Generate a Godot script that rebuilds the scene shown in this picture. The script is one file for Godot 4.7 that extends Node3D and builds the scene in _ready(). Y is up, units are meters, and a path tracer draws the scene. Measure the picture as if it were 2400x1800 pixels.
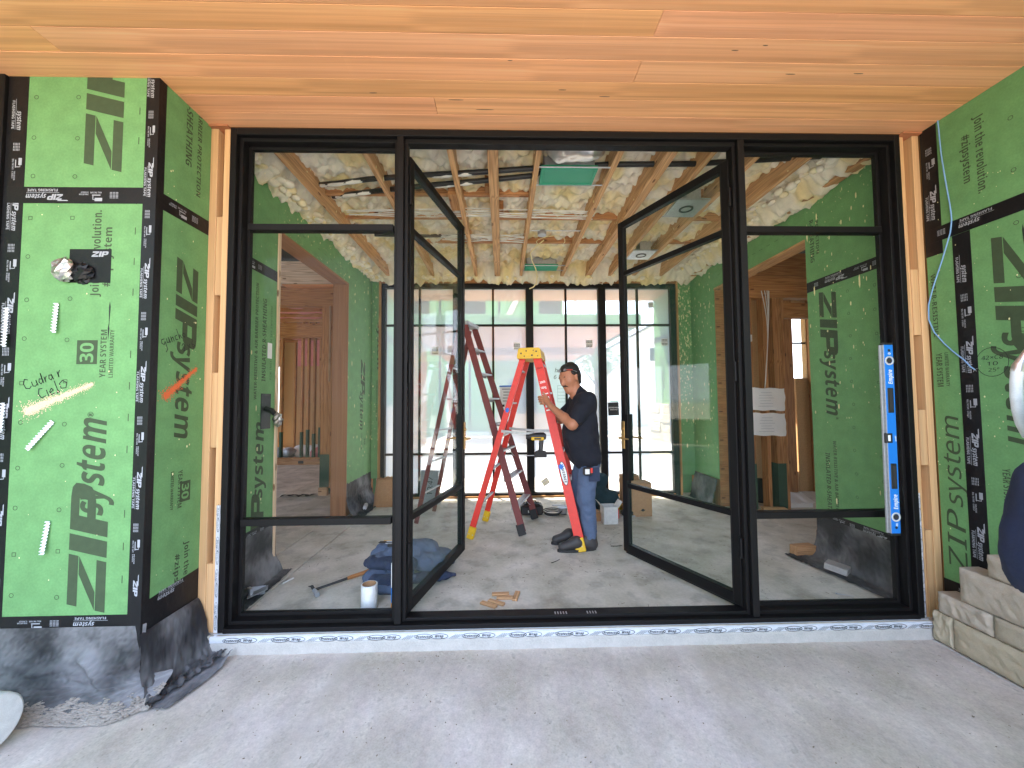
extends Node3D
# A porch of a house under construction: a black steel door wall with both doors open,
# a worker with ladders in the unfinished room behind it, a second glazed wall at the back.

const FZ := 0.372          # face of the pier left of the doors
const LX := -1.905         # its return face
const RX := 2.87           # porch wall on the right
const SY := 3.24           # soffit
const YF := -0.112         # porch floor
const WL := -1.95          # inner face of the entry's left wall
const WR := 2.9            # and of its right wall
const BZ := -3.3           # inner face of the glazed back wall

var rng := RandomNumberGenerator.new()
var M := {}
var TX := {}
var used := {}
var shared := {}


# ---------------------------------------------------------------- mesh collector
class MB:
	var v := PackedVector3Array()
	var n := PackedVector3Array()
	var t := PackedVector2Array()
	var c := PackedColorArray()
	var i := PackedInt32Array()
	var col := Color(1, 1, 1)
	var ax := 0
	var uo := Vector2.ZERO

	func uvof(p: Vector3, nn: Vector3) -> Vector2:
		var o := [0, 1, 2]
		o.erase(ax)
		if absf(nn[ax]) > 0.8:
			return Vector2(p[o[0]] * 0.15, p[o[1]]) + uo
		var b: int = o[0] if absf(nn[o[0]]) < absf(nn[o[1]]) else o[1]
		return Vector2(p[ax], p[b] + 0.37 * p[o[0]] * 0.0) + uo

	func poly(pts: Array, hint: Vector3, xf := Transform3D.IDENTITY) -> void:
		var nn: Vector3 = (pts[1] - pts[0]).cross(pts[2] - pts[0])
		if nn.length() < 1e-12 and pts.size() > 3:
			nn = (pts[2] - pts[0]).cross(pts[3] - pts[0])
		if nn.dot(hint) < 0:
			pts = pts.duplicate()
			pts.reverse()
			nn = -nn
		nn = nn.normalized()
		var s := v.size()
		var wn := (xf.basis * nn).normalized()
		for p in pts:
			v.append(xf * (p as Vector3))
			n.append(wn)
			t.append(uvof(p, nn))
			c.append(col)
		for k in range(1, pts.size() - 1):
			i.append_array(PackedInt32Array([s, s + k + 1, s + k]))

	func box(ctr: Vector3, size: Vector3, ch := 0.003, basis := Basis.IDENTITY) -> void:
		var xf := Transform3D(basis, ctr)
		var h := size * 0.5
		ch = minf(ch, 0.45 * minf(h.x, minf(h.y, h.z)))
		var q := func(a: int, sg: Vector3) -> Vector3:
			var p := Vector3((h.x - ch) * sg.x, (h.y - ch) * sg.y, (h.z - ch) * sg.z)
			p[a] = h[a] * sg[a]
			return p
		for a in 3:
			var j := (a + 1) % 3
			var k := (a + 2) % 3
			for s in [-1.0, 1.0]:
				var pts := []
				for e in [[-1.0, -1.0], [1.0, -1.0], [1.0, 1.0], [-1.0, 1.0]]:
					var sg := Vector3.ZERO
					sg[a] = s
					sg[j] = e[0]
					sg[k] = e[1]
					pts.append(q.call(a, sg))
				var hint := Vector3.ZERO
				hint[a] = s
				poly(pts, hint, xf)
			if ch > 0.0:
				for s in [-1.0, 1.0]:
					for r in [-1.0, 1.0]:
						var s0 := Vector3.ZERO
						s0[j] = s
						s0[k] = r
						var s1 := s0
						s0[a] = -1
						s1[a] = 1
						var hint := s0 + s1
						poly([q.call(j, s0), q.call(j, s1), q.call(k, s1), q.call(k, s0)], hint, xf)
		if ch > 0.0:
			for x in [-1.0, 1.0]:
				for y in [-1.0, 1.0]:
					for z in [-1.0, 1.0]:
						var sg := Vector3(x, y, z)
						poly([q.call(0, sg), q.call(1, sg), q.call(2, sg)], sg, xf)

	# box from corner to corner
	func span(a: Vector3, b: Vector3, ch := 0.003) -> void:
		box((a + b) * 0.5, (b - a).abs(), ch)

	# bar of rectangular section from a to b; w across (towards side), d the other way
	func bar(a: Vector3, b: Vector3, w: float, d: float, side := Vector3.RIGHT, ch := 0.002) -> void:
		var y := (b - a).normalized()
		var x := (side - y * side.dot(y)).normalized()
		var z := x.cross(y)
		var keep := ax
		ax = 1
		box((a + b) * 0.5, Vector3(w, (b - a).length(), d), ch, Basis(x, y, z))
		ax = keep

	func tube(pts: Array, rad, seg := 8, cap := true) -> void:
		var m := pts.size()
		var fr := Vector3.UP
		var rows := []
		var len := 0.0
		for k in m:
			var a: Vector3 = pts[maxi(k - 1, 0)]
			var b: Vector3 = pts[mini(k + 1, m - 1)]
			var d := (b - a).normalized()
			if k == 0:
				fr = d.cross(Vector3(0.31, 0.86, 0.4)).normalized()
			fr = (fr - d * fr.dot(d)).normalized()
			var g := d.cross(fr)
			var r: float = rad[k] if rad is Array else rad
			if k > 0:
				len += (pts[k] - pts[k - 1]).length()
			rows.append(v.size())
			for s in seg + 1:
				var an := TAU * s / seg
				var dir := fr * cos(an) + g * sin(an)
				v.append(pts[k] + dir * r)
				n.append(dir)
				t.append(Vector2(len, float(s) / seg * r * 6.28) + uo)
				c.append(col)
		for k in m - 1:
			for s in seg:
				var a: int = rows[k] + s
				var b: int = rows[k + 1] + s
				i.append_array(PackedInt32Array([a, b, a + 1, a + 1, b, b + 1]))
		if cap:
			for e in [0, m - 1]:
				var pp := []
				for s in seg:
					pp.append(v[rows[e] + s])
				var hint: Vector3 = (pts[0] - pts[1]) if e == 0 else (pts[m - 1] - pts[m - 2])
				poly(pp, hint)

	# profile of (radius, height) turned round the y axis of xf
	func lathe(prof: Array, seg: int, xf := Transform3D.IDENTITY) -> void:
		var s0 := v.size()
		var w := seg + 1
		for k in prof.size():
			var a: Vector2 = prof[maxi(k - 1, 0)]
			var b: Vector2 = prof[mini(k + 1, prof.size() - 1)]
			var d := (b - a).normalized()
			for s in w:
				var an := TAU * s / seg
				var o := Vector3(cos(an), 0, sin(an))
				v.append(xf * (o * prof[k].x + Vector3(0, prof[k].y, 0)))
				n.append((xf.basis * (o * d.y + Vector3(0, -d.x, 0))).normalized())
				t.append(Vector2(prof[k].y, an * 0.1))
				c.append(col)
		for k in prof.size() - 1:
			for s in seg:
				var a := s0 + k * w + s
				var b := a + w
				i.append_array(PackedInt32Array([a, a + 1, b, a + 1, b + 1, b]))

	# outline in the xy plane of xf, extruded along +z by depth
	func prism(outline: PackedVector2Array, depth: float, xf := Transform3D.IDENTITY) -> void:
		var tri := Geometry2D.triangulate_polygon(outline)
		for z in [0.0, depth]:
			var hint := Vector3(0, 0, -1 if z == 0.0 else 1)
			for k in range(0, tri.size(), 3):
				poly([Vector3(outline[tri[k]].x, outline[tri[k]].y, z), Vector3(outline[tri[k + 1]].x, outline[tri[k + 1]].y, z), Vector3(outline[tri[k + 2]].x, outline[tri[k + 2]].y, z)], hint, xf)
		var cw := Geometry2D.is_polygon_clockwise(outline)
		for k in outline.size():
			var a := outline[k]
			var b := outline[(k + 1) % outline.size()]
			var d := b - a
			var hint := Vector3(d.y, -d.x, 0) * (-1.0 if cw else 1.0)
			poly([Vector3(a.x, a.y, 0), Vector3(b.x, b.y, 0), Vector3(b.x, b.y, depth), Vector3(a.x, a.y, depth)], hint, xf)

	# grid of (nu+1) x (nv+1) points with smooth normals; f gives the point, g (optional) the colour
	func grid(nu: int, nv: int, f: Callable, up: Vector3, g = null) -> void:
		var s0 := v.size()
		for a in nu + 1:
			for b in nv + 1:
				var p: Vector3 = f.call(a, b)
				v.append(p)
				t.append(Vector2(p.x, p.z) + uo)
				c.append(g.call(a, b, p) if g else col)
		var acc := PackedVector3Array()
		acc.resize((nu + 1) * (nv + 1))
		var w := nv + 1
		for a in nu:
			for b in nv:
				var k := a * w + b
				for q in [[k, k + 1, k + w], [k + 1, k + w + 1, k + w]]:
					var nn: Vector3 = (v[s0 + q[1]] - v[s0 + q[0]]).cross(v[s0 + q[2]] - v[s0 + q[0]])
					for e in q:
						acc[e] += nn
		var sgn := 0.0
		for e in acc:
			sgn += e.dot(up)
		var fl := 1.0 if sgn >= 0 else -1.0
		for e in acc:
			n.append((e * fl).normalized())
		for a in nu:
			for b in nv:
				var k := s0 + a * w + b
				if fl < 0:
					i.append_array(PackedInt32Array([k, k + 1, k + w, k + 1, k + w + 1, k + w]))
				else:
					i.append_array(PackedInt32Array([k, k + w, k + 1, k + 1, k + w, k + w + 1]))

	func blob(ctr: Vector3, r: Vector3, seg := 8, basis := Basis.IDENTITY) -> void:
		var s0 := v.size()
		var rings := maxi(3, seg / 2)
		for a in rings + 1:
			var th := PI * a / rings
			for b in seg + 1:
				var ph := TAU * b / seg
				var d := Vector3(sin(th) * cos(ph), cos(th), sin(th) * sin(ph))
				v.append(ctr + basis * (d * r))
				n.append((basis * (d / r)).normalized())
				t.append(Vector2(ph * 0.1, th * 0.1))
				c.append(col)
		for a in rings:
			for b in seg:
				var k := s0 + a * (seg + 1) + b
				i.append_array(PackedInt32Array([k, k + seg + 1, k + 1, k + 1, k + seg + 1, k + seg + 2]))

	# crushed sheet: a jittered ball with sharp creases
	func crumple(ctr: Vector3, rad: Vector3, jit: float, rg: RandomNumberGenerator) -> void:
		var rows := []
		for a in 9:
			var th := PI * a / 8.0
			var row := []
			for b in 12:
				var ph := TAU * (b + 0.5 * (a % 2)) / 12.0
				var k := 1.0 + rg.randf_range(-jit, jit)
				row.append(ctr + Vector3(sin(th) * cos(ph), cos(th), sin(th) * sin(ph)) * rad * k)
			rows.append(row)
		for a in 8:
			for b in 12:
				var c2 := (b + 1) % 12
				var q := [rows[a][b], rows[a + 1][b], rows[a + 1][c2], rows[a][c2]]
				var o: Vector3 = (q[0] + q[1] + q[2]) / 3.0 - ctr
				col = Color(1, 1, 1) * rg.randf_range(0.35, 1.0)
				poly([q[0], q[1], q[2]], o)
				poly([q[0], q[2], q[3]], o)
		col = Color(1, 1, 1)

	# flat ribbon (pen or brush stroke) along points that lie on a surface whose normal is nn
	func stroke(pts: Array, w: float, nn: Vector3) -> void:
		for k in pts.size() - 1:
			var d: Vector3 = (pts[k + 1] - pts[k])
			if d.length() < 1e-5:
				continue
			var s := d.normalized().cross(nn) * w * 0.5
			var e := d.normalized() * w * 0.35
			poly([pts[k] - s - e, pts[k] + s - e, pts[k + 1] + s + e, pts[k + 1] - s + e], nn)

	func arrays(a: Array, xf: Transform3D) -> void:
		var s0 := v.size()
		var av: PackedVector3Array = a[Mesh.ARRAY_VERTEX]
		var an: PackedVector3Array = a[Mesh.ARRAY_NORMAL]
		for k in av.size():
			v.append(xf * av[k])
			n.append((xf.basis * an[k]).normalized())
			t.append(Vector2(av[k].x, av[k].y))
			c.append(col)
		var flip := xf.basis.determinant() < 0
		var ai: PackedInt32Array = a[Mesh.ARRAY_INDEX]
		for k in range(0, ai.size(), 3):
			if flip:
				i.append_array(PackedInt32Array([s0 + ai[k], s0 + ai[k + 2], s0 + ai[k + 1]]))
			else:
				i.append_array(PackedInt32Array([s0 + ai[k], s0 + ai[k + 1], s0 + ai[k + 2]]))

	func mesh() -> ArrayMesh:
		var a := []
		a.resize(Mesh.ARRAY_MAX)
		a[Mesh.ARRAY_VERTEX] = v
		a[Mesh.ARRAY_NORMAL] = n
		a[Mesh.ARRAY_TEX_UV] = t
		a[Mesh.ARRAY_COLOR] = c
		a[Mesh.ARRAY_INDEX] = i
		var m := ArrayMesh.new()
		m.add_surface_from_arrays(Mesh.PRIMITIVE_TRIANGLES, a)
		return m


# ---------------------------------------------------------------- bodies: tapered capsules joined smoothly, meshed as surface nets
class Body:
	var bones := []            # [a, b, ra, rb, k, squash]
	var noise: FastNoiseLite = null
	var amp := 0.0

	func bone(a: Vector3, b: Vector3, ra: float, rb: float, k := 0.03, sq := Vector3.ONE) -> void:
		bones.append([a, b, ra, rb, k, sq])

	func value(p: Vector3, list: Array) -> float:
		var d := 1e3
		for e in list:
			var a: Vector3 = e[0]
			var q: Vector3 = p - a
			var ab: Vector3 = e[1] - a
			var sq: Vector3 = e[5]
			q *= sq
			ab *= sq
			var h := clampf(q.dot(ab) / maxf(ab.dot(ab), 1e-9), 0.0, 1.0)
			var di: float = ((q - ab * h).length() - lerpf(e[2], e[3], h)) / maxf(sq.x, maxf(sq.y, sq.z))
			var k: float = e[4]
			var m := maxf(k - absf(d - di), 0.0) / k
			d = minf(d, di) - m * m * k * 0.25
		if amp > 0.0:
			d += noise.get_noise_3dv(p) * amp
		return d

	func build(mb: MB, cell: float) -> void:
		var lo := Vector3.ONE * 1e3
		var hi := -lo
		for e in bones:
			for q in 2:
				var r: float = maxf(e[2], e[3]) / minf(e[5].x, minf(e[5].y, e[5].z)) + 0.02 + amp
				lo = lo.min(e[q] - Vector3.ONE * r)
				hi = hi.max(e[q] + Vector3.ONE * r)
		var B := 8
		var bs := cell * B
		var nb := Vector3i(((hi - lo) / bs).ceil())
		var NX := nb.x * B + 1
		var NY := nb.y * B + 1
		var verts := {}
		var edges := []
		var s0 := mb.v.size()
		var half := bs * 0.87
		var val := PackedFloat32Array()
		var W := B + 1
		val.resize(W * W * W)
		for bx in nb.x:
			for by in nb.y:
				for bz in nb.z:
					var o := lo + Vector3(bx, by, bz) * bs
					var ctr := o + Vector3.ONE * bs * 0.5
					var near := []
					for e in bones:
						if value_one(ctr, e) < half * 1.05 + e[4] + amp:
							near.append(e)
					if near.is_empty():
						continue
					if absf(value(ctr, near)) > half * 1.35 + amp:
						continue
					for x in W:
						for y in W:
							for z in W:
								val[(x * W + y) * W + z] = value(o + Vector3(x, y, z) * cell, near)
					for x in B:
						for y in B:
							for z in B:
								var k := (x * W + y) * W + z
								var cs := [val[k], val[k + 1], val[k + W], val[k + W + 1], val[k + W * W], val[k + W * W + 1], val[k + W * W + W], val[k + W * W + W + 1]]
								var inside := 0
								for q in cs:
									if q < 0.0:
										inside += 1
								if inside == 0 or inside == 8:
									continue
								var sum := Vector3.ZERO
								var cnt := 0
								for e in [[0, 1], [0, 2], [0, 4], [1, 3], [1, 5], [2, 3], [2, 6], [4, 5], [4, 6], [3, 7], [5, 7], [6, 7]]:
									var fa: float = cs[e[0]]
									var fb: float = cs[e[1]]
									if (fa < 0.0) != (fb < 0.0):
										var u := fa / (fa - fb)
										var pa := Vector3(e[0] >> 2, (e[0] >> 1) & 1, e[0] & 1)
										var pb := Vector3(e[1] >> 2, (e[1] >> 1) & 1, e[1] & 1)
										sum += pa.lerp(pb, u)
										cnt += 1
								var gx := bx * B + x
								var gy := by * B + y
								var gz := bz * B + z
								var key := gx + NX * (gy + NY * gz)
								verts[key] = mb.v.size()
								mb.v.append(o + (Vector3(x, y, z) + sum / cnt) * cell)
								mb.n.append(Vector3.ZERO)
								mb.t.append(Vector2.ZERO)
								mb.c.append(mb.col)
								var f0: bool = cs[0] < 0.0
								if f0 != (cs[4] < 0.0):
									edges.append([key, NX, NX * NY, f0])
								if f0 != (cs[2] < 0.0):
									edges.append([key, NX * NY, 1, f0])
								if f0 != (cs[1] < 0.0):
									edges.append([key, 1, NX, f0])
		for e in edges:
			var k0: int = e[0]
			var k1: int = k0 - e[1]
			var k2: int = k1 - e[2]
			var k3: int = k0 - e[2]
			if not (verts.has(k1) and verts.has(k2) and verts.has(k3)):
				continue
			var q := [verts[k0], verts[k1], verts[k2], verts[k3]]
			if not e[3]:
				q.reverse()
			# q runs counterclockwise seen from outside; Godot wants clockwise
			mb.i.append_array(PackedInt32Array([q[0], q[2], q[1], q[0], q[3], q[2]]))
			var nn: Vector3 = (mb.v[q[2]] - mb.v[q[0]]).cross(mb.v[q[3]] - mb.v[q[1]])
			for w in q:
				mb.n[w] += nn
		for k in range(s0, mb.v.size()):
			mb.n[k] = mb.n[k].normalized() if mb.n[k].length() > 0 else Vector3.UP
			mb.t[k] = Vector2(mb.v[k].x + mb.v[k].z * 0.7, mb.v[k].y)

	func value_one(p: Vector3, e: Array) -> float:
		var a: Vector3 = e[0]
		var sq: Vector3 = e[5]
		var q: Vector3 = (p - a) * sq
		var ab: Vector3 = (e[1] - a) * sq
		var h := clampf(q.dot(ab) / maxf(ab.dot(ab), 1e-9), 0.0, 1.0)
		return ((q - ab * h).length() - lerpf(e[2], e[3], h)) / maxf(sq.x, maxf(sq.y, sq.z))


# ---------------------------------------------------------------- scene helpers
func numbered(parent: Node, called: String) -> String:
	var key := str(parent.get_instance_id()) + called
	var k: int = used.get(key, 0)
	used[key] = k + 1
	return called if k == 0 else "%s_%03d" % [called, k]


func thing(called: String, label: String, category: String, at := Vector3.ZERO, group := "") -> Node3D:
	var o := Node3D.new()
	o.name = numbered(self, called)
	add_child(o)
	o.position = at
	o.set_meta("label", label)
	o.set_meta("category", category)
	if group != "":
		o.set_meta("group", group)
	return o


func structure(called: String) -> Node3D:
	var o := Node3D.new()
	o.name = numbered(self, called)
	add_child(o)
	o.set_meta("kind", "structure")
	return o


func part(parent: Node3D, called: String, shape, material: Material, xf := Transform3D.IDENTITY) -> MeshInstance3D:
	var o := MeshInstance3D.new()
	o.name = numbered(parent, called)
	var world := Vector3.ZERO
	if shape is MB:
		o.mesh = shape.mesh()
		if parent != self and parent.get_parent() == self:      # shapes are laid out in world metres
			world = -parent.position
		elif parent != self and parent.get_parent() is Node3D:
			world = -parent.position - (parent.get_parent().position if parent.get_parent() != self else Vector3.ZERO)
	else:
		o.mesh = shape
	o.material_override = material
	o.transform = xf.translated(world)
	parent.add_child(o)
	return o


func copy(o: Node3D, called: String, label: String) -> Node3D:
	var d: Node3D = o.duplicate()
	d.name = numbered(self, called)
	add_child(d)
	d.set_meta("label", label)
	return d


func s8(r: int, g: int, b: int) -> Color:
	return Color(r / 255.0, g / 255.0, b / 255.0)


func lin(r: int, g: int, b: int) -> Color:
	return s8(r, g, b).srgb_to_linear()


func noise(seed_: int, freq: float, kind := FastNoiseLite.TYPE_SIMPLEX_SMOOTH, oct := 4) -> FastNoiseLite:
	var f := FastNoiseLite.new()
	f.seed = seed_
	f.frequency = freq
	f.noise_type = kind
	f.fractal_octaves = oct
	f.fractal_type = FastNoiseLite.FRACTAL_FBM if oct > 1 else FastNoiseLite.FRACTAL_NONE
	return f


func seamless(f: FastNoiseLite, w: int, h: int, w2 := 0, h2 := 0) -> PackedByteArray:
	var im := f.get_seamless_image(w, h)
	im.convert(Image.FORMAT_L8)
	if w2 > 0:
		im.resize(w2, h2, Image.INTERPOLATE_CUBIC)
	return im.get_data()


func paint(w: int, h: int, f: Callable) -> ImageTexture:
	var d := PackedByteArray()
	d.resize(w * h * 3)
	for k in w * h:
		var q: Color = f.call(k)
		d[k * 3] = clampi(int(q.r * 255.0), 0, 255)
		d[k * 3 + 1] = clampi(int(q.g * 255.0), 0, 255)
		d[k * 3 + 2] = clampi(int(q.b * 255.0), 0, 255)
	return ImageTexture.create_from_image(Image.create_from_data(w, h, false, Image.FORMAT_RGB8, d))


func mat(called: String, color: Color, rough := 0.8, tex = null, scale := Vector3.ONE, tri := false) -> StandardMaterial3D:
	var m := StandardMaterial3D.new()
	m.resource_name = called
	m.albedo_color = color
	m.roughness = rough
	m.vertex_color_use_as_albedo = true
	if tex:
		m.albedo_texture = tex
		m.uv1_scale = scale
		if tri:
			m.uv1_triplanar = true
			m.uv1_world_triplanar = true
	M[called] = m
	return m


func relief(m: StandardMaterial3D, tex, cm: float) -> void:
	m.heightmap_enabled = true
	m.heightmap_texture = tex
	m.heightmap_scale = cm


# ---------------------------------------------------------------- lettering: flat print laid on a surface
var fonts := {}
func letters(text: String, face := "bold") -> Array:
	var key := "t" + text + face
	if not shared.has(key):
		if not fonts.has(face):
			var f := SystemFont.new()
			f.font_names = PackedStringArray(["Droid Serif" if face == "serif" else "Droid Sans"])
			f.font_weight = 700 if face == "bold" else 400
			fonts[face] = f
		var m := TextMesh.new()
		m.font = fonts[face]
		m.text = text
		m.depth = 0.0
		m.font_size = 32
		m.pixel_size = 0.01
		m.curve_step = 1.0
		shared[key] = m.get_mesh_arrays()
	return shared[key]


# o: start of the baseline; ux: reading direction; uy: up of the letters; size: cap height; length: 0 keeps the face's own width
func say(mb: MB, text: String, o: Vector3, ux: Vector3, uy: Vector3, cap: float, length := 0.0, skew := 0.0, face := "bold") -> void:
	var a := letters(text, face)
	var av: PackedVector3Array = a[Mesh.ARRAY_VERTEX]
	if av.is_empty():
		return
	var ref: PackedVector3Array = letters("H", face)[Mesh.ARRAY_VERTEX]
	var y0 := 1e9
	var y1 := -1e9
	for p in ref:
		y0 = minf(y0, p.y)
		y1 = maxf(y1, p.y)
	var x0 := 1e9
	var x1 := -1e9
	for p in av:
		x0 = minf(x0, p.x)
		x1 = maxf(x1, p.x)
	var ky := cap / (y1 - y0)
	var kx := ky if length <= 0.0 else length / (x1 - x0)
	var nn := ux.cross(uy).normalized()
	var bs := Basis(ux * kx, uy * ky + ux * skew * ky, nn)
	mb.arrays(a, Transform3D(bs, o - bs * Vector3(x0, y0, 0) + nn * (0.0004 if text == "system" else 0.0)))


# the heavy slanted three-letter mark, drawn as flat strokes with thin gaps
func mark(mb: MB, o: Vector3, ux: Vector3, uy: Vector3, cap: float, length: float) -> void:
	var kx := length / 3.0
	var nn := ux.cross(uy)
	var sh := [
		[[0.0, 1.0], [1.22, 1.0], [1.22, 0.74], [0.0, 0.74]], [[0.78, 0.72], [1.22, 0.72], [0.44, 0.28], [0.0, 0.28]], [[0.0, 0.26], [1.22, 0.26], [1.22, 0.0], [0.0, 0.0]],
		[[1.32, 0.0], [1.32, 1.0], [1.72, 1.0], [1.72, 0.0]],
		[[1.82, 0.0], [1.82, 1.0], [2.20, 1.0], [2.20, 0.0]], [[2.20, 0.77], [2.20, 1.0], [2.62, 1.0], [2.62, 0.77]], [[2.20, 0.33], [2.20, 0.56], [2.62, 0.56], [2.62, 0.33]],
		[[2.62, 1.0], [2.86, 0.97], [2.98, 0.88], [2.62, 0.77]], [[2.62, 0.77], [2.98, 0.88], [3.0, 0.66], [2.62, 0.56]], [[2.62, 0.56], [3.0, 0.66], [2.96, 0.46], [2.62, 0.33]], [[2.96, 0.46], [2.84, 0.37], [2.62, 0.33]],
	]
	for e in sh:
		var pts := []
		for q in e:
			pts.append(o + ux * (q[0] * kx + q[1] * cap * 0.24) + uy * (q[1] * cap))
		mb.poly(pts, nn)


func tape_text(mb: MB, o: Vector3, ux: Vector3, uy: Vector3, length: float, w := 0.095, phase := 0.0) -> void:
	# what the flashing tape carries again and again: the mark, small print, a roller pictogram
	var k := -phase
	while k < length:
		var at := func(d: float, e: float) -> Vector3: return o + ux * (k + d) + uy * (w * e)
		var ok := func(d0: float, d1: float) -> bool: return k + d0 > 0.0 and k + d1 < length
		if ok.call(0.0, 0.10):
			mark(mb, at.call(0.03, 0.44), ux, uy, w * 0.36, 0.078)
			mb.poly([at.call(0.0, 0.86), at.call(0.006, 0.80), at.call(0.055, 0.80), at.call(0.06, 0.86)], ux.cross(uy))
		if ok.call(0.10, 0.23):
			say(mb, "system", at.call(0.118, 0.44), ux, uy, w * 0.30, 0.105, 0.25)
			mb.poly([at.call(0.05, 0.34), at.call(0.05, 0.36), at.call(0.225, 0.36), at.call(0.225, 0.34)], ux.cross(uy))
			say(mb, "FLASHING TAPE", at.call(0.06, 0.12), ux, uy, w * 0.16, 0.16, 0.0)
		if ok.call(0.30, 0.35):
			for q in 5:
				for e in 3:
					mb.poly([at.call(0.30 + e * 0.016, 0.30 + q * 0.085), at.call(0.313 + e * 0.016, 0.30 + q * 0.085), at.call(0.313 + e * 0.016, 0.335 + q * 0.085), at.call(0.30 + e * 0.016, 0.335 + q * 0.085)], ux.cross(uy))
		if ok.call(0.38, 0.46):
			mb.poly([at.call(0.385, 0.66), at.call(0.425, 0.66), at.call(0.425, 0.86), at.call(0.385, 0.86)], ux.cross(uy))
			mb.poly([at.call(0.425, 0.74), at.call(0.437, 0.74), at.call(0.437, 0.78), at.call(0.425, 0.78)], ux.cross(uy))
			mb.poly([at.call(0.433, 0.48), at.call(0.437, 0.48), at.call(0.437, 0.78), at.call(0.433, 0.78)], ux.cross(uy))
			mb.poly([at.call(0.395, 0.46), at.call(0.44, 0.46), at.call(0.44, 0.52), at.call(0.395, 0.52)], ux.cross(uy))
			say(mb, "ROLL THE TAPE", at.call(0.39, 0.28), ux, uy, w * 0.10, 0.06)
			say(mb, "PARA APLICAR", at.call(0.46, 0.40), ux, uy, w * 0.09, 0.05)
			say(mb, "EL RODILLO", at.call(0.46, 0.28), ux, uy, w * 0.09, 0.04)
		k += 0.565


func strokes(mb: MB, lines: Array, o: Vector3, ux: Vector3, uy: Vector3, size: float, w: float) -> void:
	for l in lines:
		var pts := []
		for q in l:
			pts.append(o + ux * (q[0] * size) + uy * (q[1] * size))
		mb.stroke(pts, w, ux.cross(uy))


func flecks(mb: MB, count: int, o: Vector3, ux: Vector3, uy: Vector3, w: float, h: float, r0: float, r1: float, drip := 1.6, bias := 1.0) -> void:
	var nn := ux.cross(uy)
	for k in count:
		var p := o + ux * (rng.randf() * w) + uy * (pow(rng.randf(), bias) * h)
		var r := lerpf(r0, r1, pow(rng.randf(), 3.0))
		mb.col = Color(1, 1, 1) * rng.randf_range(0.75, 1.05)
		mb.blob(p, Vector3(r, r * rng.randf_range(1.0, drip), r * 0.5), 5, Basis(ux, uy, nn))
	mb.col = Color(1, 1, 1)


# a panel of sheathing with a smooth face
func panel(parent: Node3D, a: Vector3, b: Vector3) -> void:
	var mb := MB.new()
	mb.span(a, b, 0.002)
	part(parent, "sheathing_panel", mb, M.zip)


func strip(parent: Node3D, called: String, a: Vector3, b: Vector3, m: Material) -> void:
	var mb := MB.new()
	mb.span(a, b, 0.0004)
	part(parent, called, mb, m)


func plank(parent: Node3D, called: String, a: Vector3, b: Vector3, axis: int, tint: Color, m: Material, ch := 0.002) -> MeshInstance3D:
	var mb := MB.new()
	mb.ax = axis
	mb.col = tint
	mb.uo = Vector2(rng.randf() * 7.0, rng.randf() * 3.0)
	mb.span(a, b, ch)
	return part(parent, called, mb, m)


func lumber() -> Color:
	var k := rng.randf_range(0.82, 1.08)
	return Color(k, k * rng.randf_range(0.94, 1.02), k * rng.randf_range(0.86, 1.02))


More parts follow.
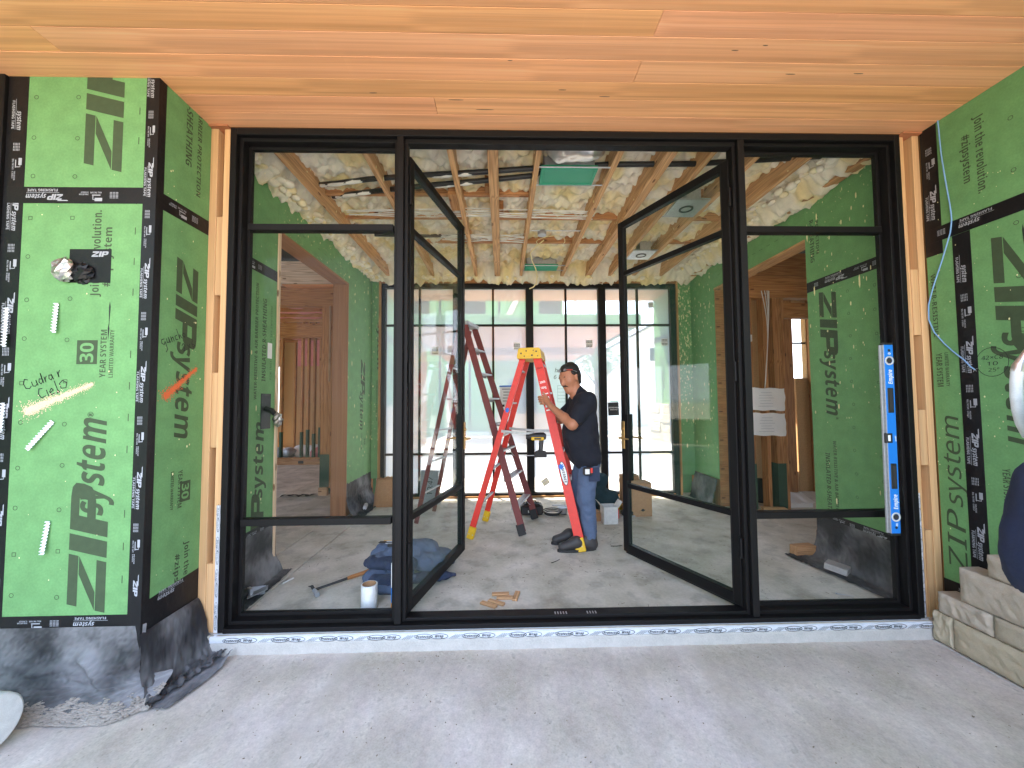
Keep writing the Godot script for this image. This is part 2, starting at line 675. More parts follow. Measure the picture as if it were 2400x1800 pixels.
# ---------------------------------------------------------------- materials
func make_materials() -> void:
	var white := Color(1, 1, 1)
	# noise images
	var cloud := seamless(noise(3, 0.006, FastNoiseLite.TYPE_SIMPLEX_SMOOTH, 5), 512, 512)
	var cloud2 := seamless(noise(9, 0.012, FastNoiseLite.TYPE_SIMPLEX_SMOOTH, 5), 512, 512)
	var fine := seamless(noise(17, 0.11, FastNoiseLite.TYPE_SIMPLEX_SMOOTH, 3), 512, 512)
	var brush := seamless(noise(23, 0.03, FastNoiseLite.TYPE_SIMPLEX_SMOOTH, 4), 512, 128, 512, 512)
	TX.cloud = paint(512, 512, func(k: int): return white * (0.80 + 0.34 * cloud[k] / 255.0))
	TX.fine = paint(512, 512, func(k: int): return white * (fine[k] / 255.0))
	TX.mottle = paint(512, 512, func(k: int): return white * (0.86 + 0.09 * cloud2[k] / 255.0 + 0.08 * fine[k] / 255.0))
	# trowelled concrete: broad clouds, scuffs and specks
	var c_big := seamless(noise(51, 0.004, FastNoiseLite.TYPE_SIMPLEX_SMOOTH, 6), 1024, 1024)
	var c_fine := seamless(noise(52, 0.16, FastNoiseLite.TYPE_SIMPLEX_SMOOTH, 3), 1024, 1024)
	var c_mid := seamless(noise(53, 0.03, FastNoiseLite.TYPE_SIMPLEX_SMOOTH, 4), 1024, 1024)
	var c_scuff := seamless(noise(54, 0.02, FastNoiseLite.TYPE_SIMPLEX_SMOOTH, 4), 1024, 256, 1024, 1024)
	TX.concrete = paint(1024, 1024, func(k: int):
		var a := c_big[k] / 255.0
		var b := c_scuff[k] / 255.0
		var f := c_fine[k] / 255.0
		var d := c_mid[k] / 255.0
		var q := 0.80 + 0.13 * a + 0.05 * b + 0.10 * (f - 0.5) + 0.06 * (d - 0.5)
		q -= 0.10 * smoothstep(0.62, 0.80, d) * smoothstep(0.5, 0.75, b)
		if f < 0.13:
			q *= 0.86
		return Color(q * 1.0, q * (0.985 + 0.02 * b), q * (0.955 + 0.05 * a)))
	TX.dirty = paint(512, 512, func(k: int):
		var a := cloud2[k] / 255.0
		var b := cloud[(k * 3) % (512 * 512)] / 255.0
		var c := cloud[k] / 255.0
		var f := fine[k] / 255.0
		var q := 0.78 + 0.20 * c + 0.08 * (f - 0.5) - 0.09 * smoothstep(0.5, 0.8, a)
		return Color(q * (1.0 + 0.0 * b), q * 0.985, q * (0.93 + 0.05 * c)))
	# wood: streaks drawn out along u
	var st1 := seamless(noise(31, 0.02, FastNoiseLite.TYPE_SIMPLEX_SMOOTH, 3), 24, 512, 1024, 512)
	var st2 := seamless(noise(37, 0.09, FastNoiseLite.TYPE_SIMPLEX_SMOOTH, 2), 40, 512, 1024, 512)
	var wob := seamless(noise(41, 0.01, FastNoiseLite.TYPE_SIMPLEX_SMOOTH, 2), 96, 512, 1024, 512)
	TX.fir = paint(1024, 512, func(k: int):
		var a := st1[k] / 255.0
		var b := st2[k] / 255.0
		var w := wob[k] / 255.0
		var q := 0.86 + 0.10 * a + 0.06 * (b - 0.5) + 0.12 * (w - 0.5)
		return Color(minf(1.0, q * 1.05), q * (0.96 + 0.04 * a), q * (0.90 + 0.1 * a)))
	var knots := []
	var kr := RandomNumberGenerator.new()
	kr.seed = 77
	for k in 4:
		knots.append([kr.randf() * 1024, kr.randf() * 512, kr.randf_range(6, 12)])
	TX.pine = paint(1024, 512, func(k: int):
		var a := st1[k] / 255.0
		var b := st2[k] / 255.0
		var w := wob[k] / 255.0
		var x := float(k % 1024)
		var y := float(k / 1024)
		var ring := 0.5 + 0.5 * sin((y * 0.16 + w * 22.0 + a * 3.0))
		var q := 0.78 + 0.12 * a + 0.12 * (b - 0.5) - 0.14 * ring * ring
		var dk := 0.0
		for e in knots:
			var d: float = Vector2((x - e[0]) * 0.6, (y - e[1]) * 0.9).length() / e[2]
			if d < 1.6:
				dk = maxf(dk, 1.0 - smoothstep(0.7, 1.6, d))
		q *= 1.0 - 0.42 * dk
		return Color(minf(1.0, q * 1.06), q * (0.97 - 0.12 * dk - 0.05 * ring), q * (0.90 - 0.2 * dk - 0.1 * ring)))

	# setting
	var m := mat("concrete_porch", s8(226, 214, 206), 0.75, TX.concrete, Vector3(0.48, 0.48, 0.48), true)
	relief(m, TX.fine, 0.09)
	m.detail_enabled = true
	m.detail_blend_mode = BaseMaterial3D.BLEND_MODE_MUL
	m.detail_albedo = TX.mottle
	m = mat("concrete_room", s8(214, 209, 199), 0.7, TX.dirty, Vector3(0.55, 0.55, 0.55), true)
	relief(m, TX.fine, 0.05)
	m = mat("concrete_curb", s8(188, 183, 178), 0.85, TX.mottle, Vector3(1.3, 1.3, 1.3), true)
	relief(m, TX.fine, 0.12)
	mat("concrete_yard", s8(205, 200, 190), 0.85, TX.concrete, Vector3(0.3, 0.3, 0.3), true)
	mat("earth", s8(206, 196, 178), 0.95, TX.dirty, Vector3(0.12, 0.12, 0.12), true)
	m = mat("fir", Color(1, 1, 1), 0.62, TX.fir, Vector3(0.55, 3.2, 1))
	relief(m, TX.fir, 0.03)
	m = mat("pine", Color(1, 1, 1), 0.7, TX.pine, Vector3(0.6, 2.6, 1))
	relief(m, TX.pine, 0.04)
	m = mat("zip", s8(111, 158, 102), 0.6, TX.mottle, Vector3(1.1, 1.1, 1.1), true)
	m.metallic_specular = 0.35
	mat("zip_print", s8(62, 78, 52), 0.75, TX.mottle, Vector3(3, 3, 3), true)
	m = mat("tape", s8(22, 21, 24), 0.42, TX.mottle, Vector3(4, 4, 4), true)
	m.metallic_specular = 0.4
	relief(m, TX.cloud, 0.35)
	mat("tape_print", s8(158, 160, 168), 0.6)
	mat("ink", s8(28, 30, 30), 0.7)
	m = mat("membrane", s8(255, 255, 255), 0.62)
	relief(m, TX.fine, 0.05)
	m.uv1_triplanar = true
	m.uv1_scale = Vector3(3, 3, 3)
	m = mat("spray_foam", Color(1, 1, 1), 0.7, TX.mottle, Vector3(2.5, 2.5, 2.5), true)
	relief(m, TX.fine, 0.25)
	m.subsurf_scatter_enabled = true
	m.subsurf_scatter_strength = 0.08
	mat("stud_core", s8(190, 148, 98), 0.75, TX.pine, Vector3(0.6, 2.6, 1))
	mat("foam_fleck", s8(232, 222, 170), 0.8)
	m = mat("steel", s8(17, 15, 16), 0.55, TX.mottle, Vector3(2, 2, 2), true)
	m.metallic_specular = 0.34
	m = mat("gasket", s8(16, 16, 17), 0.7)
	m = StandardMaterial3D.new()
	m.resource_name = "glass"
	m.albedo_color = Color(0.72, 0.82, 0.76, 0.002)
	m.metallic_specular = 0.12
	m.roughness = 0.03
	m.transparency = BaseMaterial3D.TRANSPARENCY_ALPHA
	M.glass = m
	m = m.duplicate()
	m.resource_name = "dusty_glass"
	m.metallic_specular = 0.34
	m.albedo_color = Color(0.28, 0.45, 0.37, 0.07)
	M.door_glass = m
	# the back panes still wear their protective film: milky, faintly blue
	m = StandardMaterial3D.new()
	m.resource_name = "protective_film"
	m.albedo_color = Color(0.84, 0.94, 1.0, 0.56)
	m.roughness = 0.5
	m.transparency = BaseMaterial3D.TRANSPARENCY_ALPHA
	m.backlight_enabled = true
	m.backlight = Color(0.9, 0.95, 1.0)
	M.film = m
	m = mat("wrap", s8(206, 209, 216), 0.5, TX.mottle, Vector3(3, 3, 3), true)
	m = mat("stone", Color(1, 1, 1), 0.9, TX.mottle, Vector3(2.2, 2.2, 2.2), true)
	relief(m, TX.cloud, 1.6)
	mat("brass", s8(196, 160, 104), 0.35).metallic = 0.85
	mat("zinc", s8(190, 192, 196), 0.4, TX.mottle, Vector3(4, 4, 4), true).metallic = 0.75
	mat("galvanised", s8(232, 234, 240), 0.35).metallic = 0.25
	mat("aluminium", s8(178, 180, 184), 0.45, TX.mottle, Vector3(5, 5, 5), true).metallic = 0.5
	m = mat("foil", s8(216, 210, 204), 0.38)
	m.metallic = 0.9
	relief(m, TX.cloud, 2.5)
	m.heightmap_texture = TX.cloud
	m.uv1_triplanar = true
	m.uv1_scale = Vector3(3, 3, 3)
	m = mat("red_fiberglass", s8(222, 52, 38), 0.5, TX.mottle, Vector3(3, 3, 3), true)
	mat("old_fiberglass", s8(112, 46, 42), 0.65, TX.mottle, Vector3(5, 5, 5), true)
	mat("yellow_plastic", s8(226, 180, 28), 0.5, TX.mottle, Vector3(4, 4, 4), true)
	mat("black_plastic", s8(30, 30, 31), 0.5)
	mat("dark_rubber", s8(44, 42, 42), 0.8)
	mat("white_plastic", s8(226, 226, 224), 0.4, TX.mottle, Vector3(3, 3, 3), true)
	mat("paper", s8(226, 225, 222), 0.85)
	mat("blue_paint", s8(30, 118, 206), 0.35)
	mat("blue_print", s8(30, 105, 190), 0.6)
	mat("orange_paint", s8(214, 140, 40), 0.6)
	mat("white_print", s8(232, 232, 230), 0.6)
	mat("green_tape", s8(10, 140, 104), 0.45)
	m = mat("cardboard", s8(178, 136, 96), 0.85, TX.mottle, Vector3(4, 4, 4), true)
	m = mat("kraft", s8(170, 128, 88), 0.9, TX.mottle, Vector3(4, 4, 4), true)
	relief(m, TX.cloud, 1.0)
	m = mat("denim", s8(82, 97, 124), 0.9, TX.mottle, Vector3(6, 6, 6), true)
	relief(m, TX.fine, 0.06)
	m = mat("dark_denim", s8(46, 56, 80), 0.9, TX.mottle, Vector3(6, 6, 6), true)
	relief(m, TX.cloud, 1.0)
	m = mat("teal_cloth", s8(42, 68, 76), 0.9, TX.mottle, Vector3(6, 6, 6), true)
	relief(m, TX.cloud, 1.2)
	m = mat("navy_cloth", s8(18, 21, 34), 0.9, TX.mottle, Vector3(6, 6, 6), true)
	relief(m, TX.cloud, 0.8)
	m = mat("navy_shirt", s8(29, 39, 68), 0.9, TX.mottle, Vector3(6, 6, 6), true)
	relief(m, TX.cloud, 0.8)
	m = mat("skin", s8(178, 118, 88), 0.55, TX.mottle, Vector3(8, 8, 8), true)
	m.subsurf_scatter_enabled = true
	m.subsurf_scatter_strength = 0.05
	mat("hair", s8(30, 25, 23), 0.6)
	m = mat("boot_leather", s8(56, 53, 53), 0.6, TX.mottle, Vector3(6, 6, 6), true)
	mat("yellow_cable", s8(222, 208, 158), 0.6)
	mat("white_cable", s8(215, 214, 208), 0.6)
	mat("blue_cable", s8(118, 160, 205), 0.5)
	m = mat("pink_batt", s8(214, 140, 138), 0.95, TX.mottle, Vector3(4, 4, 4), true)
	relief(m, TX.cloud, 2.0)
	mat("cedar_trim", s8(158, 120, 88), 0.7, TX.fir, Vector3(0.55, 3.2, 1))
	mat("siding", s8(226, 226, 220), 0.7)
	mat("roof_dark", s8(60, 62, 66), 0.8)
	mat("green_sill_paint", s8(58, 84, 66), 0.85, TX.mottle, Vector3(4, 4, 4), true)
	m = mat("leaf", s8(86, 118, 52), 0.7)
	m.backlight_enabled = true
	m.backlight = Color(0.3, 0.4, 0.1)
	mat("bark", s8(96, 80, 66), 0.95)
	mat("osb", s8(196, 160, 112), 0.85, TX.mottle, Vector3(5, 5, 5), true)
	mat("orange_spray", s8(226, 110, 62), 0.85)
	mat("cream_spray", s8(226, 192, 162), 0.85)
	mat("dirt", s8(118, 104, 86), 0.95)


# ---------------------------------------------------------------- camera, sky, sun
func make_view() -> void:
	var cam := Camera3D.new()
	cam.name = "camera"
	cam.fov = rad_to_deg(2.0 * atan(900.0 / 905.0))
	cam.near = 0.05
	cam.far = 600.0
	cam.position = Vector3(0, 1.422, 2.5)
	cam.basis = Basis(Vector3.UP, -0.0248) * Basis(Vector3.RIGHT, 0.04525) * Basis(Vector3.BACK, -0.00666)
	add_child(cam)
	cam.current = true
	var env := Environment.new()
	env.background_mode = Environment.BG_SKY
	var sky := Sky.new()
	var sm := ProceduralSkyMaterial.new()
	sm.sky_top_color = Color(0.66, 0.78, 0.95)
	sm.sky_horizon_color = Color(0.93, 0.95, 0.98)
	sm.sky_curve = 0.25
	sm.ground_bottom_color = Color(0.55, 0.52, 0.47)
	sm.ground_horizon_color = Color(0.80, 0.82, 0.84)
	sm.sky_energy_multiplier = 1.0
	sky.sky_material = sm
	env.sky = sky
	env.background_energy_multiplier = 1.0
	env.tonemap_mode = Environment.TONE_MAPPER_LINEAR
	env.tonemap_exposure = 6.6
	env.sdfgi_enabled = true
	env.ssao_enabled = true
	env.ssil_enabled = true
	var we := WorldEnvironment.new()
	we.name = "world_environment"
	we.environment = env
	add_child(we)
	var sun := DirectionalLight3D.new()
	sun.name = "sun"
	sun.light_energy = 1.6
	sun.light_color = Color(1.0, 0.955, 0.88)
	sun.light_angular_distance = 0.5
	sun.shadow_enabled = true
	# high, from behind the house and a little from the left
	sun.basis = Basis.looking_at(Vector3(0.28, -1.0, 0.42).normalized(), Vector3.UP)
	add_child(sun)


# ---------------------------------------------------------------- large structure
func make_shell() -> void:
	var mb := MB.new()
	var g := structure("ground")
	mb.poly([Vector3(-250, -0.3, 250), Vector3(250, -0.3, 250), Vector3(250, -0.3, -250), Vector3(-250, -0.3, -250)], Vector3.UP)
	part(g, "ground_surface", mb, M.earth)
	g = structure("porch_floor")
	mb = MB.new()
	mb.span(Vector3(-7, -0.29, 0.02), Vector3(7, YF, 5.0), 0.004)
	part(g, "concrete_slab", mb, M.concrete_porch)
	g = structure("yard_paving")
	mb = MB.new()
	mb.span(Vector3(-2.49, -0.28, -16.5), Vector3(14, -0.03, -3.475), 0.004)
	part(g, "concrete_slab", mb, M.concrete_yard)
	g = structure("door_curb")
	mb = MB.new()
	mb.grid(60, 4, func(a: int, b: int):
		var x := lerpf(-1.93, 2.74, a / 60.0)
		var u: float = [0.0, 0.75, 0.95, 1.0, 1.0][b]
		var w: float = [0.0, 0.004, 0.0, -0.012, -0.2][b]
		return Vector3(x, lerpf(YF - 0.01, -0.028, u), 0.034 + w + 0.003 * sin(x * 9.0) * sin(x * 23.0 + b)), Vector3(0, 0.2, 1))
	part(g, "concrete_edge", mb, M.concrete_curb)
	# room floor: slabs with open joints
	g = structure("room_floor")
	for e in [[-9.0, -3.388], [-3.376, -2.127], [-2.115, -1.773], [-1.761, 9.0]]:
		mb = MB.new()
		mb.span(Vector3(e[0], -0.27, -10.25 if e[1] < -3.0 else -3.47), Vector3(e[1], 0.0, 0.03), 0.004)
		part(g, "slab_panel", mb, M.concrete_room)
	mb = MB.new()
	mb.span(Vector3(-3.386, -0.28, -3.47), Vector3(-1.75, -0.014, 0.02), 0.0)
	part(g, "joint_bed", mb, M.dirt)
	mb = MB.new()
	mb.span(Vector3(-3.378, -0.27, -10.25), Vector3(-2.505, 0.0, -3.4705), 0.004)
	part(g, "slab_panel", mb, M.concrete_room)
	# porch soffit: tongue and groove boards, butt joints where the photo shows them
	g = structure("porch_soffit")
	var edges := [-0.012, 0.122, 0.258, 0.388, 0.530, 0.666, 0.797]
	while edges[-1] < 1.9:
		edges.append(edges[-1] + 0.135)
	var butts := {2: [], 3: [0.757], 4: [-2.265], 5: [0.763], 1: [-0.4], 0: [], 6: []}
	for k in edges.size() - 1:
		var xs := [-7.0]
		if butts.has(k):
			xs.append_array(butts[k])
		else:
			xs.append_array([rng.randf_range(-2, 0.5), rng.randf_range(1.0, 2.4)])
		xs.append(RX + (0.0 if edges[k] >= 0 else 0.0))
		for q in xs.size() - 1:
			var t := rng.randf_range(0.94, 1.05)
			plank(g, "soffit_board", Vector3(xs[q] + 0.0006, SY + rng.randf() * 0.0015, edges[k] + 0.0012), Vector3(xs[q + 1] - 0.0006, SY + 0.02, edges[k + 1] - 0.0012), 0, Color(0.80 * t, 0.445 * t * rng.randf_range(0.96, 1.05), 0.225 * t * rng.randf_range(0.9, 1.1)), M.fir, 0.0018)
	for e in [[-0.27, 0.245, 0.10], [0.36, 0.33, 0.05], [0.62, 0.285, 0.07], [1.22, 0.60, 0.04], [1.36, 0.63, 0.03], [-0.75, 0.29, 0.05], [1.62, 0.46, 0.06], [0.05, 0.52, 0.03], [2.0, 0.47, 0.06], [-0.1, 0.17, 0.12]]:
		mb = MB.new()
		mb.blob(Vector3(e[0], SY + 0.0004, e[1]), Vector3(e[2] * 0.5, 0.0008, 0.003), 10)
		part(g, "pitch_streak", mb, M.bark)
	g = structure("roof")
	mb = MB.new()
	mb.span(Vector3(-9, SY + 0.021, 0.0), Vector3(9, 3.62, edges[-1]), 0.0)
	part(g, "porch_framing", mb, M.pine)
	mb = MB.new()
	mb.span(Vector3(-9.1, 3.62, -4.44), Vector3(9.1, 3.78, edges[-1] + 0.05), 0.0)
	part(g, "roof_deck", mb, M.roof_dark)
	mb = MB.new()
	mb.span(Vector3(-9.1, 3.62, -10.3), Vector3(-2.4, 3.78, -4.441), 0.0)
	part(g, "roof_deck", mb, M.roof_dark)
	mb = MB.new()
	mb.span(Vector3(-9, SY - 0.02, edges[-1] + 0.001), Vector3(9, 3.619, edges[-1] + 0.04), 0.002)
	part(g, "fascia_board", mb, M.cedar_trim)
	mb = MB.new()
	mb.span(Vector3(-9, SY + 0.021, -4.41), Vector3(9, 3.62, -3.48), 0.0)
	part(g, "rear_porch_framing", mb, M.pine)
	var s := structure("rear_porch_soffit")
	var z := -4.41
	while z < -3.49:
		plank(s, "soffit_board", Vector3(-3.4, SY, z + 0.001), Vector3(3.2, SY + 0.02, minf(z + 0.134, -3.481)), 0, Color(0.80, 0.445, 0.225) * rng.randf_range(0.88, 1.08), M.fir, 0.002)
		z += 0.135


# ---------------------------------------------------------------- porch walls
func rings(mb: MB, pts: Array, ux: Vector3, uy: Vector3, r := 0.011, square := false) -> void:
	var nn := ux.cross(uy)
	for p in pts:
		var sg := 4 if square else 8
		var a := []
		for k in sg + 1:
			var an := TAU * k / sg + PI / 4
			a.append(p + ux * cos(an) * r + uy * sin(an) * r)
		mb.stroke(a, 0.003, nn)


func make_pier() -> void:
	var w := thing("sheathed_pier", "light green sheathed wall pier with spray marks left of the doors", "wall", Vector3(-2.3, YF, 0.2))
	var f := FZ
	# core and panels: front face, return face
	var mb := MB.new()
	mb.span(Vector3(-2.70, YF, 0.02), Vector3(LX - 0.012, SY + 0.02, f - 0.012), 0.0)
	part(w, "stud_core", mb, M.stud_core)
	panel(w, Vector3(-2.70, 2.5705, f - 0.0119), Vector3(LX, SY + 0.019, f))
	panel(w, Vector3(-2.70, 0.05, f - 0.0119), Vector3(LX, 2.5675, f))
	panel(w, Vector3(LX - 0.0119, 2.5705, -0.04), Vector3(LX, SY + 0.019, f - 0.0122))
	panel(w, Vector3(LX - 0.0119, 0.05, -0.04), Vector3(LX, 2.5675, f - 0.0122))
	var up := Vector3.UP
	var rt := Vector3.RIGHT
	# tapes on the front
	strip(w, "flashing_tape", Vector3(-2.72, YF + 0.1, f + 0.0002), Vector3(-2.612, SY, f + 0.0014), M.tape)
	strip(w, "flashing_tape", Vector3(-2.70, 2.522, f + 0.0016), Vector3(LX, 2.613, f + 0.0026), M.tape)
	strip(w, "flashing_tape", Vector3(-2.70, 0.243, f + 0.0016), Vector3(LX, 0.320, f + 0.0026), M.tape)
	strip(w, "flashing_tape", Vector3(-1.972, YF + 0.02, f + 0.0028), Vector3(LX + 0.0028, SY, f + 0.0038), M.tape)
	strip(w, "flashing_tape", Vector3(LX + 0.0003, YF + 0.02, f - 0.045), Vector3(LX + 0.0027, SY, f + 0.0027), M.tape)
	# tapes on the return
	strip(w, "flashing_tape", Vector3(LX + 0.0003, 2.512, -0.03), Vector3(LX + 0.0013, 2.606, f - 0.046), M.tape)
	mb = MB.new()
	mb.poly([Vector3(LX + 0.001, YF + 0.01, f - 0.046), Vector3(LX + 0.001, YF + 0.01, -0.03), Vector3(LX + 0.001, 0.40, -0.03), Vector3(LX + 0.001, 0.375, f - 0.046)], rt)
	part(w, "flashing_tape", mb, M.tape)
	# tape print
	var tp := MB.new()
	tape_text(tp, Vector3(-2.705, 3.16, f + 0.002), -up, rt, 2.9, 0.088, 0.0)
	tape_text(tp, Vector3(-1.985, 2.522 + 0.091, f + 0.0031), -rt, -up, 0.70, 0.091, 0.18)
	tape_text(tp, Vector3(-2.02, 0.320, f + 0.0031), -rt, -up, 0.66, 0.077, 0.0)
	tape_text(tp, Vector3(-1.976, 3.30, f + 0.0043), -up, rt, 3.0, 0.066, 0.05)
	tape_text(tp, Vector3(LX + 0.0018, 2.606, 0.03), Vector3.BACK, -up, 0.29, 0.09, 0.25)
	tape_text(tp, Vector3(LX + 0.0014, 0.395, 0.05), Vector3.BACK, -up, 0.27, 0.08, 0.0)
	part(w, "tape_print", tp, M.tape_print)
	# factory print
	var pr := MB.new()
	var y := f + 0.0007
	mark(pr, Vector3(-2.095, 2.70, y), up, -rt, 0.205, 0.70)
	mark(pr, Vector3(-2.092, 0.33, y), up, -rt, 0.195, 0.64)
	say(pr, "system", Vector3(-2.118, 0.83, y), up, -rt, 0.155, 0.50, 0.22)
	say(pr, "®", Vector3(-2.19, 1.352, y), up, -rt, 0.03)
	say(pr, "Join the revolution.", Vector3(-2.190, 2.005, y), up, -rt, 0.045, 0.48)
	say(pr, "#zipsystem", Vector3(-2.131, 2.06, y), up, -rt, 0.042, 0.33)
	say(pr, "YEAR SYSTEM", Vector3(-2.137, 1.565, y), up, -rt, 0.032, 0.26)
	say(pr, "LIMITED WARRANTY", Vector3(-2.098, 1.565, y), up, -rt, 0.022, 0.26)
	pr.box(Vector3(-2.238, 1.703, f + 0.0006), Vector3(0.108, 0.13, 0.0006), 0.0)
	rings(pr, [], rt, up)
	var rs := []
	var sq := []
	for k in 13:
		for e in [-2.57 + 0.003 * sin(k * 2.1), -2.343 + 0.004 * cos(k * 1.7)]:
			var p := Vector3(e, 0.42 + k * 0.225 + 0.008 * sin(k * 3.0 + e * 9.0), y)
			if absf(p.y - 2.56) < 0.08:
				continue
			if k % 4 == 1:
				sq.append(p)
			else:
				rs.append(p)
	rings(pr, rs, rt, up)
	rings(pr, sq, rt, up, 0.013, true)
	for k in 16:
		if k % 5 != 3:
			pr.box(Vector3(-2.008, 0.5 + k * 0.17, f + 0.0006), Vector3(0.004, 0.04, 0.0006), 0.0)
	var rx := LX + 0.0007
	var fw := Vector3.FORWARD
	mark(pr, Vector3(rx, 2.285, 0.222), -up, fw, 0.16, 0.50)
	say(pr, "system", Vector3(rx, 1.79, 0.205), -up, fw, 0.125, 0.56, 0.22)
	say(pr, "R-SHEATHING", Vector3(rx, 3.27, 0.185), -up, fw, 0.045, 0.40)
	say(pr, "AIR BARRIER PROTECTION", Vector3(rx, 3.40, 0.098), -up, fw, 0.032, 0.68)
	say(pr, "YEAR SYSTEM", Vector3(rx, 1.03, 0.165), -up, fw, 0.03, 0.22)
	say(pr, "LIMITED WARRANTY", Vector3(rx, 1.03, 0.215), -up, fw, 0.02, 0.22)
	say(pr, "Join the", Vector3(rx, 0.60, 0.105), -up, fw, 0.036, 0.2)
	say(pr, "#zips", Vector3(rx, 0.545, 0.17), -up, fw, 0.034, 0.16)
	pr.box(Vector3(LX + 0.0006, 0.90, 0.112), Vector3(0.0006, 0.12, 0.075), 0.0)
	part(w, "factory_print", pr, M.zip_print)
	var thirty := MB.new()
	say(thirty, "30", Vector3(-2.203, 1.648, f + 0.0013), up, -rt, 0.072, 0.105)
	part(w, "badge_print", thirty, M.zip)
	thirty = MB.new()
	say(thirty, "30", Vector3(LX + 0.0013, 0.945, 0.138), -up, fw, 0.052, 0.09)
	part(w, "badge_print", thirty, M.zip)
	# marker notes and spray paint
	var ink := MB.new()
	var d1 := (rt * 0.92 + up * 0.38).normalized()
	var d2 := (up * 0.92 - rt * 0.38).normalized()
	var cu := [[[0.9, 1.6], [0.4, 1.9], [0.0, 1.2], [0.1, 0.3], [0.7, 0.0], [1.1, 0.3]], [[1.4, 1.0], [1.4, 0.2], [1.8, 0.0], [2.2, 0.3], [2.2, 1.0], [2.25, 0.0]], [[3.2, 0.8], [2.8, 1.0], [2.6, 0.5], [2.8, 0.0], [3.2, 0.3], [3.3, 1.9], [3.3, 0.0]], [[3.7, 1.0], [3.7, 0.0], [3.75, 0.6], [4.1, 1.0]], [[5.0, 0.8], [4.6, 1.0], [4.4, 0.4], [4.7, 0.0], [5.0, 0.4], [5.0, 1.0], [5.1, 0.0]], [[6.1, 1.0], [6.1, 0.0], [6.15, 0.6], [6.6, 1.1]]]
	strokes(ink, cu, Vector3(-2.548, 1.50, f + 0.0009), d1, d2, 0.030, 0.0045)
	part(w, "marker_note", ink, M.ink)
	ink = MB.new()
	var ci := [[[0.8, 1.6], [0.3, 1.7], [0.0, 1.0], [0.2, 0.2], [0.9, 0.3]], [[1.3, 1.1], [1.35, 0.0]], [[1.7, 0.5], [2.3, 0.7], [2.1, 1.1], [1.7, 0.7], [1.8, 0.1], [2.4, 0.2]], [[2.9, 2.0], [2.9, 0.5], [2.7, 0.0], [3.1, 0.1], [2.9, 0.5]], [[4.1, 1.6], [3.5, 1.3], [3.5, 0.5], [4.2, 0.3], [4.6, 1.0], [4.1, 1.6]]]
	strokes(ink, ci, Vector3(-2.468, 1.448, f + 0.0009), d1, d2, 0.034, 0.0045)
	part(w, "marker_note", ink, M.ink)
	ink = MB.new()
	var ga := [[[0.8, 1.0], [0.2, 1.0], [0.0, 0.4], [0.4, 0.0], [0.8, 0.5], [0.8, -1.0], [0.3, -1.4]], [[1.3, 0.9], [1.2, 0.2], [1.7, 0.1], [1.8, 1.0], [1.9, 0.0]], [[2.3, 1.0], [2.3, 0.0], [2.4, 0.7], [2.8, 0.8], [2.8, 0.0]], [[3.8, 0.9], [3.3, 0.8], [3.3, 0.1], [3.8, 0.1]], [[4.2, 2.0], [4.2, 0.0], [4.5, 0.8], [4.8, 0.0]], [[5.4, 0.9], [5.1, 0.5], [5.5, 0.0], [5.8, 0.6], [5.4, 0.9]]]
	var r1 := (fw * 0.9 + up * 0.42).normalized()
	var r2 := (up * 0.9 - fw * 0.42).normalized()
	strokes(ink, ga, Vector3(LX + 0.0012, 1.75, 0.30), r1, r2, 0.030, 0.0045)
	strokes(ink, [[[0.0, 1.2], [0.5, 1.6], [0.8, 1.0], [0.0, 0.0], [0.9, 0.1]], [[1.4, 1.0], [2.1, 0.0]], [[2.1, 1.0], [1.4, 0.0]], [[3.2, 1.7], [2.7, 0.9], [2.8, 0.0], [3.4, 0.3], [2.8, 0.8]]], Vector3(LX + 0.0012, 1.735, 0.155), r1, r2, 0.028, 0.0045)
	part(w, "marker_note", ink, M.ink)
	ink = MB.new()
	for e in [[-2.128, 1.95, 0.12], [-2.13, 1.83, 0.07]]:
		ink.poly([Vector3(e[0] - 0.004, e[1], f + 0.0009), Vector3(e[0], e[1] - e[2], f + 0.0009), Vector3(e[0] + 0.005, e[1], f + 0.0009), Vector3(e[0], e[1] + 0.03, f + 0.0009)], Vector3.BACK)
	part(w, "ink_drip", ink, M.ink)
	var sp := MB.new()
	spray(sp, Vector3(-2.54, 1.385, f + 0.0009), Vector3(-2.20, 1.532, f + 0.0009), Vector3.BACK, 4200, 0.009, 0.021)
	part(w, "spray_mark", sp, M.cream_spray)
	sp = MB.new()
	spray(sp, Vector3(LX + 0.0011, 1.462, 0.275), Vector3(LX + 0.0011, 1.64, 0.055), rt, 2600, 0.008, 0.020)
	part(w, "spray_mark", sp, M.orange_spray)
	var fl := MB.new()
	flecks(fl, 30, Vector3(-2.6, 0.4, f), rt, up, 0.62, 2.7, 0.0015, 0.004)
	flecks(fl, 45, Vector3(LX, 0.4, 0.32), fw, up, 0.32, 2.6, 0.0015, 0.006)
	var o := part(w, "foam_spatter", fl, M.foam_fleck)
	o.set_meta("kind", "stuff")
	# tape patch over a pipe sleeve
	var sl := thing("pipe_sleeve", "black tape patch with crushed foil sleeve on the green pier", "sleeve", Vector3(-2.3, 2.15, f))
	strip(sl, "tape_patch", Vector3(-2.352, 2.082, f + 0.0008), Vector3(-2.13, 2.268, f + 0.0018), M.tape)
	tp = MB.new()
	mark(tp, Vector3(-2.235, 2.225, f + 0.0022), rt, up, 0.030, 0.085)
	part(sl, "tape_print", tp, M.tape_print)
	mb = MB.new()
	mb.crumple(Vector3(-2.275, 2.135, f + 0.006), Vector3(0.058, 0.055, 0.026), 0.25, rng)
	part(sl, "tape_wrap", mb, M.tape)
	mb = MB.new()
	mb.crumple(Vector3(-2.350, 2.150, f + 0.024), Vector3(0.054, 0.060, 0.034), 0.22, rng)
	part(sl, "foil_end", mb, M.foil)
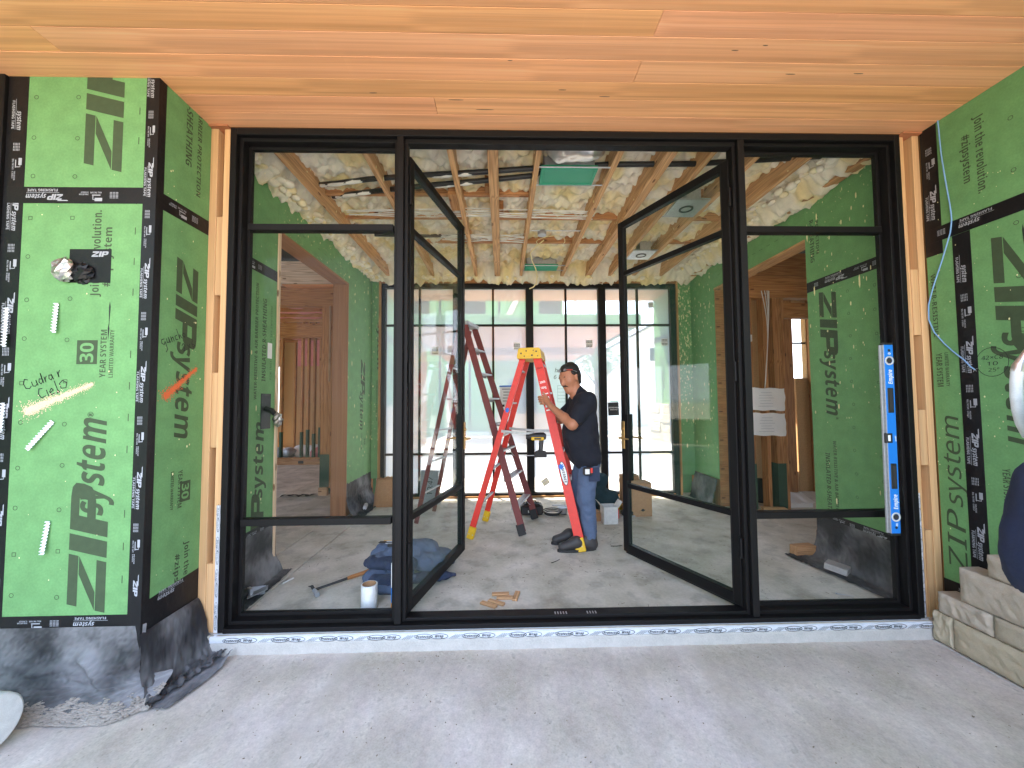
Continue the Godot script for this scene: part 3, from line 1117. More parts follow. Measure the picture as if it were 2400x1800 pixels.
	# corrugated veneer ties nailed through the sheathing
	var ties := [[Vector3(-2.403, 1.97, f), Vector3(-2.397, 1.806, f), "upright corrugated metal tie above the marker note on the green pier"], [Vector3(-2.394, 1.333, f), Vector3(-2.504, 1.187, f), "slanting corrugated metal tie below the pale spray mark"], [Vector3(-2.394, 0.809, f), Vector3(-2.403, 0.642, f), "lowest corrugated metal tie on the green pier"], [Vector3(-2.662, 1.945, f), Vector3(-2.651, 1.731, f), "corrugated metal tie high on the black tape at the picture's left edge"], [Vector3(-2.655, 1.433, f), Vector3(-2.647, 1.274, f), "corrugated metal tie lower on the black tape at the picture's left edge"]]
	for e in ties:
		var a: Vector3 = e[0]
		var b: Vector3 = e[1]
		var tn := thing("wall_tie", e[2], "wall tie", (a + b) * 0.5, "corrugated wall ties on the pier")
		var dir := (b - a).normalized()
		var sd := dir.cross(Vector3.BACK).normalized()
		mb = MB.new()
		var L := (b - a).length()
		mb.grid(80, 2, func(p: int, q: int): return a + dir * (L * p / 80.0) + sd * ((q - 1) * (0.0115 + 0.0015 * sin(p / 80.0 * L / 0.0165 * TAU))) + Vector3(0, 0, 0.007 + 0.0045 * sin(p / 80.0 * L / 0.0165 * TAU) + 0.014 * p / 80.0), Vector3.BACK)
		part(tn, "corrugated_strip", mb, M.galvanised)
		mb = MB.new()
		mb.blob(b + dir * -0.012 + Vector3(0, 0, 0.020), Vector3(0.005, 0.005, 0.003), 8)
		part(tn, "nail_head", mb, M.zinc)


func spray(mb: MB, a: Vector3, b: Vector3, nn: Vector3, count: int, core: float, wide: float) -> void:
	var d := b - a
	var ux := d.normalized()
	var uy := nn.cross(ux)
	for k in count:
		var t := pow(rng.randf(), 1.25)
		var w := lerpf(wide, core, t) * (1.0 if rng.randf() < 0.75 else 1.9)
		var p := a + d * t + uy * rng.randfn() * w * 0.55 + ux * rng.randfn() * w * 0.5
		var r := rng.randf_range(0.0008, 0.0026) * lerpf(1.2, 0.8, t)
		mb.col = Color(1, 1, 1) * rng.randf_range(0.9, 1.06)
		var an := rng.randf() * TAU
		var q := []
		for e in 5:
			q.append(p + (ux * cos(an + e * TAU / 5) + uy * sin(an + e * TAU / 5)) * r + nn * rng.randf() * 0.0002)
		mb.poly(q, nn)


func make_left_window() -> void:
	var w := thing("black_window", "black framed window at the picture's left edge beside the pier", "window", Vector3(-3.3, 0.6, FZ))
	for e in [[Vector3(-2.80, 0.5, FZ - 0.09), Vector3(-2.722, SY, FZ + 0.02)], [Vector3(-3.9, SY - 0.08, FZ - 0.09), Vector3(-2.802, SY - 0.001, FZ + 0.02)], [Vector3(-3.9, 0.5, FZ - 0.09), Vector3(-2.802, 0.58, FZ + 0.02)], [Vector3(-3.98, 0.5, FZ - 0.09), Vector3(-3.902, SY, FZ + 0.02)]]:
		var mb := MB.new()
		mb.span(e[0], e[1], 0.003)
		part(w, "frame_member", mb, M.steel)
	var mb := MB.new()
	mb.span(Vector3(-3.9, 0.58, FZ - 0.05), Vector3(-2.802, SY - 0.081, FZ - 0.044), 0.0)
	part(w, "pane", mb, M.glass)
	var p := thing("sheathed_wall", "green sheathing under and beyond the window at the left edge", "wall", Vector3(-5, YF, 0.2))
	panel(p, Vector3(-3.98, YF, 0.25), Vector3(-2.722, 0.498, FZ - 0.002))
	panel(p, Vector3(-9.0, YF, 0.25), Vector3(-3.982, SY + 0.02, FZ - 0.002))


func make_wing() -> void:
	var w := thing("house_wing", "green sheathed house wing enclosing the porch on the left, outside the picture", "wall", Vector3(-4.8, YF, 3.0))
	panel(w, Vector3(-5.1, YF, FZ + 0.001), Vector3(-4.9, 3.62, 6.5))


func make_right_wall() -> void:
	var w := thing("sheathed_porch_wall", "green sheathed porch wall with black tape cross at the right edge", "wall", Vector3(RX + 0.1, YF, 1.0))
	var mb := MB.new()
	mb.span(Vector3(RX + 0.012, YF, -0.02), Vector3(RX + 0.16, SY + 0.3, 3.2), 0.0)
	part(w, "stud_core", mb, M.stud_core)
	panel(w, Vector3(RX, 2.5005, 0.0), Vector3(RX + 0.0119, SY + 0.3, 3.2))
	panel(w, Vector3(RX, 0.0, 0.0), Vector3(RX + 0.0119, 2.4975, 0.2))
	panel(w, Vector3(RX, 0.0, 0.203), Vector3(RX + 0.0119, 2.4975, 3.2))
	var up := Vector3.UP
	var bk := Vector3.BACK
	strip(w, "flashing_tape", Vector3(RX - 0.0012, 2.37, -0.0), Vector3(RX - 0.0002, SY, 0.10), M.tape)
	strip(w, "flashing_tape", Vector3(RX - 0.0024, 2.455, 0.0), Vector3(RX - 0.0014, 2.55, 3.2), M.tape)
	strip(w, "flashing_tape", Vector3(RX - 0.0012, 0.0, 0.153), Vector3(RX - 0.0002, 2.454, 0.248), M.tape)
	strip(w, "flashing_tape", Vector3(RX - 0.0036, -0.02, 0.0), Vector3(RX - 0.0026, 0.26, 0.9), M.tape)
	var tp := MB.new()
	tape_text(tp, Vector3(RX - 0.0016, 3.30, 0.005), -up, bk, 0.9, 0.09, 0.1)
	tape_text(tp, Vector3(RX - 0.0028, 2.55, 0.42), -bk, -up, 0.44, 0.09, 0.0)
	tape_text(tp, Vector3(RX - 0.0016, 2.37, 0.155), -up, bk, 2.3, 0.09, 0.0)
	tape_text(tp, Vector3(RX - 0.0040, 0.24, 0.30), -bk, -up, 0.3, 0.08, 0.0)
	part(w, "tape_print", tp, M.tape_print)
	var pr := MB.new()
	var x := RX - 0.0007
	mark(pr, Vector3(x, 2.36, 0.345), -up, bk, 0.19, 0.66)
	say(pr, "system", Vector3(x, 1.80, 0.365), -up, bk, 0.15, 0.62, 0.22)
	say(pr, "Join the revolution.", Vector3(x, 3.13, 0.30), -up, bk, 0.045, 0.48)
	say(pr, "#zipsystem", Vector3(x, 3.05, 0.232), -up, bk, 0.042, 0.30)
	say(pr, "YEAR SYSTEM", Vector3(x, 1.72, 0.025), -up, bk, 0.035, 0.22)
	say(pr, "LIMITED WARRANTY", Vector3(x, 1.72, 0.075), -up, bk, 0.02, 0.22)
	say(pr, "WATER-RESISTIVE", Vector3(x, 2.25, 0.02), -up, bk, 0.028, 0.42)
	say(pr, "ZIP", Vector3(x, 0.34, 0.135), up, -bk, 0.10, 0.36, 0.22, "regular")
	say(pr, "system", Vector3(x, 0.74, 0.130), up, -bk, 0.10, 0.56, 0.22, "regular")
	say(pr, "YEAR SYSTEM", Vector3(x, 1.02, 0.33), -up, bk, 0.035, 0.22)
	var rs := []
	for k in 9:
		rs.append(Vector3(x, 0.6 + k * 0.3, 0.46 + 0.004 * sin(k)))
		if k > 6:
			rs.append(Vector3(x, 0.6 + k * 0.3, 0.66))
	rings(pr, rs, -bk, up)
	part(w, "factory_print", pr, M.zip_print)
	var ink := MB.new()
	var cr := []
	for k in 25:
		cr.append(Vector3(RX - 0.0012, 1.635 + 0.085 * sin(TAU * k / 24.0), 0.315 + 0.075 * cos(TAU * k / 24.0)))
	ink.stroke(cr, 0.003, Vector3.LEFT)
	say(ink, "42×C8", Vector3(RX - 0.0012, 1.65, 0.265), bk, up, 0.024, 0.10, 0.1, "regular")
	say(ink, "10", Vector3(RX - 0.0012, 1.615, 0.29), bk, up, 0.022, 0.05, 0.1, "regular")
	say(ink, "25°", Vector3(RX - 0.0012, 1.578, 0.295), bk, up, 0.022, 0.05, 0.1, "regular")
	part(w, "marker_note", ink, M.ink)
	for e in [[2.35, 0.485], [0.62, 0.32]]:
		ink = MB.new()
		ink.poly([Vector3(RX - 0.0012, e[0], e[1] - 0.004), Vector3(RX - 0.0012, e[0] - 0.09, e[1]), Vector3(RX - 0.0012, e[0], e[1] + 0.005), Vector3(RX - 0.0012, e[0] + 0.03, e[1])], Vector3.LEFT)
		part(w, "ink_drip", ink, M.ink)
	var fl := MB.new()
	flecks(fl, 150, Vector3(RX, 0.4, 0.75), -bk, up, 0.75, 2.4, 0.0015, 0.006)
	part(w, "foam_spatter", fl, M.foam_fleck).set_meta("kind", "stuff")
	# thin blue cable dangling from the soffit
	var c := thing("blue_cable", "thin pale blue cable dangling down the right green wall", "cable", Vector3(RX - 0.01, 1.6, 0.1))
	var key := [[3.24, 0.122], [3.0, 0.135], [2.80, 0.152], [2.66, 0.162], [2.56, 0.163], [2.48, 0.15], [2.32, 0.10], [2.16, 0.045], [2.05, 0.014], [1.95, 0.006], [1.86, 0.03], [1.78, 0.08], [1.72, 0.13], [1.66, 0.19], [1.60, 0.235]]
	var pts := []
	for k in key.size() - 1:
		for q in 4:
			var t := q / 4.0
			pts.append(Vector3(RX - 0.012 - 0.006 * sin(k + t), lerpf(key[k][0], key[k + 1][0], t), lerpf(key[k][1], key[k + 1][1], t)))
	pts.append(Vector3(RX - 0.012, 1.595, 0.24))
	mb = MB.new()
	mb.tube(pts, 0.0038, 6)
	part(c, "cable_jacket", mb, M.blue_cable)
	mb = MB.new()
	for e in [[0.012, 0.012], [-0.004, 0.018], [0.014, -0.004]]:
		mb.tube([Vector3(RX - 0.012, 1.597, 0.238), Vector3(RX - 0.016, 1.597 - e[0], 0.238 + e[1])], 0.001, 4)
	part(c, "bare_strand", mb, M.zinc)


func make_stones() -> void:
	var w := thing("stone_veneer", "stepped tan limestone blocks being laid against the right green wall", "stone wall", Vector3(2.79, YF, 0.3))
	var nz := noise(61, 7.0)
	var lay := [
		[-0.105, 0.078, [0.036, 0.145, 0.62, 1.1, 1.7]],
		[0.084, 0.205, [0.066, 0.345, 0.86, 1.4]],
		[0.211, 0.408, [0.19, 0.62, 1.15]],
		[0.414, 0.535, [0.33, 0.66, 1.1]],
	]
	for e in lay:
		var zs: Array = e[2]
		for k in zs.size() - 1:
			var mb := MB.new()
			var t := rng.randf_range(0.85, 1.08)
			mb.col = Color(0.50 * t, 0.42 * t, 0.325 * t * rng.randf_range(0.92, 1.05))
			var z0: float = zs[k] + 0.003
			var z1: float = zs[k + 1] - 0.003
			var nx := 4
			var face := func(a: int, b: int) -> Vector3:
				var y := lerpf(e[0], e[1], b / 9.0)
				var z := lerpf(z0, z1, a / 22.0)
				var rim := 0.0 if (a in [0, 22] or b in [0, 9]) else 1.0
				return Vector3(2.744 - rim * (0.010 + 0.022 * absf(nz.get_noise_3d(z * 1.6, y * 2.2, e[0] * 9.0 + k))) + 0.007 * nz.get_noise_3d(z * 4.0, y * 4.0, 7.0 + k), y + (0.004 * nz.get_noise_2d(z * 6.0, e[0] * 20.0 + b) if b in [0, 9] else 0.0), z)
			mb.grid(22, 9, face, Vector3.LEFT)
			# top, bottom and ends run back to the wall
			for b in [0, 9]:
				mb.grid(22, 1, func(a: int, q: int): return face.call(a, b).lerp(Vector3(RX - 0.005, lerpf(e[0], e[1], b / 9.0), lerpf(z0, z1, a / 22.0)), q), Vector3(0, b - 4, 0))
			for a in [0, 22]:
				mb.grid(9, 1, func(b: int, q: int): return face.call(a, b).lerp(Vector3(RX - 0.005, lerpf(e[0], e[1], b / 9.0), lerpf(z0, z1, a / 22.0)), q), Vector3(0, 0, a - 11))
			part(w, "stone_block", mb, M.stone)
	var mb := MB.new()
	mb.span(Vector3(2.745, -0.114, 0.04), Vector3(RX - 0.004, 0.53, 0.335), 0.0)
	mb = MB.new()
	mb.grid(40, 2, func(a: int, b: int): return Vector3(2.735 - b * 0.011 - 0.004 * sin(a * 1.9) * (b * 0.5), -0.1085 - b * 0.003, 0.04 + a * 0.04), Vector3.UP)
	part(w, "mortar_bead", mb, M.concrete_curb)


# ---------------------------------------------------------------- rough framing beside the steel frame
func make_stud_packs() -> void:
	for side in [0, 1]:
		var g := thing("framing_post", ["pale laminated framing post between green pier and black frame", "pale laminated framing post between black frame and right green wall"][side], "framing post", Vector3([-1.84, 2.8][side], 0, -0.06), "framing posts beside the steel frame")
		var xo: float = [LX + 0.001, RX - 0.001][side]
		var xi: float = [-1.782, 2.737][side]
		var s: float = [1.0, -1.0][side]
		var base := Color(0.62, 0.43, 0.225)
		var top := SY - 0.012
		plank(g, "stud", Vector3(xo, -0.02, -0.14), Vector3(xo + s * 0.046, top, -0.008), 1, base * 1.0, M.fir)
		plank(g, "stud", Vector3(xi - s * 0.038, -0.02, -0.14), Vector3(xi, top, -0.012 if side == 0 else -0.02), 1, base * 1.08, M.fir)
		var ys: Array = [[-0.02, 0.42, 1.14, 1.62, 2.12, 2.64, top], [-0.02, 0.56, 0.98, 1.35, 1.85, 2.3, top]][side]
		for k in ys.size() - 1:
			var deep: float = -0.014 if k % 2 == 0 else -0.07
			var tint := base * rng.randf_range(0.9, 1.06)
			plank(g, "spacer_block", Vector3(xo + s * 0.0465, ys[k] + 0.001, -0.14), Vector3(xi - s * 0.0385, ys[k + 1] - 0.001, deep), 1, tint, M.fir)
		plank(g, "top_plate", Vector3(xo, top + 0.001, -0.14), Vector3(xi, SY - 0.0005, 0.02), 0, Color(0.45, 0.2, 0.1), M.fir)
	# white flashing membrane printed with its maker's mark
	var w := thing("flashing_wrap", "white printed flashing membrane folded out under the black door frame", "flashing", Vector3(0.4, -0.02, 0.05))
	var mb := MB.new()
	mb.grid(90, 2, func(a: int, b: int): return Vector3(lerpf(-1.79, 2.745, a / 90.0), [-0.036, -0.003, 0.001][b], [0.0388, 0.0415, 0.003][b] + 0.0018 * sin(a * 1.3) * (1 if b == 1 else 0)), Vector3.BACK)
	part(w, "membrane_strip", mb, M.wrap)
	mb = MB.new()
	mb.span(Vector3(-1.802, -0.02, -0.0095), Vector3(-1.7755, 0.78, -0.0075), 0.0)
	part(w, "membrane_strip", mb, M.wrap)
	mb = MB.new()
	mb.span(Vector3(2.7305, -0.02, -0.016), Vector3(2.752, 0.80, -0.014), 0.0)
	part(w, "membrane_strip", mb, M.wrap)
	var pr := MB.new()
	var x := -1.70
	while x < 2.66:
		say(pr, "Protecto", Vector3(x, -0.028, 0.0436), Vector3.RIGHT, Vector3.UP, 0.015, 0.085, 0.3)
		say(pr, "Wrap", Vector3(x + 0.112, -0.027, 0.0436), Vector3.RIGHT, Vector3.UP, 0.016, 0.054, 0.3)
		for e in [0.046, 0.142]:
			var pts := []
			for k in 13:
				pts.append(Vector3(x + e + 0.055 * cos(TAU * k / 12.0), -0.020 + 0.0155 * sin(TAU * k / 12.0), 0.0436))
			pr.stroke(pts, 0.0026, Vector3.BACK)
		for k in 4:
			pr.stroke([Vector3(x + 0.205 + k * 0.013, -0.033, 0.0436), Vector3(x + 0.245 + k * 0.013, -0.010, 0.0436)], 0.0018, Vector3.BACK)
		x += 0.29
	for sd in [0, 1]:
		var y := 0.02
		while y < 0.70:
			var px: float = [-1.799, 2.735][sd]
			var pz: float = [-0.0069, -0.0132][sd]
			say(pr, "Protecto", Vector3(px + 0.004, y + 0.08, pz), Vector3.DOWN, Vector3.RIGHT, 0.010, 0.08, 0.3, "serif")
			say(pr, "Wrap", Vector3(px + 0.003, y + 0.15, pz), Vector3.DOWN, Vector3.RIGHT, 0.011, 0.055, 0.3, "serif")
			for e in [0.04, 0.122]:
				var pts := []
				for k in 13:
					pts.append(Vector3(px + 0.0095 + 0.0095 * cos(TAU * k / 12.0), y + e + 0.045 * sin(TAU * k / 12.0), pz))
				pr.stroke(pts, 0.0016, Vector3.BACK)
			y += 0.20
	part(w, "membrane_print", pr, M.ink)


# ---------------------------------------------------------------- the steel door wall, front and back
func make_front_frame() -> void:
	var w := thing("steel_door_frame", "black steel door frame with glazed sidelights at the front", "door frame", Vector3(0.478, 0, -0.07))
	var L := -1.775
	var R := 2.73
	var T := 3.232
	var add := func(called: String, a: Vector3, b: Vector3, ch := 0.003) -> void:
		var mb := MB.new()
		mb.span(a, b, ch)
		part(w, called, mb, M.steel)
	add.call("jamb", Vector3(L, 0.002, -0.14), Vector3(L + 0.04, T, 0.0))
	add.call("jamb", Vector3(R - 0.04, 0.002, -0.14), Vector3(R, T, 0.0))
	add.call("head", Vector3(L + 0.0402, T - 0.045, -0.14), Vector3(R - 0.0402, T, 0.0005))
	add.call("sill", Vector3(L + 0.0402, 0.002, -0.14), Vector3(R - 0.0402, 0.03, 0.012))
	add.call("mullion", Vector3(-0.69, 0.0302, -0.14), Vector3(-0.645, T - 0.0452, -0.0005))
	add.call("mullion", Vector3(1.601, 0.0302, -0.14), Vector3(1.646, T - 0.0452, -0.0005))
	# stepped stops round each opening
	var stops := func(a: float, b: float) -> void:
		for e in [[0.022, -0.095, -0.035], [0.040, -0.130, -0.0955]]:
			var q: float = e[0]
			add.call("glazing_stop", Vector3(a + 0.0002, 0.031, e[1]), Vector3(a + q, T - 0.046, e[2]), 0.002)
			add.call("glazing_stop", Vector3(b - q, 0.031, e[1]), Vector3(b - 0.0002, T - 0.046, e[2]), 0.002)
			add.call("glazing_stop", Vector3(a + q + 0.0002, T - 0.045 - q, e[1]), Vector3(b - q - 0.0002, T - 0.0455, e[2]), 0.002)
			add.call("glazing_stop", Vector3(a + q + 0.0002, 0.0305, e[1]), Vector3(b - q - 0.0002, 0.030 + q, e[2]), 0.002)
	stops.call(L + 0.04, -0.69)
	stops.call(1.646, R - 0.04)
	for e in [[L + 0.0805, -0.7305], [1.6865, R - 0.0805]]:
		for y in [0.65, 2.60]:
			add.call("glazing_bar", Vector3(e[0], y - 0.022, -0.128), Vector3(e[1], y + 0.022, -0.07), 0.003)
		for q in [[0.0705, 0.6275], [0.6725, 2.5775], [2.6225, T - 0.0855]]:
			var mb := MB.new()
			mb.span(Vector3(e[0], q[0], -0.115), Vector3(e[1], q[1], -0.109), 0.0)
			part(w, "glass_pane", mb, M.glass)
	# door rebate: head step and threshold
	add.call("door_stop", Vector3(-0.6448, T - 0.075, -0.075), Vector3(1.6008, T - 0.0452, -0.03), 0.002)
	add.call("door_stop", Vector3(-0.6448, 0.031, -0.075), Vector3(-0.622, T - 0.0755, -0.03), 0.002)
	add.call("door_stop", Vector3(1.578, 0.031, -0.075), Vector3(1.6008, T - 0.0755, -0.03), 0.002)
	add.call("threshold", Vector3(-0.6448, 0.0302, -0.12), Vector3(1.6008, 0.05, -0.035), 0.004)
	var mb := MB.new()
	for k in 9:
		mb.span(Vector3(0.33 + k * 0.018 + (0.12 if k > 4 else 0.0), 0.0501, -0.078), Vector3(0.338 + k * 0.018 + (0.12 if k > 4 else 0.0), 0.0506, -0.048), 0.0)
	part(w, "floor_bolt_strike", mb, M.zinc)


# one glazed leaf, hinged at x = 0 and reaching to +x; z = 0 is its outer face
func make_door(called: String, label: String, hinge: Vector3, angle: float, mirror: bool) -> Node3D:
	var d := thing(called, label, "door", hinge, "double door leaves")
	var W := 1.095
	var H := 3.03
	var y0 := 0.062
	var D := 0.055
	var s := 1.0
	var bs := Basis(Vector3.UP, angle)
	if mirror:
		bs = bs * Basis(Vector3(-1, 0, 0), Vector3.UP, Vector3.BACK)
	var add := func(n: String, a: Vector3, b: Vector3, m: Material, ch := 0.003) -> MeshInstance3D:
		var mb := MB.new()
		mb.span(Vector3(a.x * (-1 if mirror else 1), a.y, a.z), Vector3(b.x * (-1 if mirror else 1), b.y, b.z), ch)
		var o := part(d, n, mb.mesh(), m)
		o.transform = Transform3D(Basis(Vector3.UP, angle), Vector3.ZERO)
		return o
	var at := func(p: Vector3) -> Vector3: return Vector3(p.x * (-1 if mirror else 1), p.y, p.z)
	var st := 0.058
	add.call("stile", Vector3(0, y0, -D), Vector3(st, y0 + H, 0), M.steel)
	add.call("stile", Vector3(W - st, y0, -D), Vector3(W, y0 + H, 0), M.steel)
	add.call("rail", Vector3(st + 0.0003, y0 + H - st, -D), Vector3(W - st - 0.0003, y0 + H, -0.0005), M.steel)
	add.call("rail", Vector3(st + 0.0003, y0, -D), Vector3(W - st - 0.0003, y0 + st + 0.012, -0.0005), M.steel)
	for y in [0.655, 2.60]:
		add.call("glazing_bar", Vector3(st + 0.0003, y - 0.02, -D + 0.004), Vector3(W - st - 0.0003, y + 0.02, -0.004), M.steel)
	for q in [[y0 + st + 0.0122, 0.6348], [0.6752, 2.5798], [2.6202, y0 + H - st - 0.0003]]:
		add.call("glass_pane", Vector3(st + 0.0003, q[0], -0.031), Vector3(W - st - 0.0003, q[1], -0.025), M.door_glass, 0.0)
		for z in [-0.042, -0.0195]:
			add.call("glazing_bead", Vector3(st + 0.0004, q[0] + 0.0002, z), Vector3(st + 0.012, q[1] - 0.0002, z + 0.011), M.gasket, 0.001)
			add.call("glazing_bead", Vector3(W - st - 0.012, q[0] + 0.0002, z), Vector3(W - st - 0.0004, q[1] - 0.0002, z + 0.011), M.gasket, 0.001)
	add.call("sweep", Vector3(0.01, y0 - 0.022, -0.035), Vector3(W - 0.01, y0 - 0.0003, -0.02), M.gasket, 0.001)
	# lock stile thickening, edge plate, lever
	add.call("lock_stile", Vector3(W - st - 0.03, 0.70, -D - 0.004), Vector3(W - st - 0.0004, 1.30, 0.004), M.steel)
	add.call("lock_plate", Vector3(W + 0.0003, 0.985, -D + 0.012), Vector3(W + 0.004, 1.235, -0.012), M.brass, 0.001)
	for z in [1, -1]:
		var base: float = 0.0045 if z > 0 else -D - 0.0045
		add.call("lock_plate", Vector3(W - 0.05, 0.985, minf(base, base + z * 0.006)), Vector3(W - 0.008, 1.235, maxf(base, base + z * 0.006)), M.brass, 0.002)
		var mb := MB.new()
		var r: Vector3 = at.call(Vector3(W - 0.03, 1.085, base))
		var e: Vector3 = at.call(Vector3(W - 0.03, 1.085, base + z * 0.055))
		var f: Vector3 = at.call(Vector3(W - 0.15, 1.083, base + z * 0.058))
		mb.tube([r, e], 0.010, 10)
		mb.tube([e, e.lerp(f, 0.5), f], [0.009, 0.008, 0.006], 8)
		var o := part(d, "lever_handle", mb.mesh(), M.brass)
		o.transform = Transform3D(Basis(Vector3.UP, angle), Vector3.ZERO)
		mb = MB.new()
		var k: Vector3 = at.call(Vector3(W - 0.03, 1.165, base))
		mb.tube([k, k + Vector3(0, 0, z * 0.016)], 0.013, 12)
		o = part(d, "lock_cylinder", mb.mesh(), M.brass)
		o.transform = Transform3D(Basis(Vector3.UP, angle), Vector3.ZERO)
	for y in [0.38, 1.55, 2.75]:
		var mb := MB.new()
		mb.tube([at.call(Vector3(-0.008, y, 0.004)), at.call(Vector3(-0.008, y + 0.13, 0.004))], 0.010, 10)
		var o := part(d, "hinge", mb.mesh(), M.steel)
		o.transform = Transform3D(Basis(Vector3.UP, angle), Vector3.ZERO)
	return d


func make_back_frame() -> void:
	var w := thing("steel_rear_doors", "black steel glazed door wall at the back of the room", "door frame", Vector3(0.43, 0, BZ - 0.07))
	var L := -1.815
	var R := 2.668
	var T := 3.215
	var z0 := BZ - 0.13
	var z1 := BZ - 0.005
	var add := func(called: String, a: Vector3, b: Vector3, m: Material, ch := 0.003) -> void:
		var mb := MB.new()
		mb.span(a, b, ch)
		part(w, called, mb, m)
	add.call("jamb", Vector3(L, 0.0, z0), Vector3(L + 0.06, T, z1), M.steel)
	add.call("jamb", Vector3(R - 0.085, 0.0, z0), Vector3(R, T, z1), M.steel)
	add.call("head", Vector3(L + 0.0602, 3.15, z0), Vector3(R - 0.0852, T, z1), M.steel)
	add.call("sill", Vector3(L + 0.0602, 0.001, z0), Vector3(R - 0.0852, 0.055, z1), M.steel)
	var thick := [[-0.745, -0.64], [0.364, 0.475], [1.478, 1.584]]
	for e in thick:
		add.call("mullion", Vector3(e[0], 0.0552, z0), Vector3(e[1], 3.1498, z1 - 0.002), M.steel)
	var cols := [L + 0.06, -0.745, -0.64, 0.364, 0.475, 1.478, 1.584, R - 0.085]
	for k in 4:
		var a: float = cols[2 * k] + 0.0002
		var b: float = cols[2 * k + 1] - 0.0002
		var m := (a + b) * 0.5
		for y in [0.64, 2.584]:
			add.call("glazing_bar", Vector3(a, y - 0.014, BZ - 0.085), Vector3(b, y + 0.014, BZ - 0.03), M.steel, 0.002)
		var rows := [0.0552, 0.626, 0.654, 2.57, 2.598, 3.1498]
		for q in 3:
			add.call("glazing_bar", Vector3(m - 0.014, rows[2 * q] + 0.0002, BZ - 0.083), Vector3(m + 0.014, rows[2 * q + 1] - 0.0002, BZ - 0.032), M.steel, 0.002)
			for h in 2:
				var xa := a if h == 0 else m + 0.0142
				var xb := m - 0.0142 if h == 0 else b
				add.call("glass_pane", Vector3(xa, rows[2 * q] + 0.0002, BZ - 0.066), Vector3(xb, rows[2 * q + 1] - 0.0002, BZ - 0.060), M.glass, 0.0)
				var mb := MB.new()
				mb.poly([Vector3(xa + 0.004, rows[2 * q] + 0.004, BZ - 0.069), Vector3(xb - 0.004, rows[2 * q] + 0.004, BZ - 0.069), Vector3(xb - 0.004, rows[2 * q + 1] - 0.004, BZ - 0.069), Vector3(xa + 0.004, rows[2 * q + 1] - 0.004, BZ - 0.069)], Vector3.BACK)
				part(w, "protective_film", mb, M.film)
	# rough wood round the frame
	for e in [[Vector3(L - 0.035, 0.0, BZ - 0.12), Vector3(L - 0.004, 3.25, BZ + 0.012)], [Vector3(R + 0.004, 0.0, BZ - 0.12), Vector3(R + 0.03, 3.25, BZ + 0.012)]]:
		plank(w, "rough_buck", e[0], e[1], 1, Color(0.58, 0.38, 0.16), M.pine)
	plank(w, "rough_buck", Vector3(L - 0.004, T + 0.004, BZ - 0.12), Vector3(R + 0.004, 3.25, BZ + 0.012), 0, Color(0.45, 0.26, 0.11), M.pine)
	plank(w, "sill_strip", Vector3(L + 0.06, 0.0005, BZ + 0.0), Vector3(R - 0.085, 0.026, BZ + 0.03), 0, Color(0.55, 0.36, 0.15), M.pine)
	# stickers and notices stuck on the panes
	var zf := BZ - 0.0585
	var label := func(x: float, y: float, wd: float, h: float, tilt: float, m: Material, ink: Material) -> void:
		var s := part(w, "glass_label", MB_quad(Vector3(x, y, zf), wd, h, tilt), m)
		var mb := MB.new()
		var r := Basis(Vector3.BACK, tilt)
		for k in 5:
			for q in 4:
				if (k * 7 + q * 3 + int(x * 10)) % 3 != 0:
					var c := r * Vector3(-wd * 0.36 + q * wd * 0.24, -h * 0.38 + k * h * 0.19, 0)
					mb.box(Vector3(x, y, zf + 0.0008) + c, Vector3(wd * 0.17, h * 0.10, 0.0004), 0.0, r)
		part(w, "label_print", mb, ink)
	label.call(1.335, 2.30, 0.10, 0.115, 0.0, M.paper, M.ink)
	label.call(0.225, 2.265, 0.10, 0.11, 0.0, M.paper, M.ink)
	label.call(2.30, 2.9, 0.08, 0.09, 0.1, M.paper, M.ink)
	label.call(2.50, 2.32, 0.10, 0.11, 0.0, M.paper, M.ink)
	label.call(0.64, 0.21, 0.11, 0.10, 0.6, M.paper, M.yellow_cable)
	label.call(1.80, 0.24, 0.09, 0.11, -0.4, M.paper, M.yellow_cable)
	label.call(-1.02, 2.20, 0.10, 0.12, 0.0, M.paper, M.ink)
	part(w, "notice_sheet", MB_quad(Vector3(0.058, 1.49, zf), 0.20, 0.33, 0.0), M.paper)
	part(w, "notice_band", MB_quad(Vector3(0.058, 1.655, zf + 0.001), 0.21, 0.022, 0.02), M.blue_print)
	var mb := MB.new()
	for k in 5:
		mb.box(Vector3(0.058 + 0.01 * (k % 2), 1.61 - k * 0.045, zf + 0.0012), Vector3(0.13 - 0.02 * (k % 3), 0.010, 0.0004), 0.0)
	mb.box(Vector3(0.005, 1.36, zf + 0.0012), Vector3(0.05, 0.035, 0.0004), 0.0)
	mb.box(Vector3(0.10, 1.36, zf + 0.0012), Vector3(0.06, 0.03, 0.0004), 0.0)
	part(w, "notice_print", mb, M.ink)
	part(w, "dark_placard", MB_quad(Vector3(1.69, 1.30, zf), 0.165, 0.20, 0.03), M.black_plastic)
	part(w, "placard_edge", MB_quad(Vector3(1.70, 1.415, zf), 0.12, 0.012, 0.0), M.green_tape)
	mb = MB.new()
	say(mb, "WEATHER SHIELD", Vector3(1.618, 1.31, zf + 0.001), Vector3.RIGHT, Vector3.UP, 0.018, 0.15)
	say(mb, "WINDOWS & DOORS", Vector3(1.64, 1.28, zf + 0.001), Vector3.RIGHT, Vector3.UP, 0.012, 0.11)
	part(w, "placard_print", mb, M.white_print)
	mb = MB.new()
	say(mb, "have", Vector3(0.80, 1.86, zf), Vector3.RIGHT, Vector3.UP, 0.07, 0.16, 0.2, "regular")
	say(mb, "6 No", Vector3(0.78, 1.76, zf), Vector3.RIGHT, Vector3.UP, 0.06, 0.18, 0.2, "regular")
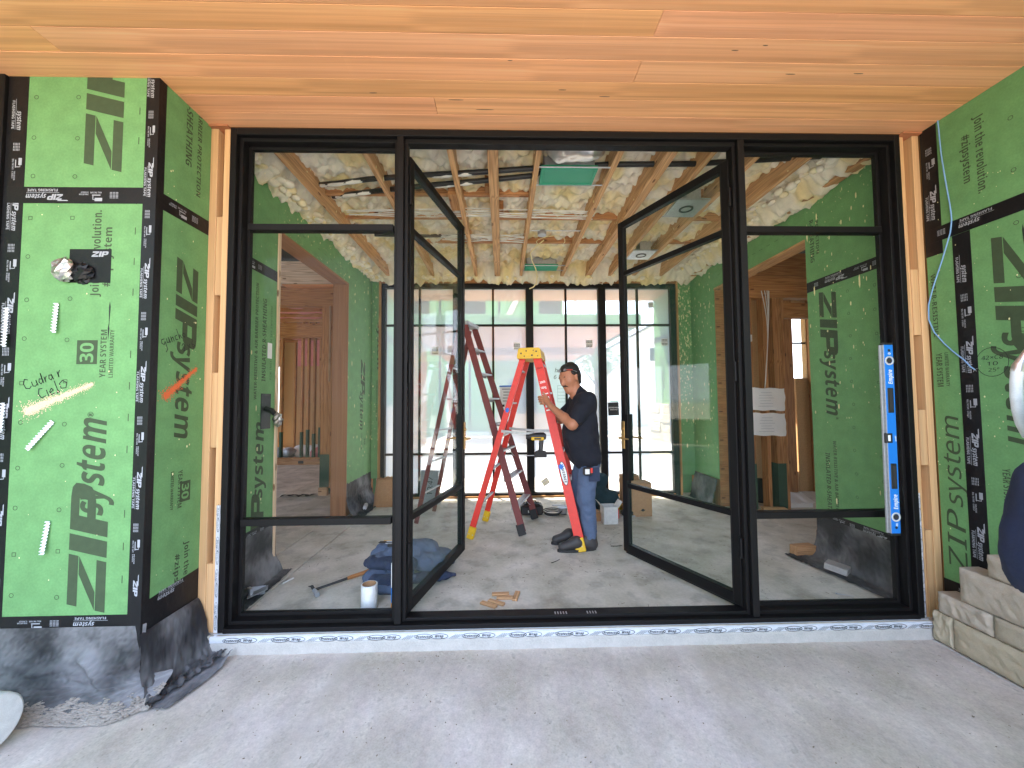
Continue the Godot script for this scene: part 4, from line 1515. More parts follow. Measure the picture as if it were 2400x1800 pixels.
	for k in 6:
		mb.stroke([Vector3(0.84, 1.66 - k * 0.05, zf), Vector3(0.97, 1.66 - k * 0.05, zf)], 0.003, Vector3.BACK)
	mb.stroke([Vector3(0.84, 1.66, zf), Vector3(0.84, 1.41, zf)], 0.003, Vector3.BACK)
	part(w, "marker_note", mb, M.ink)


func MB_quad(c: Vector3, w: float, h: float, tilt: float) -> MB:
	var mb := MB.new()
	mb.box(c, Vector3(w, h, 0.0008), 0.0, Basis(Vector3.BACK, tilt))
	return mb


# ---------------------------------------------------------------- entry room walls
func make_room_walls() -> void:
	var up := Vector3.UP
	var bk := Vector3.BACK
	var fw := Vector3.FORWARD
	# left wall with a cased opening
	var w := thing("room_wall", "dark green sheathed wall with cased opening on the room's left", "wall", Vector3(WL - 0.07, 0, -1.6))
	var T := 3.5
	for e in [[-0.02, -0.86, 0.40, 2.5185], [-0.02, -0.86, 2.5215, T], [-0.86, -2.372, 2.93, T], [-2.372, -3.44, 0.40, T]]:
		panel(w, Vector3(WL - 0.0119, e[2], e[1] + 0.0006), Vector3(WL, e[3], e[0] - 0.0006))
	for e in [[-0.02, -0.86, 0.0, T], [-0.86, -2.372, 2.93, T], [-2.372, -3.44, 0.0, T]]:
		var mb := MB.new()
		mb.span(Vector3(WL - 0.15, e[2], e[1]), Vector3(WL - 0.0121, e[3], e[0]), 0.0)
		part(w, "stud_core", mb, M.stud_core)
	strip(w, "flashing_tape", Vector3(WL + 0.0002, 2.47, -0.858), Vector3(WL + 0.0012, 2.56, -0.02), M.tape)
	strip(w, "flashing_tape", Vector3(WL + 0.0002, 0.36, -0.858), Vector3(WL + 0.0012, 0.44, -0.02), M.tape)
	strip(w, "flashing_tape", Vector3(WL + 0.0002, 2.57, -0.52), Vector3(WL + 0.0012, 3.25, -0.46), M.tape)
	var tp := MB.new()
	tape_text(tp, Vector3(WL + 0.0017, 2.56, -0.84), bk, -up, 0.8, 0.09, 0.1)
	tape_text(tp, Vector3(WL + 0.0017, 0.44, -0.84), bk, -up, 0.8, 0.08, 0.2)
	part(w, "tape_print", tp, M.tape_print)
	var pr := MB.new()
	var x := WL + 0.0007
	mark(pr, Vector3(x, 0.16, -0.735), up, bk, 0.16, 0.52)
	say(pr, "system", Vector3(x, 0.655, -0.715), up, bk, 0.13, 0.60, 0.22)
	say(pr, "INSULATED R-SHEATHING", Vector3(x, 1.60, -0.72), up, bk, 0.05, 0.68)
	say(pr, "WATER-RESISTIVE & AIR BARRIER PROTECTION", Vector3(x, 1.45, -0.61), up, bk, 0.034, 0.93)
	say(pr, "FOR INSTALLATION SEE ZIPSYSTEM", Vector3(x, 1.62, -0.80), up, bk, 0.022, 0.62, 0.0, "regular")
	say(pr, "IP", Vector3(x, 2.66, -0.50), up, bk, 0.17, 0.5, 0.22)
	mark(pr, Vector3(x, 2.02, -2.86), -up, fw, 0.16, 0.46)
	say(pr, "system", Vector3(x, 1.58, -2.84), -up, fw, 0.13, 0.52, 0.22)
	say(pr, "YEAR SYSTEM", Vector3(x, 1.0, -2.9), -up, fw, 0.035, 0.22)
	say(pr, "30", Vector3(x, 0.93, -3.0), -up, fw, 0.06, 0.1)
	for k in 14:
		pr.box(Vector3(WL + 0.0006, 3.06, -1.0 - k * 0.15), Vector3(0.0006, 0.004, 0.05), 0.0)
	rings(pr, [Vector3(x, 1.2, -0.33), Vector3(x, 1.5, -0.34), Vector3(x, 1.8, -0.33), Vector3(x, 2.1, -0.34), Vector3(x, 2.3, -0.34), Vector3(x, 0.9, -0.33)], fw, up, 0.013)
	part(w, "factory_print", pr, M.zip_print)
	var ink := MB.new()
	say(ink, "405", Vector3(x + 0.0005, 1.80, -0.36), (fw * 0.93 + up * 0.36).normalized(), (up * 0.93 - fw * 0.36).normalized(), 0.07, 0.15, 0.1, "regular")
	part(w, "marker_note", ink, M.ink)
	var fl := MB.new()
	flecks(fl, 80, Vector3(WL, 0.5, -0.04), fw, up, 0.82, 2.8, 0.002, 0.009, 3.5)
	flecks(fl, 160, Vector3(WL, 0.5, -2.38), fw, up, 0.9, 2.75, 0.002, 0.010, 4.0)
	flecks(fl, 120, Vector3(WL, 2.95, -0.9), fw, up, 1.5, 0.4, 0.002, 0.008, 2.0)
	part(w, "foam_spatter", fl, M.foam_fleck).set_meta("kind", "stuff")
	var tag := MB.new()
	tag.box(Vector3(WL + 0.002, 1.86, -0.77), Vector3(0.001, 0.13, 0.06), 0.0)
	part(w, "paper_tag", tag, M.paper)
	# casing of reddish boards
	var ct := Color(0.74, 0.62, 0.52)
	var cs := thing("opening_casing", "reddish brown wooden casing lining the left room opening", "door casing", Vector3(WL - 0.07, 0, -1.6))
	plank(cs, "side_board", Vector3(WL - 0.17, 0.001, -0.882), Vector3(WL + 0.018, 2.93, -0.8605), 1, ct * 1.5, M.pine)
	plank(cs, "side_board", Vector3(WL - 0.17, 0.001, -2.3715), Vector3(WL + 0.018, 2.93, -2.35), 1, Color(0.92, 0.90, 0.84), M.cedar_trim)
	plank(cs, "head_board", Vector3(WL - 0.17, 2.908, -2.3495), Vector3(WL + 0.018, 2.9295, -0.8825), 2, Color(0.92, 0.90, 0.84), M.cedar_trim)
	# electrical sleeve with foil on the left wall
	var sl := thing("pipe_sleeve", "silver crushed foil sleeve on a black patch inside the left wall", "sleeve", Vector3(WL, 1.4, -0.7))
	strip(sl, "tape_patch", Vector3(WL + 0.0009, 1.21, -0.80), Vector3(WL + 0.0019, 1.50, -0.665), M.tape)
	var mb := MB.new()
	mb.tube([Vector3(WL, 1.38, -0.73), Vector3(WL + 0.05, 1.36, -0.735), Vector3(WL + 0.075, 1.33, -0.74)], [0.022, 0.022, 0.020], 10)
	part(sl, "tape_wrap", mb, M.tape)
	mb = MB.new()
	mb.crumple(Vector3(WL + 0.095, 1.285, -0.745), Vector3(0.035, 0.055, 0.032), 0.25, rng)
	part(sl, "foil_end", mb, M.foil)
	# right wall
	w = thing("room_wall", "dark green sheathed wall with rough opening on the room's right", "wall", Vector3(WR + 0.07, 0, -1.6))
	for e in [[-0.02, -1.06, 0.36, 2.4685], [-0.02, -1.06, 2.4715, T], [-1.06, -2.66, 2.955, T], [-2.66, -3.44, 0.36, T]]:
		panel(w, Vector3(WR, e[2], e[1] + 0.0006), Vector3(WR + 0.0119, e[3], e[0] - 0.0006))
	for e in [[-0.02, -1.06, 0.0, T], [-1.06, -2.66, 2.955, T], [-2.66, -3.44, 0.0, T]]:
		mb = MB.new()
		mb.span(Vector3(WR + 0.0121, e[2], e[1]), Vector3(WR + 0.15, e[3], e[0]), 0.0)
		part(w, "stud_core", mb, M.stud_core)
	plank(w, "header_edge", Vector3(WR - 0.001, 2.925, -2.66), Vector3(WR + 0.15, 2.9545, -1.062), 2, Color(0.62, 0.42, 0.22), M.pine)
	strip(w, "flashing_tape", Vector3(WR - 0.0012, 2.43, -1.058), Vector3(WR - 0.0002, 2.525, -0.02), M.tape)
	strip(w, "flashing_tape", Vector3(WR - 0.0012, 0.33, -1.058), Vector3(WR - 0.0002, 0.41, -0.02), M.tape)
	tp = MB.new()
	tape_text(tp, Vector3(WR - 0.0017, 2.525, -0.06), fw, -up, 1.0, 0.09, 0.0)
	tape_text(tp, Vector3(WR - 0.0017, 0.41, -0.1), fw, -up, 0.95, 0.08, 0.3)
	part(w, "tape_print", tp, M.tape_print)
	pr = MB.new()
	x = WR - 0.0007
	mark(pr, Vector3(x, 2.40, -0.925), -up, bk, 0.18, 0.56)
	say(pr, "system", Vector3(x, 1.86, -0.895), -up, bk, 0.15, 0.56, 0.22)
	say(pr, "®", Vector3(x, 1.27, -0.80), -up, bk, 0.025)
	say(pr, "INSULATED R-SHEATHING", Vector3(x, 0.945, -0.925), -up, bk, 0.045, 0.62)
	say(pr, "WATER-RESISTIVE & AIR BARRIER PROTECTION", Vector3(x, 1.06, -0.84), -up, bk, 0.032, 0.85)
	say(pr, "R-SHEATHING", Vector3(x, 3.10, -1.0), -up, bk, 0.045, 0.4)
	say(pr, "PROTECTION", Vector3(x, 3.10, -0.93), -up, bk, 0.03, 0.34)
	for k in 12:
		pr.box(Vector3(WR - 0.0006, 3.1, -1.2 - k * 0.12), Vector3(0.0006, 0.004, 0.05), 0.0)
	var rs := []
	for k in 11:
		rs.append(Vector3(x, 0.62 + k * 0.19, -0.63 + 0.005 * sin(k * 2.0)))
		rs.append(Vector3(x, 0.60 + k * 0.19, -0.40 + 0.005 * cos(k * 2.0)))
	rings(pr, rs, bk, up, 0.011)
	part(w, "factory_print", pr, M.zip_print)
	fl = MB.new()
	flecks(fl, 240, Vector3(WR, 0.5, -0.06), fw, up, 1.0, 2.85, 0.002, 0.010, 4.0, 0.6)
	flecks(fl, 150, Vector3(WR, 0.6, -2.68), fw, up, 0.6, 2.6, 0.003, 0.012, 3.0)
	for e in [[2.38, -0.52, 0.06], [2.43, -0.97, 0.05], [3.0, -1.03, 0.09]]:
		fl.blob(Vector3(WR, e[0], e[1]), Vector3(0.006, e[2], 0.008), 6)
	part(w, "foam_spatter", fl, M.foam_fleck).set_meta("kind", "stuff")
	# back wall: narrow strips beside the glazing and a header above
	w = thing("room_wall", "narrow dark green wall strips round the glazed back doors", "wall", Vector3(0.4, 0, BZ - 0.07))
	panel(w, Vector3(WL + 0.0005, 0.30, BZ - 0.16), Vector3(-1.851, T, BZ))
	panel(w, Vector3(2.699, 0.30, BZ - 0.16), Vector3(WR - 0.0005, T, BZ))
	mb = MB.new()
	mb.span(Vector3(-1.8505, 3.2505, BZ - 0.16), Vector3(2.6985, T, BZ), 0.0)
	part(w, "header", mb, M.stud_core)
	pr = MB.new()
	say(pr, "system", Vector3(-1.87, 2.62, BZ + 0.0007), -up, Vector3.RIGHT, 0.055, 0.7, 0.2)
	say(pr, "WATER-RESISTIVE & AIR BARRIER", Vector3(-1.88, 1.75, BZ + 0.0007), -up, Vector3.RIGHT, 0.02, 0.6)
	part(w, "factory_print", pr, M.zip_print)
	fl = MB.new()
	flecks(fl, 320, Vector3(2.70, 0.7, BZ), Vector3.RIGHT, up, 0.2, 2.5, 0.003, 0.014, 3.0, 0.55)
	flecks(fl, 60, Vector3(-1.95, 0.7, BZ), Vector3.RIGHT, up, 0.1, 2.5, 0.003, 0.008, 3.0)
	part(w, "foam_spatter", fl, M.foam_fleck).set_meta("kind", "stuff")
	# header above the front frame, hidden behind it
	var h := thing("door_header", "wooden header above the black steel door frame", "header", Vector3(0.4, 3.3, -0.07))
	mb = MB.new()
	mb.span(Vector3(-1.95, 3.2405, -0.14), Vector3(2.9, 3.62, -0.0205), 0.0)
	part(h, "beam", mb, M.stud_core)


# black waterproofing sheet that runs down a wall and out over the floor, dusted with concrete
func membrane(called: String, label: String, nu: int, nv: int, f: Callable, up: Vector3, seed_: int, dust: float) -> Node3D:
	var nz := noise(seed_, 2.6, FastNoiseLite.TYPE_SIMPLEX_SMOOTH, 4)
	var n2 := noise(seed_ + 1, 45.0, FastNoiseLite.TYPE_SIMPLEX_SMOOTH, 3)
	var mid: Vector3 = f.call(nu / 2, nv)
	var t := thing(called, label, "membrane", mid, "")
	var mb := MB.new()
	mb.grid(nu, nv, f, up, func(a: int, b: int, p: Vector3):
		var k := nz.get_noise_3dv(p) * 0.8 + n2.get_noise_3dv(p) * 0.22 + dust
		var d := smoothstep(-0.35, 0.75, k)
		return Color(0.014, 0.014, 0.017).lerp(Color(0.22, 0.215, 0.225), d))
	part(t, "sheet", mb, M.membrane)
	return t


func make_membranes() -> void:
	var nz := noise(81, 1.9, FastNoiseLite.TYPE_SIMPLEX_SMOOTH, 3)
	var n2 := noise(82, 5.0, FastNoiseLite.TYPE_SIMPLEX_SMOOTH, 2)
	# porch, left: down the pier, over a low ledge and onto the floor
	var prof := [[0.262, 0.3765], [0.20, 0.379], [0.12, 0.386], [0.05, 0.396], [0.005, 0.410], [-0.02, 0.435], [-0.045, 0.465], [-0.078, 0.497], [-0.108, 0.530]]
	var f1 := func(a: float, b: float) -> Vector3:
		var t: float = b / 44.0
		var x := lerpf(-3.1, lerpf(-1.892, -1.775, smoothstep(0.42, 0.62, t)), a / 90.0)
		var q := t * 8.0
		var k := mini(int(q), 7)
		var y := lerpf(prof[k][0], prof[k + 1][0], q - k)
		var z := lerpf(prof[k][1], prof[k + 1][1], q - k)
		var fold := n2.get_noise_3d(x * 0.55, t * 0.8, 2.0)
		var fine := nz.get_noise_3d(x * 2.2, t * 2.6, 5.0)
		z += 0.030 * absf(fold) * smoothstep(0.08, 0.4, t) + 0.022 * fine * smoothstep(0.3, 0.8, t)
		y += 0.016 * absf(fine) * smoothstep(0.4, 0.7, t)
		# a sharp crease running down to the corner
		var cr := absf(x + 2.16 - (t - 0.25) * 0.52)
		z += 0.035 * exp(-pow(cr / 0.035, 2.0)) * smoothstep(0.18, 0.3, t) * (1.0 - smoothstep(0.5, 0.62, t))
		# past the corner of the pier the sheet bends back round it
		z -= 0.17 * smoothstep(-1.93, -1.775, x) * (1.0 - 0.5 * t)
		return Vector3(x, maxf(y, YF + 0.006), z)
	var m := membrane("floor_membrane", "grey dusted black membrane draped from the left pier onto the porch floor", 90, 44, f1, Vector3(0, 1, 1), 90, 0.10)
	var mb := MB.new()
	# crust of mortar dust lying along the front of the sheet
	var n3 := noise(84, 6.0, FastNoiseLite.TYPE_SIMPLEX_SMOOTH, 4)
	for k in 5200:
		var a := rng.randf_range(30.0, 90.0)
		var b := 44.0 * (0.66 + 0.34 * sqrt(rng.randf()))
		var p: Vector3 = f1.call(a, b)
		if n3.get_noise_2d(p.x * 1.5, p.z * 3.0) * 0.5 + (b / 44.0 - 0.80) * 2.2 < 0.0:
			continue
		var r := rng.randf_range(0.002, 0.007)
		mb.col = Color(0.80, 0.75, 0.70) * rng.randf_range(0.8, 1.05)
		mb.blob(p + Vector3(0, 0.001, 0.001), Vector3(r * 1.8, r * 0.35, r * 1.3), 5)
	part(m, "mortar_crust", mb, M.concrete_curb).set_meta("kind", "stuff")
	# the torn piece round the corner, running to the foot of the frame
	var f2 := func(a: int, b: int) -> Vector3:
		var t: float = a / 40.0
		var s: float = b / 24.0
		var z := lerpf(0.385, 0.0, t) + s * 0.08 * (1.0 - 0.8 * t)
		var x := LX + 0.006 + s * (0.13 + 0.10 * t)
		var y := lerpf(0.22, YF + 0.02, smoothstep(0.0, 0.6, s)) + 0.05 * absf(n2.get_noise_3d(t * 0.9, s * 0.9, 3.0)) * smoothstep(0.1, 0.4, s)
		return Vector3(x + 0.03 * n2.get_noise_2d(t * 1.2, s * 1.0) * s, y, z)
	membrane("torn_membrane", "crumpled torn black membrane at the foot of the left framing post", 40, 24, f2, Vector3(1, 1, 0), 97, -0.02)
	var f3 := func(a: int, b: int) -> Vector3:
		var t: float = a / 30.0
		var s: float = b / 16.0
		var p := Vector3(-1.80, YF + 0.010, 0.455).lerp(Vector3(-1.73, YF + 0.010, 0.065), t)
		p.x += s * lerpf(0.115, 0.10, t) + 0.02 * s * sin(PI * t)
		p.y += 0.012 * absf(n2.get_noise_2d(t * 1.5, s * 1.5)) + 0.045 * smoothstep(0.55, 1.0, s) * smoothstep(0.7, 1.0, t)
		return p
	membrane("torn_membrane", "flat dark membrane flap lying on the porch floor by the curb", 30, 16, f3, Vector3(0, 1, 0), 99, 0.25)
	# inside left
	var f4 := func(a: int, b: int) -> Vector3:
		var z := lerpf(-0.03, -0.91, a / 40.0)
		var t: float = b / 30.0
		var dn := clampf(t / 0.6, 0, 1)
		var y := lerpf(0.40, 0.006, dn)
		var x := WL + 0.004 + 0.05 * smoothstep(0.55, 1.0, dn) + clampf((t - 0.55) / 0.45, 0, 1) * (0.15 - 0.05 * (a / 40.0)) + 0.012 * n2.get_noise_3d(z * 2.0, y * 2.0, 4.0) * smoothstep(0.1, 0.5, t)
		y += 0.014 * absf(n2.get_noise_2d(z * 3.0, t * 2.0)) * smoothstep(0.6, 0.8, t)
		return Vector3(maxf(x, WL + 0.003), y, z)
	membrane("wall_membrane", "dusty black membrane at the base of the room's left wall near the frame", 40, 30, f4, Vector3(1, 1, 0), 103, 0.10)
	var f5 := func(a: int, b: int) -> Vector3:
		var z := lerpf(-2.39, -3.29, a / 40.0)
		var t: float = b / 30.0
		var dn := clampf(t / 0.6, 0, 1)
		var x := WL + 0.004 + 0.06 * smoothstep(0.5, 1.0, dn) + clampf((t - 0.55) / 0.45, 0, 1) * 0.16 + 0.03 * absf(n2.get_noise_3d(z * 2.0, dn * 1.0, 4.0)) * smoothstep(0.05, 0.3, t)
		return Vector3(x, lerpf(0.40, 0.006, dn) + 0.03 * absf(n2.get_noise_2d(z * 3.0, t * 2.0)), z)
	membrane("wall_membrane", "wrinkled black membrane at the base of the far left corner", 40, 30, f5, Vector3(1, 1, 0), 105, -0.05)
	var f6 := func(a: int, b: int) -> Vector3:
		var z := lerpf(-0.05, -1.05, a / 50.0)
		var t: float = b / 30.0
		var dn := clampf(t / 0.55, 0, 1)
		var run := 0.14 + 0.12 * smoothstep(0.2, 1.0, a / 50.0)
		var x := WR - 0.004 - 0.05 * smoothstep(0.4, 1.0, dn) - clampf((t - 0.5) / 0.5, 0, 1) * run - 0.02 * absf(n2.get_noise_3d(z * 2.2, dn, 8.0)) * smoothstep(0.05, 0.3, t)
		return Vector3(x, lerpf(0.36, 0.006, dn) + 0.016 * absf(n2.get_noise_2d(z * 4.0, t * 3.0)) * smoothstep(0.5, 0.7, t), z)
	membrane("wall_membrane", "dusty black membrane at the base of the room's right wall", 50, 30, f6, Vector3(-1, 1, 0), 107, 0.06)
	var f7 := func(a: int, b: int) -> Vector3:
		var z := lerpf(-2.68, -3.29, a / 24.0)
		var t: float = b / 20.0
		return Vector3(WR - 0.004 - 0.12 * t - 0.04 * absf(n2.get_noise_2d(z * 4.0, t * 2.0)), lerpf(0.36, 0.006, minf(1.0, t * 1.4)), z)
	membrane("wall_membrane", "wrinkled black membrane in the far right corner behind the door", 24, 20, f7, Vector3(-1, 1, 0), 109, -0.05)


# ---------------------------------------------------------------- open ceiling
func make_ceiling() -> void:
	var g := structure("room_ceiling")
	var js := [[-1.69, 0.045], [-1.03, 0.045], [-0.385, 0.045], [-0.065, 0.085], [0.285, 0.042], [0.905, 0.05], [1.30, 0.085], [1.62, 0.042], [1.985, 0.05], [2.40, 0.045]]
	for e in js:
		var x: float = e[0]
		var h: float = e[1] * 0.5
		plank(g, "joist", Vector3(x - h, 3.30, BZ - 0.02), Vector3(x + h, 3.55, -0.145), 2, Color(0.80, 0.57, 0.32) * rng.randf_range(0.92, 1.08), M.pine, 0.003)
	plank(g, "ledger", Vector3(WR - 0.10, 3.27, BZ), Vector3(WR - 0.013, 3.52, -0.145), 2, Color(0.66, 0.43, 0.22), M.pine)
	# blocking between the joists
	for z in [-1.15, -1.62, -2.25]:
		for k in js.size() - 1:
			if rng.randf() < 0.6:
				plank(g, "blocking", Vector3(js[k][0] + js[k][1] * 0.5 + 0.001, 3.395, z), Vector3(js[k + 1][0] - js[k + 1][1] * 0.5 - 0.001, 3.52, z + 0.04), 0, Color(0.66, 0.40, 0.20) * rng.randf_range(0.9, 1.1), M.pine)
	plank(g, "scab_board", Vector3(-0.49, 3.31, -1.25), Vector3(-0.41, 3.52, -0.95), 2, Color(0.60, 0.36, 0.16), M.pine)
	plank(g, "scab_board", Vector3(-0.15, 3.36, -1.02), Vector3(-0.109, 3.5, -0.9), 2, Color(0.5, 0.28, 0.12), M.pine)
	plank(g, "scab_board", Vector3(-0.021, 3.36, -1.5), Vector3(0.02, 3.5, -1.3), 2, Color(0.5, 0.28, 0.12), M.pine)
	# spray foam: billows that bulge between the joists and sag where they meet the walls
	var cell := noise(201, 9.0, FastNoiseLite.TYPE_CELLULAR, 1)
	cell.cellular_return_type = FastNoiseLite.RETURN_DISTANCE
	cell.cellular_jitter = 0.95
	var cell2 := noise(202, 22.0, FastNoiseLite.TYPE_CELLULAR, 1)
	cell2.cellular_return_type = FastNoiseLite.RETURN_DISTANCE
	var big := noise(203, 1.3, FastNoiseLite.TYPE_SIMPLEX_SMOOTH, 3)
	var tone := noise(204, 1.7, FastNoiseLite.TYPE_SIMPLEX_SMOOTH, 3)
	var fo := MeshInstance3D.new()
	var mb := MB.new()
	var NU := 270
	var NV := 190
	mb.grid(NU, NV, func(a: int, b: int):
		var x := lerpf(WL + 0.001, WR - 0.001, float(a) / NU)
		var z := lerpf(-0.142, BZ + 0.001, float(b) / NV)
		var wx := x + 0.03 * big.get_noise_2d(z * 6.0, x * 6.0)
		var c1 := (cell.get_noise_2d(wx, z) + 1.0)            # 0 in the middle of a lobe
		var c2 := (cell2.get_noise_2d(wx, z) + 1.0)
		var lob := 1.0 - clampf(c1, 0, 1.2) / 1.2
		var bub := 1.0 - clampf(c2, 0, 1.2) / 1.2
		var y := 3.535 - 0.100 * lob - 0.038 * bub - 0.055 * big.get_noise_2d(x, z)
		var edge := maxf(maxf(1.0 - smoothstep(0.0, 0.26, x - WL), (1.0 - smoothstep(0.0, 0.16, WR - 0.1 - x)) * 0.8), 1.0 - smoothstep(0.0, 0.22, z - BZ))
		y -= edge * (0.225 + 0.05 * big.get_noise_2d(x * 4.0, z * 4.0))
		return Vector3(x, y, z), Vector3.DOWN, func(a: int, b: int, p: Vector3):
			var k := smoothstep(-0.25, 0.45, tone.get_noise_2d(p.x, p.z))
			var bright := 0.9 + 0.15 * tone.get_noise_2d(p.x * 5.0, p.z * 5.0)
			return Color(0.92, 0.86, 0.70).lerp(Color(0.92, 0.75, 0.38), k) * bright)
	fo.mesh = mb.mesh()
	fo.material_override = M.spray_foam
	fo.name = "spray_foam"
	fo.set_meta("kind", "stuff")
	fo.set_meta("label", "cream spray foam insulation filling the room ceiling between joists")
	fo.set_meta("category", "insulation")
	add_child(fo)
	# lumps oozing down over the joists
	mb = MB.new()
	for k in 420:
		var wall := k % 4
		var p := Vector3(WL + rng.randf() * 0.14, 3.235 + rng.randf() * 0.09, -rng.randf_range(0.2, 3.25))
		if wall == 2:
			p = Vector3(rng.randf_range(-1.8, 2.75), 3.265 + rng.randf() * 0.05, BZ + rng.randf() * 0.1)
		elif wall == 3:
			p = Vector3(WR - 0.12 - rng.randf() * 0.2, 3.36 + rng.randf() * 0.06, -rng.randf_range(0.2, 3.2))
		var r := rng.randf_range(0.014, 0.040)
		var t := rng.randf()
		mb.col = Color(0.92, 0.86, 0.72).lerp(Color(0.92, 0.76, 0.40), t * t)
		mb.blob(p, Vector3(r * rng.randf_range(0.9, 1.5), r * rng.randf_range(0.6, 1.0), r * rng.randf_range(0.9, 1.6)), 12)
	var lp := MeshInstance3D.new()
	lp.mesh = mb.mesh()
	lp.material_override = M.spray_foam
	lp.name = "foam_lumps"
	lp.set_meta("kind", "stuff")
	lp.set_meta("label", "lumpy cream foam squeezed out along the tops of the walls")
	lp.set_meta("category", "insulation")
	add_child(lp)
	# flecks of foam on the joists
	mb = MB.new()
	for e in js:
		for k in 26:
			var sd := -1.0 if rng.randf() < 0.5 else 1.0
			mb.blob(Vector3(e[0] + sd * e[1] * 0.5, rng.randf_range(3.31, 3.46), -rng.randf_range(0.2, 3.2)), Vector3(0.004, rng.randf_range(0.004, 0.016), rng.randf_range(0.004, 0.009)), 5)
	var fs := MeshInstance3D.new()
	fs.mesh = mb.mesh()
	fs.material_override = M.foam_fleck
	fs.name = "foam_flecks"
	fs.set_meta("kind", "stuff")
	fs.set_meta("label", "specks of cream foam stuck on the ceiling joists")
	fs.set_meta("category", "insulation")
	add_child(fs)
	# two insulated refrigerant lines
	var lines := [[[-1.70, 3.43, -1.02], [-1.45, 3.38, -0.90], [-1.15, 3.36, -0.80], [-0.7, 3.35, -0.72], [-0.2, 3.35, -0.67], [0.3, 3.36, -0.62], [0.9, 3.37, -0.58], [1.6, 3.37, -0.56], [2.8, 3.43, -0.52]], [[-1.64, 3.43, -1.22], [-1.4, 3.38, -1.08], [-1.15, 3.36, -0.99], [-0.7, 3.35, -0.88], [-0.2, 3.35, -0.80], [0.3, 3.37, -0.74], [0.45, 3.5, -0.72]]]
	for k in 2:
		var t := thing("refrigerant_line", ["longer black foam pipe crossing the ceiling with white foam patches", "shorter black foam pipe beside the longer one in the ceiling"][k], "pipe", Vector3(0, 3.4, -0.8), "black pipes in the ceiling")
		var pts := []
		for e in lines[k]:
			pts.append(Vector3(e[0], e[1], e[2]))
		mb = MB.new()
		mb.tube(pts, 0.022, 10)
		part(t, "pipe_insulation", mb, M.black_plastic)
		for q in [[0, 2], [3, 4]]:
			mb = MB.new()
			var a: Vector3 = pts[q[0]] + Vector3(0.08, -0.004, 0)
			var b: Vector3 = pts[q[1]] + Vector3(0, -0.004, 0)
			var pp := []
			var rr := []
			for s in 9:
				pp.append(a.lerp(b, s / 8.0) + Vector3(0, 0.012 * sin(s * 2.0) * 0.2 - 0.003, 0) if q[1] - q[0] < 2 else (pts[q[0]].lerp(pts[q[0] + 1], clampf(s / 4.0, 0, 1)) if s <= 4 else pts[q[0] + 1].lerp(pts[q[1]], (s - 4) / 4.0)) + Vector3(0, -0.006, 0.002))
				rr.append(0.019 + 0.0025 * sin(s * 2.3) - (0.012 if s in [0, 8] else 0.0))
			mb.tube(pp, rr, 8)
			part(t, "foam_overspray", mb, M.white_cable)
	var br := thing("condensate_line", "thin black pipe crossing the far part of the ceiling", "pipe", Vector3(-0.8, 3.4, -2.0))
	mb = MB.new()
	mb.tube([Vector3(-1.5, 3.40, -2.02), Vector3(-0.9, 3.39, -2.02), Vector3(-0.4, 3.40, -2.02)], 0.018, 8)
	part(br, "pipe_insulation", mb, M.black_plastic)
	# bundles of white cable
	for e in [[-1.55, 0.95, -1.35, 7, "bundle of white cables strung across the nearer blocking"], [-0.7, 0.3, -1.95, 9, "bundle of white cables strung across the far blocking"]]:
		var t := thing("cable_bundle", e[4], "cables", Vector3(e[0], 3.4, e[2]), "cable bundles in the ceiling")
		for k in int(e[3]):
			mb = MB.new()
			var pts := []
			for s in 15:
				var u := s / 14.0
				pts.append(Vector3(lerpf(e[0], e[1], u), 3.335 + 0.02 * sin(u * 5.0 + k) + 0.008 * (k % 3), e[2] + 0.012 * k - 0.05 + 0.03 * sin(u * 4.0 + k * 1.3)))
			mb.tube(pts, 0.0045, 5, false)
			part(t, "cable", mb, M.white_cable)
	# two air boots closed with green tape, hung on metal rails
	for k in 2:
		var z0: float = [-0.755, -2.95][k]
		var z1: float = [-0.535, -2.785][k]
		var t := thing("register_boot", ["larger green taped air boot under foil duct near the doors", "smaller green taped air boot near the back window"][k], "air vent", Vector3(0.55, 3.3, z0), "green taped air boots")
		mb = MB.new()
		mb.span(Vector3(0.335, 3.30, z0), Vector3(0.775, 3.312, z1), 0.003)
		part(t, "tape_cover", mb, M.green_tape)
		mb = MB.new()
		for e in [[Vector3(0.325, 3.296, z0 - 0.01), Vector3(0.785, 3.33, z0 + 0.02)], [Vector3(0.325, 3.296, z1 - 0.02), Vector3(0.785, 3.33, z1 + 0.01)], [Vector3(0.325, 3.296, z0 + 0.02), Vector3(0.355, 3.33, z1 - 0.02)], [Vector3(0.755, 3.296, z0 + 0.02), Vector3(0.785, 3.33, z1 - 0.02)]]:
			mb.span(e[0], e[1], 0.003)
		part(t, "tape_border", mb, M.green_tape)
		mb = MB.new()
		mb.span(Vector3(0.345, 3.332, z0 + 0.01), Vector3(0.765, 3.46, z1 - 0.01), 0.01)
		part(t, "metal_box", mb, M.zinc)
		for z in [z0 - 0.018, z1 + 0.018]:
			mb = MB.new()
			mb.tube([Vector3(0.30, 3.305, z), Vector3(0.885, 3.305, z)], 0.007, 6)
			part(t, "hanger_rail", mb, M.zinc)
		if k == 0:
			var bd := Body.new()
			bd.noise = noise(8, 9.0, FastNoiseLite.TYPE_CELLULAR, 1)
			bd.amp = 0.03
			bd.bone(Vector3(0.46, 3.42, -0.42), Vector3(0.70, 3.42, -0.42), 0.10, 0.10)
			mb = MB.new()
			bd.build(mb, 0.014)
			part(t, "foil_duct", mb, M.foil)
